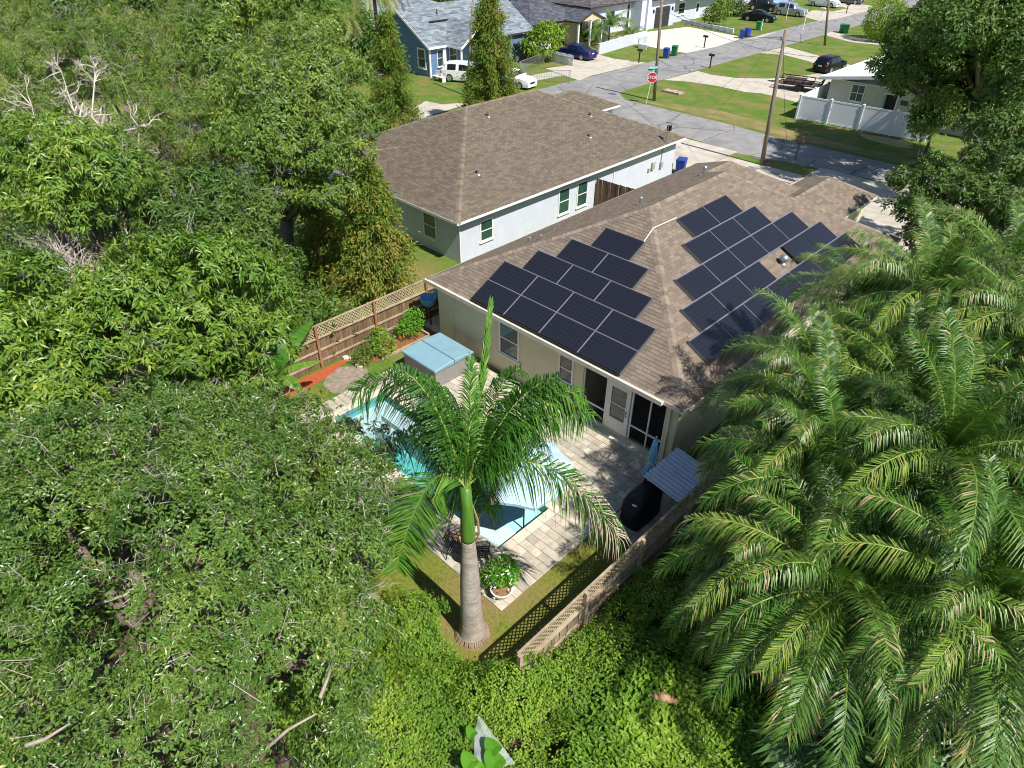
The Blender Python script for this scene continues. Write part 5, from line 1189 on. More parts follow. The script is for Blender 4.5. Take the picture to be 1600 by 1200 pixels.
def tubes3(A, B, r0, r1, bend=0.0, rng=None):
    """three sided tapered sticks A->B with one bend"""
    n = len(A); d = nrm(B-A); h = np.where(np.abs(d[:, 2:3]) < .9, UPZ, np.array([1., 0, 0])); x = nrm(np.cross(d, h)); y = np.cross(d, x)
    Mid = (A+B)/2+(rng.normal(size=(n, 3))*bend*np.linalg.norm(B-A, axis=1, keepdims=True) if rng is not None else 0)
    V = np.empty((n, 9, 3)); r0 = np.broadcast_to(np.asarray(r0, float), (n,))[:, None]; r1 = np.broadcast_to(np.asarray(r1, float), (n,))[:, None]
    for k in range(3):
        a = 2*math.pi*k/3; off = x*math.cos(a)+y*math.sin(a)
        V[:, k] = A+off*r0; V[:, 3+k] = Mid+off*(r0+r1)/2; V[:, 6+k] = B+off*r1
    b = np.arange(n)[:, None]*9; F = []
    for i in (0, 3):
        for k in range(3): F.append(np.concatenate([b+i+k, b+i+(k+1) % 3, b+i+3+(k+1) % 3, b+i+3+k], 1))
    F = np.concatenate(F); return V.reshape(-1, 3), F, np.full(len(F), .5)
def blobs_px(lst): return [(G(px, py, z), r) for px, py, z, r in lst]
def lumpy(blobs, rng, k=8, lo=-.35, f=(.3, .52), zs=.85):
    out = []
    for c, r in blobs:
        out.append((np.asarray(c), r*.72))
        n = max(4, int(k*r))
        for _ in range(n):
            d = nrm(rng.normal(size=3))
            if d[2] < lo: d[2] = -d[2]*.5
            out.append((np.asarray(c)+d*r*rng.uniform(.62, .86)*np.array([1, 1, zs]), r*rng.uniform(*f)))
    return out
def crown_points(blobs, dens, rng, lo=-.4, gap=.0, seed=1, holes=(), zs=.85):
    """points with outward normals on the union of blobs; dens per square metre"""
    P = []; N = []
    cs = np.array([b[0] for b in blobs]); rs = np.array([b[1] for b in blobs])
    for c, r in blobs:
        k = max(6, int(4*math.pi*r*r*dens)); d = nrm(rng.normal(size=(k, 3))); d = d[d[:, 2] > lo]
        rr = r*(.86+.2*rng.random((len(d), 1))); p = c+d*rr*np.array([1, 1, zs])
        # drop points deep inside other blobs
        dist = np.linalg.norm((p[:, None]-cs[None])/np.array([1, 1, zs]), axis=2)/rs[None]
        keep = (dist < .74).sum(1) == 0
        P.append(p[keep]); N.append(d[keep])
    P = np.concatenate(P); N = np.concatenate(N)
    keep = wob(P, 1.1, seed) > -1+gap
    for h, hr in holes: keep &= np.linalg.norm(P-h, axis=1) > hr
    return P[keep], N[keep]
M['bark'] = mat('bark', (.2, .16, .12), (.12, .095, .07), rough=.9, scale=6, detail=6, stretch=(4, 4, 1))
M['twig'] = mat('grey_twig', (.44, .39, .32), (.26, .23, .19), rough=.9, scale=6)
M['deadwood'] = mat('dead_wood', (.58, .51, .43), (.4, .35, .29), rough=.9, scale=6)
LM = {
 'oak': leafmat('oak_leaf', [(0, (.03, .085, .013)), (.45, (.078, .155, .022)), (.85, (.17, .25, .038)), (.97, (.32, .34, .06)), (1, (.45, .32, .08))], rough=.36, trans=.12, spec=.5),
 'mango': leafmat('mango_leaf', [(0, (.04, .115, .012)), (.5, (.115, .21, .023)), (.85, (.25, .34, .042)), (1, (.44, .42, .08))], rough=.42, trans=.14, spec=.4),
 'camphor': leafmat('camphor_leaf', [(0, (.04, .105, .013)), (.5, (.115, .195, .025)), (.85, (.24, .3, .045)), (1, (.42, .38, .08))], rough=.42, trans=.14, spec=.4),
 'olive': leafmat('olive_leaf', [(0, (.042, .115, .013)), (.5, (.11, .185, .024)), (.85, (.225, .27, .042)), (1, (.42, .36, .07))], rough=.45, trans=.14),
 'deep': leafmat('deep_green_leaf', [(0, (.025, .075, .012)), (.5, (.07, .135, .02)), (.9, (.16, .22, .035)), (1, (.3, .29, .06))], rough=.45, trans=.12, spec=.3),
 'vine': leafmat('vine_leaf', [(0, (.045, .13, .01)), (.45, (.14, .255, .022)), (.8, (.29, .4, .045)), (.93, (.46, .46, .08)), (1, (.42, .28, .08))], rough=.5, trans=.16, spec=.25),
 'bright': leafmat('bright_leaf', [(0, (.06, .2, .015)), (.6, (.12, .32, .025)), (1, (.22, .42, .05))], rough=.42, trans=.3),
 'cypress': leafmat('cypress_needle', [(0, (.06, .14, .02)), (.4, (.13, .22, .03)), (.65, (.26, .26, .05)), (.85, (.4, .26, .08)), (1, (.45, .23, .08))], rough=.6, trans=.25, spec=.15),
 'palm': leafmat('date_palm_leaflet', [(0, (.025, .09, .011)), (.5, (.082, .175, .02)), (.8, (.2, .29, .038)), (.92, (.34, .31, .07)), (1, (.42, .32, .18))], rough=.42, trans=.12, spec=.4),
 'royal': leafmat('royal_palm_leaflet', [(0, (.018, .075, .008)), (.6, (.06, .17, .016)), (.9, (.14, .27, .028)), (.97, (.36, .31, .2)), (1, (.45, .38, .28))], rough=.42, trans=.14, spec=.3),
 'fan': leafmat('fan_palm_leaf', [(0, (.06, .15, .04)), (.6, (.1, .2, .055)), (1, (.2, .26, .08))], rough=.4, trans=.2, spec=.5),
 'grassb': leafmat('grass_blade', [(0, (.08, .14, .015)), (.5, (.15, .2, .03)), (.8, (.24, .24, .05)), (1, (.34, .25, .1))], rough=.6, trans=.3, spec=.2),
}
def leaf_object(name, geo, mt, parent=None, kind='stuff', loc=(0, 0, 0)):
    V, F, T = geo; me = mesh_np(name, V-np.asarray(loc, float), [F], mt, tint=T); o = link(name, me, parent)
    if kind: o['kind'] = kind
    return o
def tree(name, label, base, blobs, leaf, lm, dens=9, per=10, seed=1, trunk_r=.22, twigs=.12, lo=-.35, gap=.1, spread=.26, droop=.35, up=.35, inner=True, holes=(), group='trees around the houses', cat='tree', nlimb=9, out=.55, zs=.85, tvar=.45, twig_len=.55, lump=8, trim=None, ros=1.0):
    rng = np.random.default_rng(seed); base = np.asarray(base, float)
    t = root(name, base, label, cat, group)
    cen = np.mean([b[0] for b in blobs], 0); fork = base*np.array([1, 1, 0])+np.array([0, 0, cen[2]*.42]); fork[:2] += (cen[:2]-base[:2])*.25
    part('trunk', MB().tube([base-UPZ*.2, base*.5+fork*.5+np.array([.1, -.08, 0]), fork], [trunk_r*1.25, trunk_r, trunk_r*.8], 10), M['bark'], t, smooth=True)
    idx = rng.permutation(len(blobs))[:nlimb]
    for i in idx:
        c = np.asarray(blobs[i][0]); mid = fork*.5+c*.5+rng.normal(size=3)*.2-UPZ*.25
        part('limb', MB().tube([fork, mid, c-UPZ*.1], [trunk_r*.6, trunk_r*.35, trunk_r*.14], 7), M['bark'], t, smooth=True)
    big = blobs; blobs = lumpy(blobs, rng, lump, lo, zs=zs) if lump else blobs
    P, N = crown_points(blobs, dens, rng, lo, gap, seed, holes, zs); blobs = big
    if trim is not None:
        k_ = trim(P); P, N = P[k_], N[k_]
    tint = np.clip(.5+.32*wob(P, .8, seed+5)+rng.normal(size=len(P))*.15, 0, 1)
    geos = [leaf_geo(P, N, per, leaf[0], leaf[1], rng, spread, droop, out, tint=tint, up=up, tvar=tvar, ros=ros)]
    if inner:
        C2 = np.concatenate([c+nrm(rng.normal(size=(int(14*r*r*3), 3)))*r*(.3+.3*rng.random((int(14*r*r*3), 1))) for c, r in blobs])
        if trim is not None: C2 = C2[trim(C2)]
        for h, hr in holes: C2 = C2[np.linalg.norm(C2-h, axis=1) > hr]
        geos.append(leaf_geo(C2, nrm(C2-cen), 6, leaf[0]*1.25, leaf[1]*1.35, rng, spread*1.1, .3, tint=np.clip(.35+.2*rng.random(len(C2)), 0, 1)))  # inner leaves lean to darker tints, crown shade put into their colour
    leaf_object('crown', merge(geos), LM[lm], t, loc=base)
    if twigs:
        k = rng.random(len(P)) < twigs; A = P[k]-N[k]*.25-UPZ*.12; B = P[k]+(N[k]*.5+rng.normal(size=(k.sum(), 3))*.6)*twig_len*(.5+.8*rng.random((k.sum(), 1)))
        V, F, T = tubes3(A, B, .009, .005, .2, rng); gs = [(V, F, T)]; L0, B0 = (B-A), B
        for q in range(4):
            f_ = rng.uniform(.35, 1, (len(A), 1)); A2 = A+L0*f_; B2 = A2+nrm(L0)*.14*rng.random((len(A), 1))+rng.normal(size=A.shape)*.13*twig_len/.4; gs.append(tubes3(A2, B2, .005, .0025, .22, rng))
        v2 = gs[1]; V, F, T = merge([gs[0]]+gs[2:])
        V, F, T = merge([(V, F, T), v2]); o = link('twig', mesh_np('twig', V-base, [F], M['twig'], tint=T), t); o['kind'] = 'stuff'
    return t
def bare_tree(name, label, base, targets, seed=1, r=.09, mt=None, group='trees around the houses'):
    """leafless branching: limbs run to the target points and fray out"""
    rng = np.random.default_rng(seed); base = np.asarray(base, float); t = root(name, base, label, 'tree', group)
    fork = np.asarray(base)+(np.mean(targets, 0)-base)*.55
    part('trunk', MB().tube([base-UPZ*.2, (base+fork)/2+np.array([.15, .1, 0]), fork], [r*1.6, r*1.3, r], 8), mt or M['deadwood'], t, smooth=True)
    A = []; B = []; R0 = []; R1 = []
    for tg in targets:
        tg = np.asarray(tg, float); pts = [fork+(tg-fork)*f+rng.normal(size=3)*.18*(f > 0) for f in np.linspace(0, 1, 6)]
        part('limb', MB().tube(pts, [r*.75, r*.62, r*.5, r*.4, r*.28, r*.12], 6), mt or M['deadwood'], t, smooth=True)
        lev = [(p, nrm((tg-fork)+rng.normal(size=3)*.9*np.linalg.norm(tg-fork)), .85, r*.3) for p in pts[2:] for _ in range(5)]
        for depth in range(3):
            nxt = []
            for p, d, l, rr in lev:
                q = p+d*l*(.6+.6*rng.random()); A.append(p); B.append(q); R0.append(rr); R1.append(rr*.5)
                for _ in range(3): nxt.append((p+(q-p)*rng.uniform(.4, 1), nrm(d+rng.normal(size=3)*.75+UPZ*.08), l*.55, rr*.5))
            lev = nxt
    V, F, T = tubes3(np.array(A), np.array(B), np.array(R0), np.array(R1), .1, rng)
    o = link('twig', mesh_np('twig', V-base, [F], mt or M['deadwood'], tint=T), t); o['kind'] = 'stuff'
    return t
# ---------------------------------------------------------------- live oak in the lower left
def oak_trim(P):
    d = P-CAM; w_ = d@AX_F; px = 800+FPX*(d@AX_R)/w_; py = 600-FPX*(d@AX_U)/w_
    lim = np.interp(py, [560, 600, 640, 680, 740, 800, 860, 920, 1000, 1100, 1200], [330, 430, 560, 635, 635, 605, 590, 590, 600, 590, 570])
    return px < lim+np.sin(py*.06)*14+np.sin(py*.17+P[:, 2]*3)*10
rng0 = np.random.default_rng(3); ob = []
oc = np.array([9.2, -13.7]); 
for _try in range(4000):
    if len(ob) >= 62: break
    a, r_ = rng0.uniform(0, 2*math.pi), math.sqrt(rng0.random()); x, y = oc[0]+5.1*r_*math.cos(a), oc[1]+4.7*r_*math.sin(a)
    rad = rng0.uniform(.95, 1.4)
    if any(np.hypot(x-b[0][0], y-b[0][1]) < .78 for b in ob): 
        if rng0.random() > .03: continue
    if not oak_trim(np.array([[x, y, 5.6-2.3*r_**2]]))[0]: continue
    ob.append((np.array([x, y, 5.9-2.3*r_**2.2+rng0.uniform(-.35, .35)-.35*max(0, (x-12.5))]), rad))
ob += blobs_px([(20, 735, 6.2, 1.1), (90, 705, 6.3, 1.1), (170, 690, 6.1, 1.1), (250, 665, 5.9, 1.0), (330, 650, 5.7, .9), (400, 645, 5.4, .8), (-20, 800, 6.2, 1.2)])
hole = [(G(185, 915, 6.0), .75), (G(215, 890, 5.6), .6), (G(150, 960, 6.0), .5), (G(650, 690, 4.8), .3)]
tree('live_oak', 'wide dense live oak with small dark glossy leaves filling the lower left', (8.6, -13.9, 0), ob, (.088, .036), 'oak', dens=46, per=9, seed=21, trunk_r=.42, twigs=.05, gap=.45, lump=9, trim=oak_trim, spread=.035, droop=.1, up=.45, holes=hole, nlimb=26, out=.7, lo=-.3, twig_len=.3)
# ---------------------------------------------------------------- broadleaf trees on the left
tree('mango_tree', 'light green broadleaf tree directly above the live oak on the left', (1.5, -10.5, 0), blobs_px([(40, 465, 6.3, 1.3), (110, 490, 6.3, 1.3), (175, 475, 6.6, 1.2), (245, 455, 7, 1.4), (310, 440, 7, 1.5), (380, 440, 6.4, 1.4), (415, 465, 5.5, 1.0), (380, 530, 5.4, 1.2), (320, 520, 6, 1.4), (250, 515, 6.2, 1.4), (180, 525, 6, 1.4), (110, 550, 6, 1.4), (50, 560, 6, 1.4), (15, 510, 6, 1.3), (60, 630, 5.5, 1.2), (110, 620, 5.4, 1.1), (300, 585, 4.8, 1.0), (370, 590, 4.4, .9), (20, 680, 5.2, 1.2)]),
     (.2, .062), 'mango', dens=12, per=13, seed=31, twigs=.03, spread=.05, droop=.75, up=.5, gap=.3, trunk_r=.3)
tree('avocado_tree', 'dense green tree at the left edge above the light green broadleaf tree', (-3.5, -10.0, 0), blobs_px([(20, 270, 7.5, 1.6), (80, 255, 8, 1.7), (145, 275, 8, 1.7), (55, 312, 7.2, 1.4), (115, 315, 7.4, 1.4), (175, 312, 7, 1.3), (205, 300, 7, 1.2), (40, 225, 7.6, 1.4)]),
     (.2, .06), 'mango', dens=11, per=13, seed=33, twigs=.03, spread=.05, droop=.7, up=.5, gap=.3, trunk_r=.28)
tree('loquat_tree', 'middle tree with mixed bright leaves left of the banana plant', (-3.5, -6.5, 0), blobs_px([(270, 395, 6, 1.4), (300, 350, 6.5, 1.4), (350, 400, 6, 1.4), (400, 395, 5.5, 1.2), (335, 315, 6.6, 1.3), (270, 300, 6.6, 1.3), (430, 425, 4.9, 1.0), (390, 345, 5.8, 1.2), (240, 340, 6.2, 1.2)]),
     (.18, .06), 'deep', dens=12, per=13, seed=35, twigs=.04, spread=.06, droop=.6, up=.5, gap=.32, trunk_r=.22)
tree('camphor_tree', 'tall full crowned green tree left of the far cypresses', (-9, -1.5, 0), blobs_px([(370, 110, 7.6, 2.0), (425, 95, 8.0, 2.1), (485, 100, 8.0, 2.1), (525, 120, 7.6, 1.6), (400, 160, 7.8, 1.9), (460, 160, 8.2, 2), (510, 190, 7.5, 1.6), (548, 185, 7.0, 1.2), (572, 205, 6.4, .9), (440, 220, 7.5, 1.7), (495, 240, 7.0, 1.5), (540, 245, 6.6, 1.1), (380, 225, 6.8, 1.4), (505, 300, 5.6, 1.0), (460, 300, 5.4, 1.1), (525, 300, 5.6, .8), (430, 280, 6, 1.1)]),
     (.165, .064), 'camphor', dens=13, per=13, seed=37, twigs=.04, spread=.06, droop=.55, up=.5, gap=.32, trunk_r=.34)
tree('laurel_tree', 'green tree crown at the top edge behind the tall full crowned tree', (-22, 5, 0), blobs_px([(350, 30, 8, 2.4), (410, 20, 8, 2.4), (470, 25, 8, 2.4), (500, 60, 7.4, 1.8), (330, 80, 8, 2.0)]),
     (.26, .09), 'camphor', dens=6, per=12, seed=39, twigs=.0, spread=.08, gap=.15, trunk_r=.3)
tree('olive_tree', 'thin olive yellow tree in the top left corner', (-17, -4, 0), blobs_px([(40, 40, 8.2, 2), (100, 70, 8, 1.9), (165, 50, 8, 1.9), (225, 75, 7.8, 1.8), (285, 45, 7.8, 1.9), (275, 115, 7.4, 1.6), (215, 140, 7.4, 1.6), (305, 170, 7, 1.5), (250, 205, 6.4, 1.5), (160, 125, 7.6, 1.5), (310, 245, 5.8, 1.3), (195, 225, 6.2, 1.3), (30, 110, 7.6, 1.6), (90, 150, 7, 1.4), (20, 180, 7, 1.5), (300, 80, 7.6, 1.6)]),
     (.135, .048), 'olive', dens=13, per=12, seed=41, twigs=.06, spread=.07, gap=.4, trunk_r=.24, inner=True, twig_len=.9)
bare_tree('bare_tree', 'bare grey branched tree in front of the olive yellow crown', (-7.5, -8, 0), [G(50, 60, 8), G(90, 110, 8.3), (G(40, 165, 8)), G(150, 90, 8.2), G(120, 170, 8), G(215, 205, 7.4), G(80, 225, 7.6), G(150, 105, 8.4)], 51, .11)
bare_tree('bare_tree', 'dead branch tangle reaching out below the left edge crown', (-1.2, -9.2, 0), [G(60, 365, 6.2), G(105, 395, 6.2), G(110, 425, 6.0), G(190, 375, 6.0), G(215, 385, 5.8), G(80, 410, 6.0)], 53, .075)
bare_tree('bare_tree', 'dark dead twigs in the gap of the light green broadleaf tree', (2.6, -8.9, 0), [G(200, 565, 5.0), G(230, 555, 5.2), G(320, 555, 5.0), G(290, 545, 5.2)], 55, .05)
single('broken_trunk', MB().tube([G(292, 245, 4.5), G(300, 222, 5.4), G(309, 188, 6.3)], [.24, .19, .15], 10), M['deadwood'], 'pale bare trunk stub between the olive and the full crowned trees', 'trunk', smooth=True)
# dead limbs lying over the oak
M['oaklimb'] = mat('pale_oak_limb', (.40, .33, .26), (.27, .22, .17), rough=.9, scale=5)
for i, (a, b, c) in enumerate([((410, 1175, 5.2), (450, 1140, 5.4), (495, 1115, 5.6)), ((150, 945, 5.2), (195, 930, 5.3), (228, 905, 5.4)), ((240, 880, 6.2), (262, 850, 6.6), (255, 812, 6.7)), ((500, 1090, 5.7), (512, 1060, 5.6), (520, 1030, 5.5)), ((40, 1165, 6.6), (70, 1155, 6.6), (110, 1130, 6.6))]):
    single('dead_branch', MB().tube([G(*a), G(*b), G(*c)], [.03, .026, .012], 7), M['oaklimb'], ['pale broken branch across the live oak near the bottom edge', 'thick brown limb showing in the dark gap of the live oak', 'slim pale branch rising from the dark gap of the live oak', 'short pale branch above the broken branch of the live oak', 'stub of a pale branch at the bottom left corner'][i], 'branch', smooth=True)
# ---------------------------------------------------------------- trees at the right corner
rt = np.random.default_rng(9); bl = []
for k in range(42):
    d = nrm(rt.normal(size=3)); bl.append((np.array([8.6, 39.0, 6.9])+d*np.array([5.0, 4.6, 3.2])*rt.uniform(.45, 1.0), rt.uniform(1.2, 1.8)))
bl += [(G(1402, 115, 6.8), 1.5), (G(1412, 70, 7.6), 1.6), (G(1425, 90, 6.6), 1.3), (G(1410, 130, 5.6), 1.1), (G(1440, 30, 8.4), 1.5), (G(1480, 60, 9), 1.8), (G(1440, 190, 4.2), 1.0), (G(1560, 60, 9), 2), (G(1590, 140, 7), 1.8), (G(1530, 20, 10), 1.8)]
tree('oak_tree', 'large dark crowned tree at the right edge shading the white vinyl fence', (10, 39.5, 0), bl, (.24, .1), 'deep', dens=6.5, per=13, seed=61, twigs=.0, spread=.1, gap=.12, trunk_r=.4)
tree('citrus_tree', 'dark round leafed tree above the feather palms at the right edge', (14.2, 19.5, 0), blobs_px([(1425, 325, 4.0, 1.0), (1465, 285, 5, 1.2), (1510, 300, 5, 1.3), (1560, 335, 4.5, 1.2), (1590, 275, 5.5, 1.4), (1440, 375, 2.8, .9), (1500, 370, 3.4, 1.1), (1570, 385, 3.8, 1.1), (1550, 250, 5.6, 1.2), (1410, 285, 4.2, .8), (1600, 340, 4.6, 1.3), (1460, 340, 4, 1.0), (1540, 210, 6, 1.2), (1590, 210, 6.4, 1.4)]),
     (.17, .08), 'deep', dens=13, per=13, seed=63, twigs=.05, spread=.06, gap=.1, trunk_r=.22)
tree('yellowing_tree', 'yellow green sapling in front of the large dark crowned tree', (6.4, 41.0, 0), blobs_px([(1450, 165, 5, .9), (1465, 185, 4.4, .8), (1442, 200, 3.4, .7), (1480, 160, 5, .8)]), (.22, .1), 'olive', dens=9, per=9, seed=65, twigs=.0, spread=.3, trunk_r=.1)
# ---------------------------------------------------------------- cypresses
def cypress(label, base, h, r, seed, shift=0.0, dens=1.0):
    rng = np.random.default_rng(seed); base = np.asarray(base, float); t = root('cypress_tree', base, label, 'tree', 'feathery cypresses')
    part('trunk', MB().tube([base, base+UPZ*h*.5, base+UPZ*h*.97], [.2, .12, .02], 8), M['bark'], t, smooth=True)
    P = []; N = []; A = []; B = []
    for k in range(int(h*30*dens)):
        f = rng.random()**.8; z = h*(.06+.92*f); L = r*(1-f)**.75*rng.uniform(.65, 1.1)+.15; a = rng.uniform(0, 2*math.pi); d = np.array([math.cos(a), math.sin(a), rng.uniform(-.15, .3)])
        s = base+UPZ*z; e = s+d*L; A.append(s); B.append(e)
        for q in np.linspace(.2, 1, max(3, int(L/.17))): P.append(s+(e-s)*q-UPZ*.12*q*q*L); N.append(d)
    P = np.array(P); N = nrm(np.array(N)); tint = np.clip(.35+shift+.25*wob(P, .9, seed)+rng.normal(size=len(P))*.16+.0, 0, .99)
    leaf_object('foliage', leaf_geo(P, N, 20, .21, .062, rng, .17, .6, .6, tint=tint, up=.3, tvar=.3), LM['cypress'], t, loc=base)
    V, F, T = tubes3(np.array(A), np.array(B), .03, .008, .04, rng); o = link('branch', mesh_np('branch', V-base, [F], M['bark'], tint=T), t); o['kind'] = 'stuff'
cypress('tall bronze green cypress in front of the white cars and blue house', (-19.7, 22.7, 0), 10.2, 2.5, 71, .0)
cypress('narrow green and bronze cypress beside the blue house gable', (-21.6, 14.9, 0), 8.7, 2.1, 73, .06)
cypress('rusty bronze cypress directly behind the wooden fence', (-4.6, .75, 0), 6.1, 2.0, 75, .22, 1.6)
cypress('lower left rusty cypress beside the shaded back lawn', (-7.6, -.2, 0), 4.2, 1.5, 77, .2)
# ---------------------------------------------------------------- palms
def frond_geo(pts, nl, ll, lw, rng, vang=.35, lean=.6, droop=.5, t0=.12, tint=.5, brown=0.0, plume=.0, tipf=.45, rw=.022, side=None):
    """pts: rachis polyline (k,3) -> leaflets and rachis (V, F3, F4, tint3, tint4)"""
    pts = np.asarray(pts, float); k = len(pts); seg = np.linalg.norm(np.diff(pts, axis=0), axis=1); cum = np.concatenate([[0], np.cumsum(seg)])/seg.sum()
    t = np.repeat(np.linspace(t0, .995, nl), 2)+rng.normal(size=2*nl)*.003; t = np.clip(t, 0, 1); sg = np.tile([1., -1.], nl)[:, None]
    P = np.stack([np.interp(t, cum, pts[:, i]) for i in range(3)], 1)
    T = nrm(np.stack([np.interp(np.clip(t+.02, 0, 1), cum, pts[:, i])-np.interp(np.clip(t-.02, 0, 1), cum, pts[:, i]) for i in range(3)], 1))
    S = np.cross(T, UPZ); small = np.linalg.norm(S, axis=1) < .15
    S[small] = np.cross(T[small], nrm(np.array([[pts[-1][1]-pts[0][1], -(pts[-1][0]-pts[0][0]), .3]]))) if small.any() else S[small]
    if side is not None: sd_ = np.asarray(side, float)[None]; S = sd_-T*(sd_*T).sum(1, keepdims=True)
    S = nrm(S); U = np.cross(S, T); U = np.where((U[:, 2:3] < 0), -U, U)
    va = vang+rng.normal(size=(2*nl, 1))*(.1+plume); D = nrm(S*sg*np.cos(va)+U*np.sin(va)+T*lean*(.75+.7*t[:, None]))
    prof = np.interp(t, [0, t0, .3, .7, 1], [.3, .55, 1, .9, tipf])[:, None]; l = ll*prof*(.88+.24*rng.random((2*nl, 1)))
    wv = nrm(np.cross(D, U)+1e-6)*lw/2
    m_ = P+D*l*.5-UPZ*droop*l*.12; e = P+D*l*(1-.12*droop)-UPZ*droop*l*.55
    V = np.empty((2*nl, 5, 3)); V[:, 0] = P+wv*.6; V[:, 1] = P-wv*.6; V[:, 2] = m_-wv; V[:, 3] = m_+wv; V[:, 4] = e
    b = np.arange(2*nl)[:, None]*5; F4 = np.concatenate([b, b+1, b+2, b+3], 1); F3 = np.concatenate([b+3, b+2, b+4], 1)
    tv = np.clip(tint+rng.normal(size=2*nl)*.14, 0, .93)
    if brown: tv = np.where(rng.random(2*nl) < brown*np.clip((t-.3)*1.6, 0, 1), .985, tv)
    o = len(V)*5; Rv = []; n = 4
    for i, p in enumerate(pts):
        d = nrm(pts[min(i+1, k-1)]-pts[max(i-1, 0)]); s = np.cross(d, UPZ); s = s/(np.linalg.norm(s)+1e-6) if np.linalg.norm(s) > .1 else np.array([1., 0, 0]); u = np.cross(s, d); r = rw*(1-.85*i/(k-1))
        Rv += [p+s*r, p+u*r*.8, p-s*r, p-u*r*.8]
    Rf = [(o+i*n+q, o+i*n+(q+1) % n, o+(i+1)*n+(q+1) % n, o+(i+1)*n+q) for i in range(k-1) for q in range(n)]
    return np.concatenate([V.reshape(-1, 3), np.array(Rv)]), F3, F4, np.array(Rf), tv
M['rachis'] = mat('palm_rachis', (.15, .24, .035), (.22, .28, .05), rough=.5, scale=4); M['rachis_dry'] = mat('dry_rachis', (.36, .24, .12), (.28, .18, .09), rough=.7)
def frond_mesh(name, geo, lm, rm):
    V, F3, F4, Rf, tv = geo
    return mesh_np(name, V, [F3, F4, Rf], [lm, rm], tint=np.concatenate([tv, tv, np.full(len(Rf), .5)]), fmat=np.concatenate([np.zeros(len(F3)+len(F4)), np.ones(len(Rf))]))
def bez(a, b, c, n=14):
    t = np.linspace(0, 1, n)[:, None]; a, b, c = map(np.asarray, (a, b, c)); return (1-t)**2*a+2*t*(1-t)*b+t*t*c
# royal palm
rb = np.array([11.71, -8.46, 0]); rngp = np.random.default_rng(8)
rp_ = root('royal_palm', rb, 'royal palm with a swollen pale ringed trunk in front of the pool', 'palm')
prof = [(.42, -.1), (.4, .03), (.35, .12), (.315, .35), (.285, .7), (.262, 1.2), (.245, 1.8), (.222, 2.4), (.195, 2.95), (.175, 3.3), (.16, 3.62)]
tm = MB(); zz = []
for z in np.arange(-.1, 3.64, .03):
    r_ = np.interp(z, [p[1] for p in prof], [p[0] for p in prof]); ph = (z*7.2) % 1.0; zz.append((r_*(1+.012*(ph < .22)-.006*(ph > .8)), z))
tm.lathe(zz, (rb[0], rb[1], 0), 28)
tk = mat('palm_trunk', (.43, .37, .3), (.26, .22, .175), rough=.88, scale=3, detail=8, bump=.5, bscale=30, stretch=(1, 1, 6), c=(.5, .45, .38), cscale=3.5, camt=.38)
part('trunk', tm, tk, rp_, smooth=True)
rtm = MB(); rr_ = random.Random(5)
for k in range(46):
    a = 2*math.pi*k/46+rr_.uniform(-.05, .05); rtm.tube([(rb[0]+.36*math.cos(a), rb[1]+.36*math.sin(a), .14), (rb[0]+.42*math.cos(a), rb[1]+.42*math.sin(a), .05), (rb[0]+.47*math.cos(a), rb[1]+.47*math.sin(a), -.03)], [.03, .028, .02], 5)
part('root_collar', rtm, mat('root_brown', (.34, .25, .17), (.2, .14, .09), rough=.9), rp_)
cs = MB(); cs.lathe([(.16, 3.6), (.168, 3.72), (.155, 4.2), (.135, 4.7), (.115, 5.25)], (rb[0], rb[1], 0), 24)
part('crownshaft', cs, mat('crownshaft_green', (.11, .24, .03), (.06, .16, .02), rough=.4, spec=.4, scale=2, stretch=(3, 3, .4), c=(.2, .17, .07), cscale=3, camt=.3), rp_, smooth=True)
hb_ = MB(); q0 = np.array([rb[0]+.14, rb[1]+.1, 3.55]); hb_.tube([q0, q0+np.array([.05, .06, .3]), q0+np.array([.04, .05, .7]), q0+np.array([-.04, -.02, 1.2])], [.012, .03, .028, .01], 6)
part('dry_sheath', hb_, mat('dry_sheath', (.42, .26, .13), (.3, .17, .08), rough=.8), rp_)
def solve_tip(px, py, L, O, zr):
    return min((G(px, py, z) for z in np.arange(zr[0], zr[1], .05)), key=lambda q: abs(np.linalg.norm(q-O)-L))
O_ = np.array([rb[0], rb[1], 5.2])
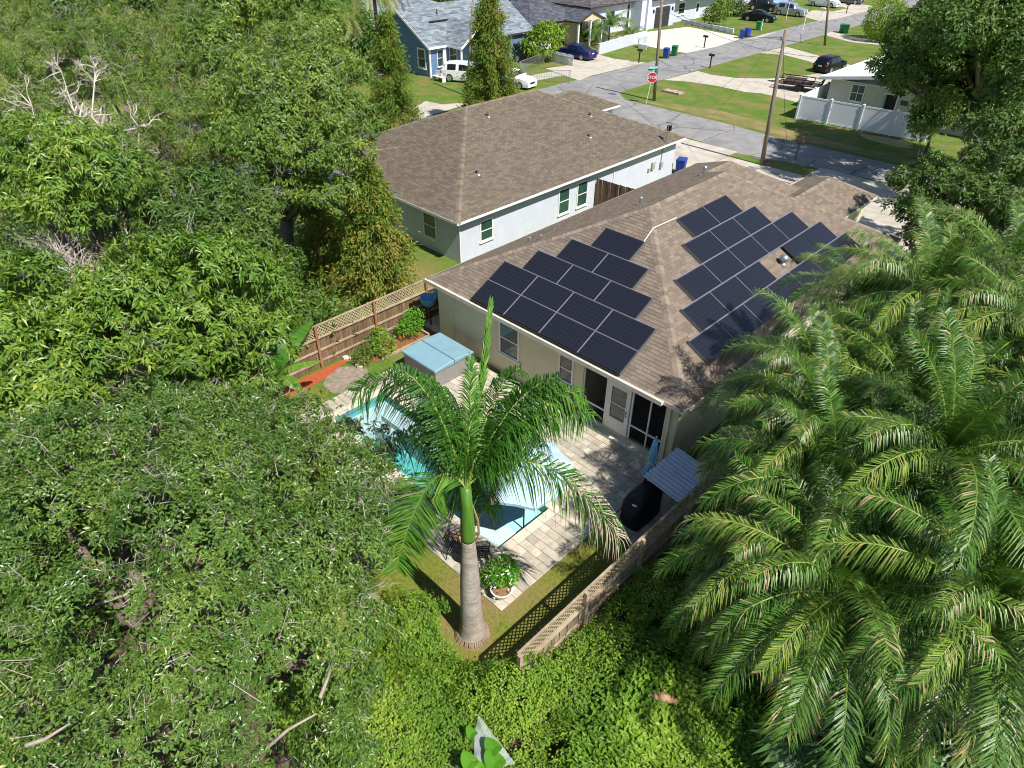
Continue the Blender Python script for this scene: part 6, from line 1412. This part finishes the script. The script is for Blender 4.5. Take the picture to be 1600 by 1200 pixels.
FR = [  # control px,z ; tip px ; length ; z range ; brown ; tint ; lean ; droop ; leaflet length ; leaflets ; facing the camera?
 ((728, 700, 6.3), (712, 800), 1.9, (3.6, 5.4), 0, .45, .4, 1.5, .8, 100, 0), ((750, 690, 6.3), (757, 800), 1.9, (3.6, 5.4), .05, .4, .4, 1.5, .8, 100, 0),
 ((655, 535, 7.3), (558, 612), 3.0, (5.0, 6.6), 0.0, .5, .4, 1.2, 1.1, 160, 2), ((748, 650, 6.6), (767, 474), 4.0, (8.2, 9.6), 0, .8, 2.6, .1, .42, 80, 0), ((825, 550, 7.2), (916, 650), 3.0, (5.0, 6.6), 0, .62, .4, 1.2, 1.05, 160, 2),
 ((840, 650, 6.6), (966, 838), 3.5, (3.6, 5.2), .85, .55, .45, 1.5, .9, 150, 0), ((672, 680, 6.4), (618, 890), 3.0, (3.2, 4.8), 0, .82, .5, .35, .85, 130, 1), ((690, 635, 7.0), (602, 700), 2.9, (4.6, 6.4), 0, .25, .4, 1.8, .9, 120, 0),
 ((800, 600, 7.2), (870, 590), 2.7, (6.0, 7.6), 0, .3, .4, 1.9, .95, 120, 0), ((680, 590, 7.3), (616, 575), 2.6, (6.2, 8), 0, .3, .4, 1.9, .9, 120, 0),
 ((815, 600, 7.1), (906, 612), 2.6, (5.4, 7.0), 0, .8, .45, 1.7, .9, 120, 0), ((720, 665, 6.7), (680, 760), 2.0, (4.2, 5.8), 0, .35, .4, 1.4, .8, 90, 0), ((780, 630, 7.0), (845, 700), 2.3, (4.6, 6), 0.1, .28, .4, 1.9, .9, 120, 0),
 ((770, 590, 7.2), (812, 575), 2.3, (6.2, 7.8), 0, .4, .5, 1.6, .8, 100, 0), ((760, 650, 7.0), (770, 710), 1.7, (4.6, 6.2), 0, .2, .4, 1.9, .85, 100, 0), ((700, 640, 6.8), (640, 650), 2.2, (5, 6.6), 0, .3, .4, 2.0, .9, 110, 0), ((790, 640, 6.8), (860, 650), 2.3, (5, 6.6), 0, .4, .4, 2.0, .9, 110, 0), ((735, 640, 6.8), (715, 705), 1.6, (4.6, 6.2), 0, .3, .4, 1.9, .85, 100, 0), ((700, 600, 7.0), (655, 590), 2.2, (6, 7.4), 0, .4, .4, 2.0, .85, 110, 0),
 ((738, 600, 7.3), (735, 560), 2.1, (6.6, 8.0), 0, .65, 1.0, .8, .6, 80, 0)]
for i, (cpx, tp, L, zr, br, ti, ln, dp, ll_, nl_, fc) in enumerate(FR):
    tip = solve_tip(*tp, L, O_, zr); pts = bez(O_+np.array([0, 0, .05]), G(*cpx), tip, 16)
    g = frond_geo(pts, nl_, ll_, .032, rngp, vang=(.35, .05, .6)[fc], lean=ln, droop=dp, t0=(.14, .03, .14)[fc], tint=ti*.85, brown=br, plume=(.55, .15, .8)[fc], tipf=.5, rw=.034, side=(AX_R*.85+AX_U*.3) if fc == 1 else None)
    g = (g[0]-rb,)+g[1:]
    link('frond', frond_mesh('frond', g, LM['royal'], M['rachis']), rp_)
# dead hanging leaf base and flower strands
hd = MB(); a = G(775, 690, 5.4); hd.tube([G(742, 700, 5.7), G(768, 700, 5.5), G(774, 745, 4.9), G(768, 788, 4.3)], [.05, .1, .12, .05], 8)
part('dry_frond', hd, mat('dry_frond', (.11, .085, .065), (.2, .15, .11), rough=.9, scale=8, stretch=(6, 6, 1)), rp_)
sA = G(745, 705, 5.5)+rngp.normal(size=(240, 3))*.12; sB = sA+np.array([.25, .3, -.1])*rngp.random((240, 1))*2+rngp.normal(size=(240, 3))*.22-UPZ*.12
V, F, T = tubes3(sA, sB, .007, .004, .12, rngp); o = link('seed_strand', mesh_np('seed_strand', V-rb, [F], M['twig'], tint=T), rp_); o['kind'] = 'stuff'
sA = G(690, 760, 4.2)[None]+rngp.normal(size=(160, 3))*.2; 
# date palm clump
def date_variants():
    out = []
    for vi, (el, curl, L) in enumerate([(1.25, .7, 2.6), (1.0, 1.2, 3.1), (.75, 1.5, 3.3), (.5, 1.6, 3.3), (.25, 1.5, 3.2), (0.0, 1.4, 3.0), (-.25, 1.2, 2.8), (.9, 1.9, 3.2), (.55, 2.0, 3.2), (.2, 1.8, 3.0), (-.45, .9, 2.6)]):  # start elevation, curl, length
        rng = np.random.default_rng(200+vi); n = 16; p = np.zeros(3); pts = [p.copy()]; a = el; side = rng.uniform(-.25, .25); hd = 0
        for i in range(n):
            p = p+np.array([math.cos(a)*math.cos(hd), math.cos(a)*math.sin(hd), math.sin(a)])*L/n; a -= curl/n*(.5+1.2*i/n); hd += side/n; pts.append(p.copy())
        old = vi in (6, 10)
        g = frond_geo(np.array(pts), 118, .54, .021, rng, vang=.4, lean=.55, droop=.7+.35*(vi % 3), t0=.08, tint=(.3, .5, .66, .42)[vi % 4] if not old else .7, brown=.55 if old else (.05, .1, .16)[vi % 3], plume=.24, tipf=.55, rw=.026)
        out.append(frond_mesh('frond', g, LM['palm'], M['rachis']))
    g = frond_geo(np.array(pts), 60, .4, .03, rng, vang=.1, lean=1.2, droop=.9, t0=.1, tint=.97, brown=1, plume=.3, rw=.03); out.append(frond_mesh('frond', g, LM['palm'], M['rachis_dry']))
    return out
DV = date_variants(); EL = [1.25, 1.0, .75, .5, .25, 0, -.25, .9, .55, .2, -.45]
M['dpalm_trunk'] = mat('date_palm_trunk', (.2, .13, .08), (.1, .065, .04), rough=.95, scale=6, detail=6, bump=.8, bscale=14)
M['boot'] = mat('leaf_boot', (.42, .26, .13), (.3, .19, .1), rough=.9, scale=8)
def date_palm(label, c, seed, nf=44, s=1.0):
    rng = random.Random(seed); c = np.asarray(c, float); base = np.array([c[0], c[1], 0]); t = root('date_palm', base, label, 'palm', 'feather palms beside the fence')
    part('trunk', MB().tube([base-UPZ*.2, base+UPZ*c[2]*.5, c], [.24, .2, .22], 12), M['dpalm_trunk'], t, smooth=True)
    bt = MB()
    for k in range(26):
        a = k*2.4; z = c[2]-.15-.055*k; d = np.array([math.cos(a), math.sin(a), .9]); q = np.array([c[0], c[1], z])+np.array([math.cos(a), math.sin(a), 0])*.2; bt.bar(q, q+d*.22, .07, .03)
    part('leaf_boot', bt, M['boot'], t, kind='stuff')
    for k in range(nf):
        f = (k+.5)/nf; el = 1.3-1.75*f; cand = sorted(range(11), key=lambda i: abs(EL[i]-el)+rng.random()*.3)[0]
        o = link('frond', DV[cand], t); o.location = (c[0]-base[0], c[1]-base[1], c[2]-.3*f); o.rotation_euler = (0, rng.uniform(-.08, .08), k*2.39996+rng.uniform(-.2, .2)); o.scale = [s*rng.uniform(.88, 1.1)]*3
    for k in range(5):
        o = link('frond', DV[11], t); o['label'] = 'brown dead hanging frond'; o.location = (0, 0, c[2]-.45); o.rotation_euler = (0, rng.uniform(.2, .5), rng.uniform(0, 6.28)); o.scale = [s*.85]*3
    return t
DP = [((16.0, 3.8, 6.8), 'feather palm with arching fronds over the lower solar panels', .86), ((14.9, .9, 5.0), 'feather palm nearest the porch corner reaching over the roof', .86), ((16.0, -1.4, 5.2), 'feather palm right above the lean-to with the corrugated sheet', .88),
      ((18.3, -1.6, 6.2), 'tall feather palm in the middle of the clump facing the camera', .95), ((18.3, 3.6, 6.9), 'feather palm at the right edge behind the middle palm', .92), ((16.8, -3.9, 3.8), 'low feather palm leaning over the tan wooden fence', .86),
      ((18.0, -4.6, 4.3), 'low feather palm above the fan palms near the bottom right', .9), ((20.6, .6, 6.2), 'feather palm cut by the right edge of the view', 1.0), ((14.4, 4.4, 5.8), 'small feather palm between the solar house wall and the clump', .75),
      ((17.0, .8, 5.6), 'shaded feather palm in the heart of the clump', .9), ((20.0, -3.6, 5.0), 'feather palm at the lower right edge of the view', .92), ((16.9, -2.9, 4.9), 'feather palm below the middle palm with long drooping fronds', .88), ((19.6, 6.2, 6.4), 'feather palm in the upper right of the clump under the dark tree', .9), ((17.3, 6.4, 6.8), 'feather palm with upright fronds at the top of the clump', .86)]
for i, (c, lab, s) in enumerate(DP): date_palm(lab, (c[0]+.35, c[1], c[2]), 300+i, nf=48, s=s*1.14)
# fan palms at the bottom right
def fan_mesh(seed):
    rng = np.random.default_rng(seed); V = []; F = []; T = []; n = 34; st = .55
    for k in range(n):
        a = (-1+2*(k+.5)/n)*2.35; d = np.array([math.cos(a), math.sin(a), .12*math.cos(a)]); s = np.array([-math.sin(a), math.cos(a), 0]); L = .78*(1-.12*abs(a)/2.35)*rng.uniform(.9, 1.08); w_ = .034
        o = np.array([st, 0, .25]); b = len(V); zz = .02*(-1)**k
        V += [o+d*.03, o+d*L*.55+s*w_*1.25+UPZ*zz, o+d*L*.55-s*w_*1.25-UPZ*zz, o+d*L-UPZ*(.1+.14*rng.random())]; F.append((b, b+2, b+3, b+1)); T.append(np.clip(.5+rng.normal()*.2, 0, 1))
    b = len(V)
    for i, (p, r) in enumerate(((np.zeros(3), .018), (np.array([st, 0, .25]), .012))): V += [p+np.array([0, r, 0]), p+np.array([0, 0, r]), p+np.array([0, -r, 0]), p-np.array([0, 0, r])]
    for q in range(4): F.append((b+q, b+(q+1) % 4, b+4+(q+1) % 4, b+4+q)); T.append(.6)
    return mesh_np('fan_leaf', np.array(V), [np.array(F)], LM['fan'], tint=T)
FM = [fan_mesh(k) for k in range(3)]
for i, (px, py, z, lab) in enumerate([(1480, 1130, 1.7, 'pale green fan palm under the date palms at the bottom right'), (1375, 1195, 1.5, 'fan palm cut by the bottom edge'), (1570, 1185, 1.8, 'fan palm in the bottom right corner'), (1300, 1165, 1.2, 'small fan palm with dry leaves beside the vines')]):
    c = G(px, py, z); b = np.array([c[0], c[1], 0]); t = root('fan_palm', b, lab, 'palm', 'fan palms at the bottom right'); part('trunk', MB().tube([b, c-UPZ*.1], [.12, .1], 8), M['dpalm_trunk'], t); rr_ = random.Random(i)
    for k in range(13):
        o = link('fan_leaf', FM[k % 3], t); o.location = (0, 0, z-.1); o.rotation_euler = (rr_.uniform(-.2, .2), rr_.uniform(-.9, .45), k*2.4+rr_.uniform(-.2, .2)); o.scale = [rr_.uniform(.85, 1.25)]*3
# banana plant at the end of the board fence
bc_ = np.array([-.3, -6.9, 0]); bn_ = root('banana_plant', bc_, 'banana plant with broad split leaves at the end of the wooden fence', 'plant')
part('stem', MB().tube([bc_, bc_+np.array([.05, 0, 1.5])], [.13, .09], 10), mat('banana_stem', (.3, .3, .12), (.22, .16, .07), rough=.7), bn_, smooth=True)
def banana_leaf(pts, w, seed, t0=.5):
    rng = np.random.default_rng(seed); pts = np.asarray(pts); k = len(pts); V = []; F = []; T = []
    for i in range(k-1):
        T_ = nrm(pts[i+1]-pts[i]); S = nrm(np.cross(T_, UPZ)); f0 = math.sin(math.pi*(.08+.9*i/k))**.6; f1 = math.sin(math.pi*(.08+.9*(i+1)/k))**.6
        for sg in (1, -1):
            gap = .9 if rng.random() < .2 else 1.0; b = len(V); dz = rng.uniform(.0, .05)
            V += [pts[i], pts[i+1], pts[i]+(pts[i+1]-pts[i])*gap+S*sg*w*f1-UPZ*(w*.25*f1+dz), pts[i]+S*sg*w*f0-UPZ*(w*.25*f0+dz)]; F.append((b, b+1, b+2, b+3)); T.append(np.clip(t0+rng.normal()*.1, 0, 1))
    return np.array(V), np.array(F), np.array(T)
for i, (cp, tp, w_, t0) in enumerate([((452, 520, 2.7), (486, 500, 2.2), .34, .6), ((430, 555, 2.4), (402, 600, 1.5), .32, .5), ((455, 565, 2.2), (500, 563, 1.6), .26, .9), ((435, 515, 3.0), (428, 480, 2.8), .3, .45), ((450, 585, 2.0), (474, 612, 1.2), .24, .85), ((425, 530, 2.7), (395, 535, 2.4), .28, .5)]):
    V, F, T = banana_leaf(bez(bc_+np.array([.05, 0, 1.35]), G(*cp), G(*tp), 26), w_, i, t0); link('leaf', mesh_np('leaf', V-bc_, [F], LM['royal'], tint=T*.85), bn_)
# ---------------------------------------------------------------- shrubs and small plants
def shrub(name, label, base, r, h, leaf, lm, seed, dens=30, per=8, group='garden shrubs', cat='shrub', nb=7, stems=True):
    rng = np.random.default_rng(seed); base = np.asarray(base, float); t = root(name, base, label, cat, group)
    bl = [(base+np.array([rng.normal()*r*.4, rng.normal()*r*.4, h*rng.uniform(.35, .8)]), r*rng.uniform(.4, .62)) for _ in range(nb)]
    P, N = crown_points(bl, dens, rng, -.6, .15, seed); tint = np.clip(.5+.3*wob(P, 1.5, seed)+rng.normal(size=len(P))*.12, 0, 1)
    leaf_object('foliage', leaf_geo(P, N, per, leaf[0], leaf[1], rng, leaf[0]*.7, .3, tint=tint), LM[lm], t, loc=base)
    if stems: part('stem', MB().tube([base, base+UPZ*h*.5], [.04, .02], 6), M['bark'], t)
    return t
shrub('garden_shrub', 'bright green shrub in the bed at the path end by the fence', (-.55, -.55, 0), .55, 1.1, (.1, .05), 'bright', 81, 40)
shrub('garden_shrub', 'low green shrub in the bed along the board fence', (-.5, -2.3, 0), .6, .8, (.1, .05), 'vine', 83, 40); shrub('garden_shrub', 'dark green shrub beside the mulch corner', (-.35, -3.1, 0), .5, .7, (.09, .045), 'deep', 85, 40)
# potted shrub with white bowl
pc = np.array([11.42, -7.12, .035]); pt_ = root('potted_plant', pc, 'leafy shrub in a white bowl pot at the deck corner', 'planter')
part('pot', MB().lathe([(.17, 0), (.24, .1), (.3, .26), (.32, .3), (.28, .3), (.25, .22)], pc, 24), mat('white_pot', (.74, .76, .78), (.66, .68, .7), rough=.45, scale=3), pt_, smooth=True)
part('soil', MB().lathe([(.26, .235), (.02, .26)], pc, 16), mat('pot_soil', (.3, .16, .07), (.18, .1, .05), rough=.95, scale=20), pt_)
rg2 = np.random.default_rng(5); bl = [(pc+np.array([-.12+rg2.normal()*.13, .16+rg2.normal()*.14, .66+rg2.normal()*.12]), rg2.uniform(.15, .22)) for _ in range(7)]
P, N = crown_points(bl, 150, rg2, -.7, .1, 3); leaf_object('foliage', leaf_geo(P, N, 5, .09, .045, rg2, .06, .3), LM['bright'], pt_, loc=pc); part('stem', MB().tube([pc+UPZ*.2, pc+np.array([-.03, .08, .6])], [.02, .012], 6), M['bark'], pt_)
A = pc+np.array([-.05, .1, .7])+rg2.normal(size=(26, 3))*np.array([.28, .28, .16]); leaf_object('flower', leaf_geo(A, np.tile(UPZ, (26, 1)), 5, .05, .035, rg2, .015, 0), mat('white_petal', (.8, .8, .74)), pt_, loc=pc)
shrub('potted_shrub', 'dusky flowering shrub next to the white bowl pot', (10.95, -7.1, .03), .34, .75, (.07, .035), 'oak', 87, 70, nb=6)
# far shrubs, round bush, far palms and distant trees
b = G(1375, 64); t = root('round_bush', b, 'clipped round green bush beside the far road', 'bush'); rg3 = np.random.default_rng(15)
P, N = crown_points([(b+np.array([0, 0, 2.3]), 2.35), (b+np.array([.3, .5, 1.6]), 2.1)], 12, rg3, -.9, .0, 4, zs=1.0); leaf_object('foliage', leaf_geo(P, N, 8, .22, .1, rg3, .18, .2), LM['vine'], t, loc=b); part('stem', MB().tube([b, b+UPZ*1.2], [.12, .08], 8), M['bark'], t)
shrub('far_shrub', 'leafy green shrub in front of the tan house', (-34.6, 44.6, 0), 2.0, 3.6, (.32, .16), 'vine', 91, 7, nb=9, group='shrubs across the road'); shrub('far_shrub', 'yellow green shrub at the corner of the white house', G(1118, 42), 1.7, 3.0, (.3, .14), 'olive', 93, 8, group='shrubs across the road')
shrub('far_hedge', 'dark clipped hedge in front of the far white house', G(1150, 24), 1.7, 1.7, (.28, .14), 'deep', 95, 8, group='shrubs across the road', cat='hedge'); shrub('far_shrub', 'teal green shrub right of the round bush', G(1412, 62), 1.8, 3.2, (.3, .15), 'deep', 97, 8, group='shrubs across the road')
shrub('far_shrub', 'bushy plant under the far privacy fence', (-39.6, 57.6, 0), 1.0, 1.4, (.25, .12), 'vine', 99, 10, group='shrubs across the road')
def small_palm(label, base, h, n, s, seed, variants=(1, 2, 3, 4, 7, 8)):
    base = np.asarray(base, float); t = root('garden_palm', base, label, 'palm', 'palms across the road'); part('trunk', MB().tube([base, base+UPZ*h], [.16*s, .12*s], 8), M['dpalm_trunk'], t); rr_ = random.Random(seed)
    for k in range(n): o = link('frond', DV[rr_.choice(variants)], t); o.location = (0, 0, h); o.rotation_euler = (0, 0, k*2.4+rr_.uniform(-.2, .2)); o.scale = [s*rr_.uniform(.85, 1.1)]*3
small_palm('bushy date palm beside the low white garden wall', G(950, 64), 1.6, 24, 1.15, 1); small_palm('short palm clump at the end of the low white garden wall', G(985, 61), .5, 14, .7, 2); small_palm('tiny palm by the porch of the tan house', (-36.2, 56.2, 0), 1.2, 12, .7, 3)
small_palm('tall palm with hanging yellowed fronds left of the blue house', (-33, 17.5, 0), 8.2, 22, 1.3, 4, (5, 6, 10, 10, 11, 6)); small_palm('second tall palm with hanging fronds in front of the blue house roof', (-37, 25.2, 0), 8.6, 18, 1.2, 5, (5, 6, 10, 10, 6))
for i, (px, py, z, r, lab) in enumerate([(520, 20, 4, 3.2, 'dark green tree left of the hanging palms at the top edge'), (545, 60, 2.5, 2.2, 'dark green low tree left of the blue house'), (690, 4, 3, 3.0, 'far green tree behind the blue house roof'), (1500, 8, 4, 3, 'far tree at the top right behind the large dark crown')]):
    c = G(px, py, z); rgx = np.random.default_rng(120+i); tree('far_tree', lab, (c[0], c[1], 0), [(c+rgx.normal(size=3)*np.array([1, 1, .5])*r*.5, r*rgx.uniform(.45, .7)) for _ in range(9)], (.36, .16), 'deep', dens=4, per=9, seed=130+i, twigs=0, spread=.4, trunk_r=.2)
for i, (x, y, r) in enumerate([(-56, 20, 4), (-58, 6, 4), (-50, -6, 4), (-62, 52, 4), (-56, 74, 3.5), (-46, -14, 4), (-75, 40, 5), (-55, 120, 4)]):
    rgx = np.random.default_rng(140+i); c = np.array([x, y, 5.0]); tree('far_tree', ['broad tree left of the grey roofed house far back', 'tree in the far back left of the hanging palms', 'tree at the far top left edge', 'tree between the second row roofs', 'tree behind the garage house roof', 'tree in the far top left corner', 'tree beyond the grey roofed house', 'tree behind the far pale houses'][i], (x, y, 0), [(c+rgx.normal(size=3)*np.array([1, 1, .45])*r*.5, r*rgx.uniform(.45, .65)) for _ in range(9)], (.4, .18), 'deep', dens=3.5, per=9, seed=150+i, twigs=0, spread=.45, trunk_r=.25)
# ---------------------------------------------------------------- vines, undergrowth, grass
rv = np.random.default_rng(17)
def scatter(poly_test, x0, x1, y0, y1, n): 
    p = np.stack([rv.uniform(x0, x1, n), rv.uniform(y0, y1, n)], 1); return p[poly_test(p[:, 0], p[:, 1])]
def hump(x, y):
    h = .4+.3*np.sin(1.3*x+.7*y)+.26*np.sin(2.1*y-1.1*x+1)+.1*np.sin(4.3*x+2)*np.sin(3.7*y)
    h += 1.15*np.exp(-((x-10.9)**2/.7+(y+9.75)**2/.5))+1.75*np.exp(-((x-13.75)**2/.4+(y+9.15)**2/.45))+.6*np.exp(-((x-12.2)**2/1.2+(y+10.4)**2/.8))+.5*np.exp(-((x-15.5)**2/2+(y+6)**2/4))
    return np.maximum(h, .08)
inv = lambda x, y: ((y < -9.15-.12*np.sin(2.2*x)) & (x < 14.0) & (x > 9.6) & ~((x-11.71)**2+(y+8.46)**2 < .8)) | ((x > 13.85) & (y < -2.2)) | ((x > 9.4) & (x < 11.2) & (y < -8.9+.3*np.sin(3*x)) & (y > -10))
p = scatter(inv, 9.2, 20.5, -13.2, -2.0, 36000); H = hump(p[:, 0], p[:, 1]); tintv = np.clip(.42+.5*wob(np.column_stack([p, H*0]), .8, 8)+.2*wob(np.column_stack([p, H]), 2.5, 9), 0, .95)
keep = wob(np.column_stack([p, H*0]), 1.6, 12) > -.62; p, H, tintv = p[keep], H[keep], tintv[keep]
C = np.column_stack([p, H*(.55+.45*rv.random(len(p)))]); gx_ = (hump(p[:, 0]+.05, p[:, 1])-H)/.05; gy_ = (hump(p[:, 0], p[:, 1]+.05)-H)/.05
Nn = nrm(np.column_stack([-gx_, -gy_, np.ones(len(p))])); big = (p[:, 0] > 15.4) & (p[:, 1] > -9.5)
vg = merge([leaf_geo(C[~big], Nn[~big], 7, .06, .042, rv, .045, .15, .35, tint=tintv[~big], up=.6, ros=1), leaf_geo(C[big], Nn[big], 6, .14, .08, rv, .06, .2, .35, tint=tintv[big]*.9, up=.6, ros=1)])
mb_ = [(np.array(q[:3]), q[3]) for q in ((13.8, -9.2, .5, .8), (13.95, -8.75, 1.15, .5), (13.65, -9.35, 1.3, .45), (14.05, -8.1, .6, .55), (10.9, -9.65, .8, .6), (10.55, -9.35, .45, .55), (11.2, -9.9, .5, .6), (12.4, -10.0, .5, .6), (13.2, -9.7, .8, .6))]
P_, N_ = crown_points(mb_, 90, rv, -.3, .1, 77); vg = merge([vg, leaf_geo(P_, N_, 7, .065, .045, rv, .04, .2, tint=np.clip(.55+.4*wob(P_, 1.5, 78), 0, .95), up=.5, ros=1)])
tag(leaf_object('vines', vg, LM['vine']), 'bright green vines and creepers covering the ground at the bottom', 'vines', kind='stuff')
ps_ = scatter(inv, 9.4, 20, -12.8, -2.2, 520); hs_ = hump(ps_[:, 0], ps_[:, 1]); A = np.column_stack([ps_, hs_*.8]); B = A+rv.normal(size=A.shape)*np.array([.22, .22, .07])+UPZ*.08
V, F, T = tubes3(A, B, .007, .003, .15, rv); o = link('dead_stems', mesh_np('dead_stems', V, [F], M['twig'], tint=T)); tag(o, 'thin dead stems lying among the vines', 'stems', kind='stuff')
# undergrowth below the trees on the left
inu = lambda x, y: ((x < 6) & (y < -7.2-.25*np.sin(x)) & (x > -2)) | ((x <= -1.6) & (y < -1.8-.12*x*0) & (y < -.32*(x+1.6)*-.3-1.5))
p = scatter(inu, -24, 6, -20, 3, 16000); h = .8+.9*wob(np.column_stack([p, p[:, :1]*0]), .5, 31)+.9; C = np.column_stack([p, np.clip(h, .1, 2.6)*rv.random(len(p))**.5])
tag(leaf_object('undergrowth', leaf_geo(C, np.tile(UPZ, (len(C), 1)), 6, .24, .1, rv, .3, .4, .5), LM['deep']), 'dark leafy undergrowth below the trees on the left', 'undergrowth', kind='stuff')
inq = lambda x, y: (x > 14.1) & (y > -3.2)
p = scatter(inq, 14, 24, -3, 14, 5000); C = np.column_stack([p, rv.random(len(p))*1.2]); tag(leaf_object('undergrowth', leaf_geo(C, np.tile(UPZ, (len(C), 1)), 6, .2, .08, rv, .25, .4, .5), LM['deep']), 'dark leafy undergrowth below the feather palms', 'undergrowth', kind='stuff')
# lawn blades near the pool
inl = lambda x, y: ((x > 8.2) & (x < 13.6) & (y > -10.2) & (y < -3.0) & ~((x < 11.82) & (y > -7.52))) | ((x > -.3) & (x < 8.2) & (y < -7.5) & (y > -8.6)) | ((x > -.2) & (x < .75) & (y > -7.5) & (y < -5.2))
p = scatter(inl, -.5, 13.6, -10.2, -2.9, 42000); C = np.column_stack([p, np.zeros(len(p))]); n_ = len(C); d = nrm(rv.normal(size=(n_, 3))*np.array([.7, .7, .2])+UPZ*.8); s = nrm(np.cross(d, rv.normal(size=(n_, 3)))); l = .05+.05*rv.random((n_, 1))
V = np.stack([C+s*.006, C-s*.006, C+d*l], 1).reshape(-1, 3); F = np.arange(n_*3).reshape(-1, 3); tg_ = np.clip(.45+.3*wob(C, .9, 3)+rv.normal(size=n_)*.18, 0, 1)
tag(leaf_object('lawn_grass', (V, F, tg_), LM['grassb']), 'short yellow green lawn grass around the pool deck', 'grass', kind='stuff')
# fallen palm log, plastic sheet and big leaves in the vines
a, b2, c = G(1000, 1078, .55), G(1030, 1088, .6), G(1058, 1096, .5); lg_ = root('fallen_log', b2*np.array([1, 1, 0]), 'brown fallen palm log lying in the vines', 'log'); part('log', MB().tube([a, b2, c], [.07, .11, .08], 10), M['boot'], lg_, smooth=True); part('stub', MB().tube([b2, b2+np.array([.05, .1, .2])], [.05, .03], 6), M['boot'], lg_)
ps = bpy.data.materials.new('clear_plastic'); ps.use_nodes = True; pn = ps.node_tree; tr = _n(pn, 'ShaderNodeBsdfTransparent'); mx = _n(pn, 'ShaderNodeMixShader'); mx.inputs[0].default_value = .38; pb = pn.nodes['Principled BSDF']; pb.inputs['Base Color'].default_value = (.62, .66, .68, 1); pb.inputs['Roughness'].default_value = .25
pn.links.new(tr.outputs[0], mx.inputs[1]); pn.links.new(pb.outputs[0], mx.inputs[2]); pn.links.new(mx.outputs[0], pn.nodes['Material Output'].inputs[0])
pp_ = [G(748, 1118, .9), G(806, 1192, .85), G(812, 1215, .8), G(742, 1215, .8), G(740, 1150, .85)]; pl_ = MB(); n = 14
for i in range(n):
    for j in range(n):
        def bil(u, v): q = (np.array(pp_[4])*(1-u)+np.array(pp_[0])*u)*(1-v)+(np.array(pp_[3])*(1-u)+np.array(pp_[1])*u)*v; return q+UPZ*.03*math.sin(9*u+2*v)+UPZ*.02*math.sin(13*v)
        pl_.quad(bil(i/n, j/n), bil((i+1)/n, j/n), bil((i+1)/n, (j+1)/n), bil(i/n, (j+1)/n))
single('plastic_sheet', pl_, ps, 'torn clear plastic sheet lying on the vines at the bottom', 'plastic sheet', smooth=True)
tr2 = root('taro_plant', G(775, 1180, 0), 'broad leaved bright green plant beside the plastic sheet', 'plant')
for i, (px, py, z, r_) in enumerate([(772, 1168, 1.05, .2), (775, 1190, 1.0, .24), (738, 1145, 1.0, .14), (735, 1190, 1.0, .2), (748, 1200, .95, .18)]):
    c = G(px, py, z); mb = MB(); k = 18; vs = [c]+[c+np.array([r_*math.cos(a)*(1-.25*math.cos(a)), r_*.85*math.sin(a), .04*math.cos(2*a)-.05*abs(math.sin(a))]) for a in [2*math.pi*q/k for q in range(k)]]
    mb.add(vs, [(0, 1+q, 1+(q+1) % k) for q in range(k)], .3+.1*i); part('leaf', mb, LM['bright'], tr2); part('stalk', MB().tube([c, c*np.array([1, 1, 0])+UPZ*.2], .012, 5), M['rachis'], tr2)
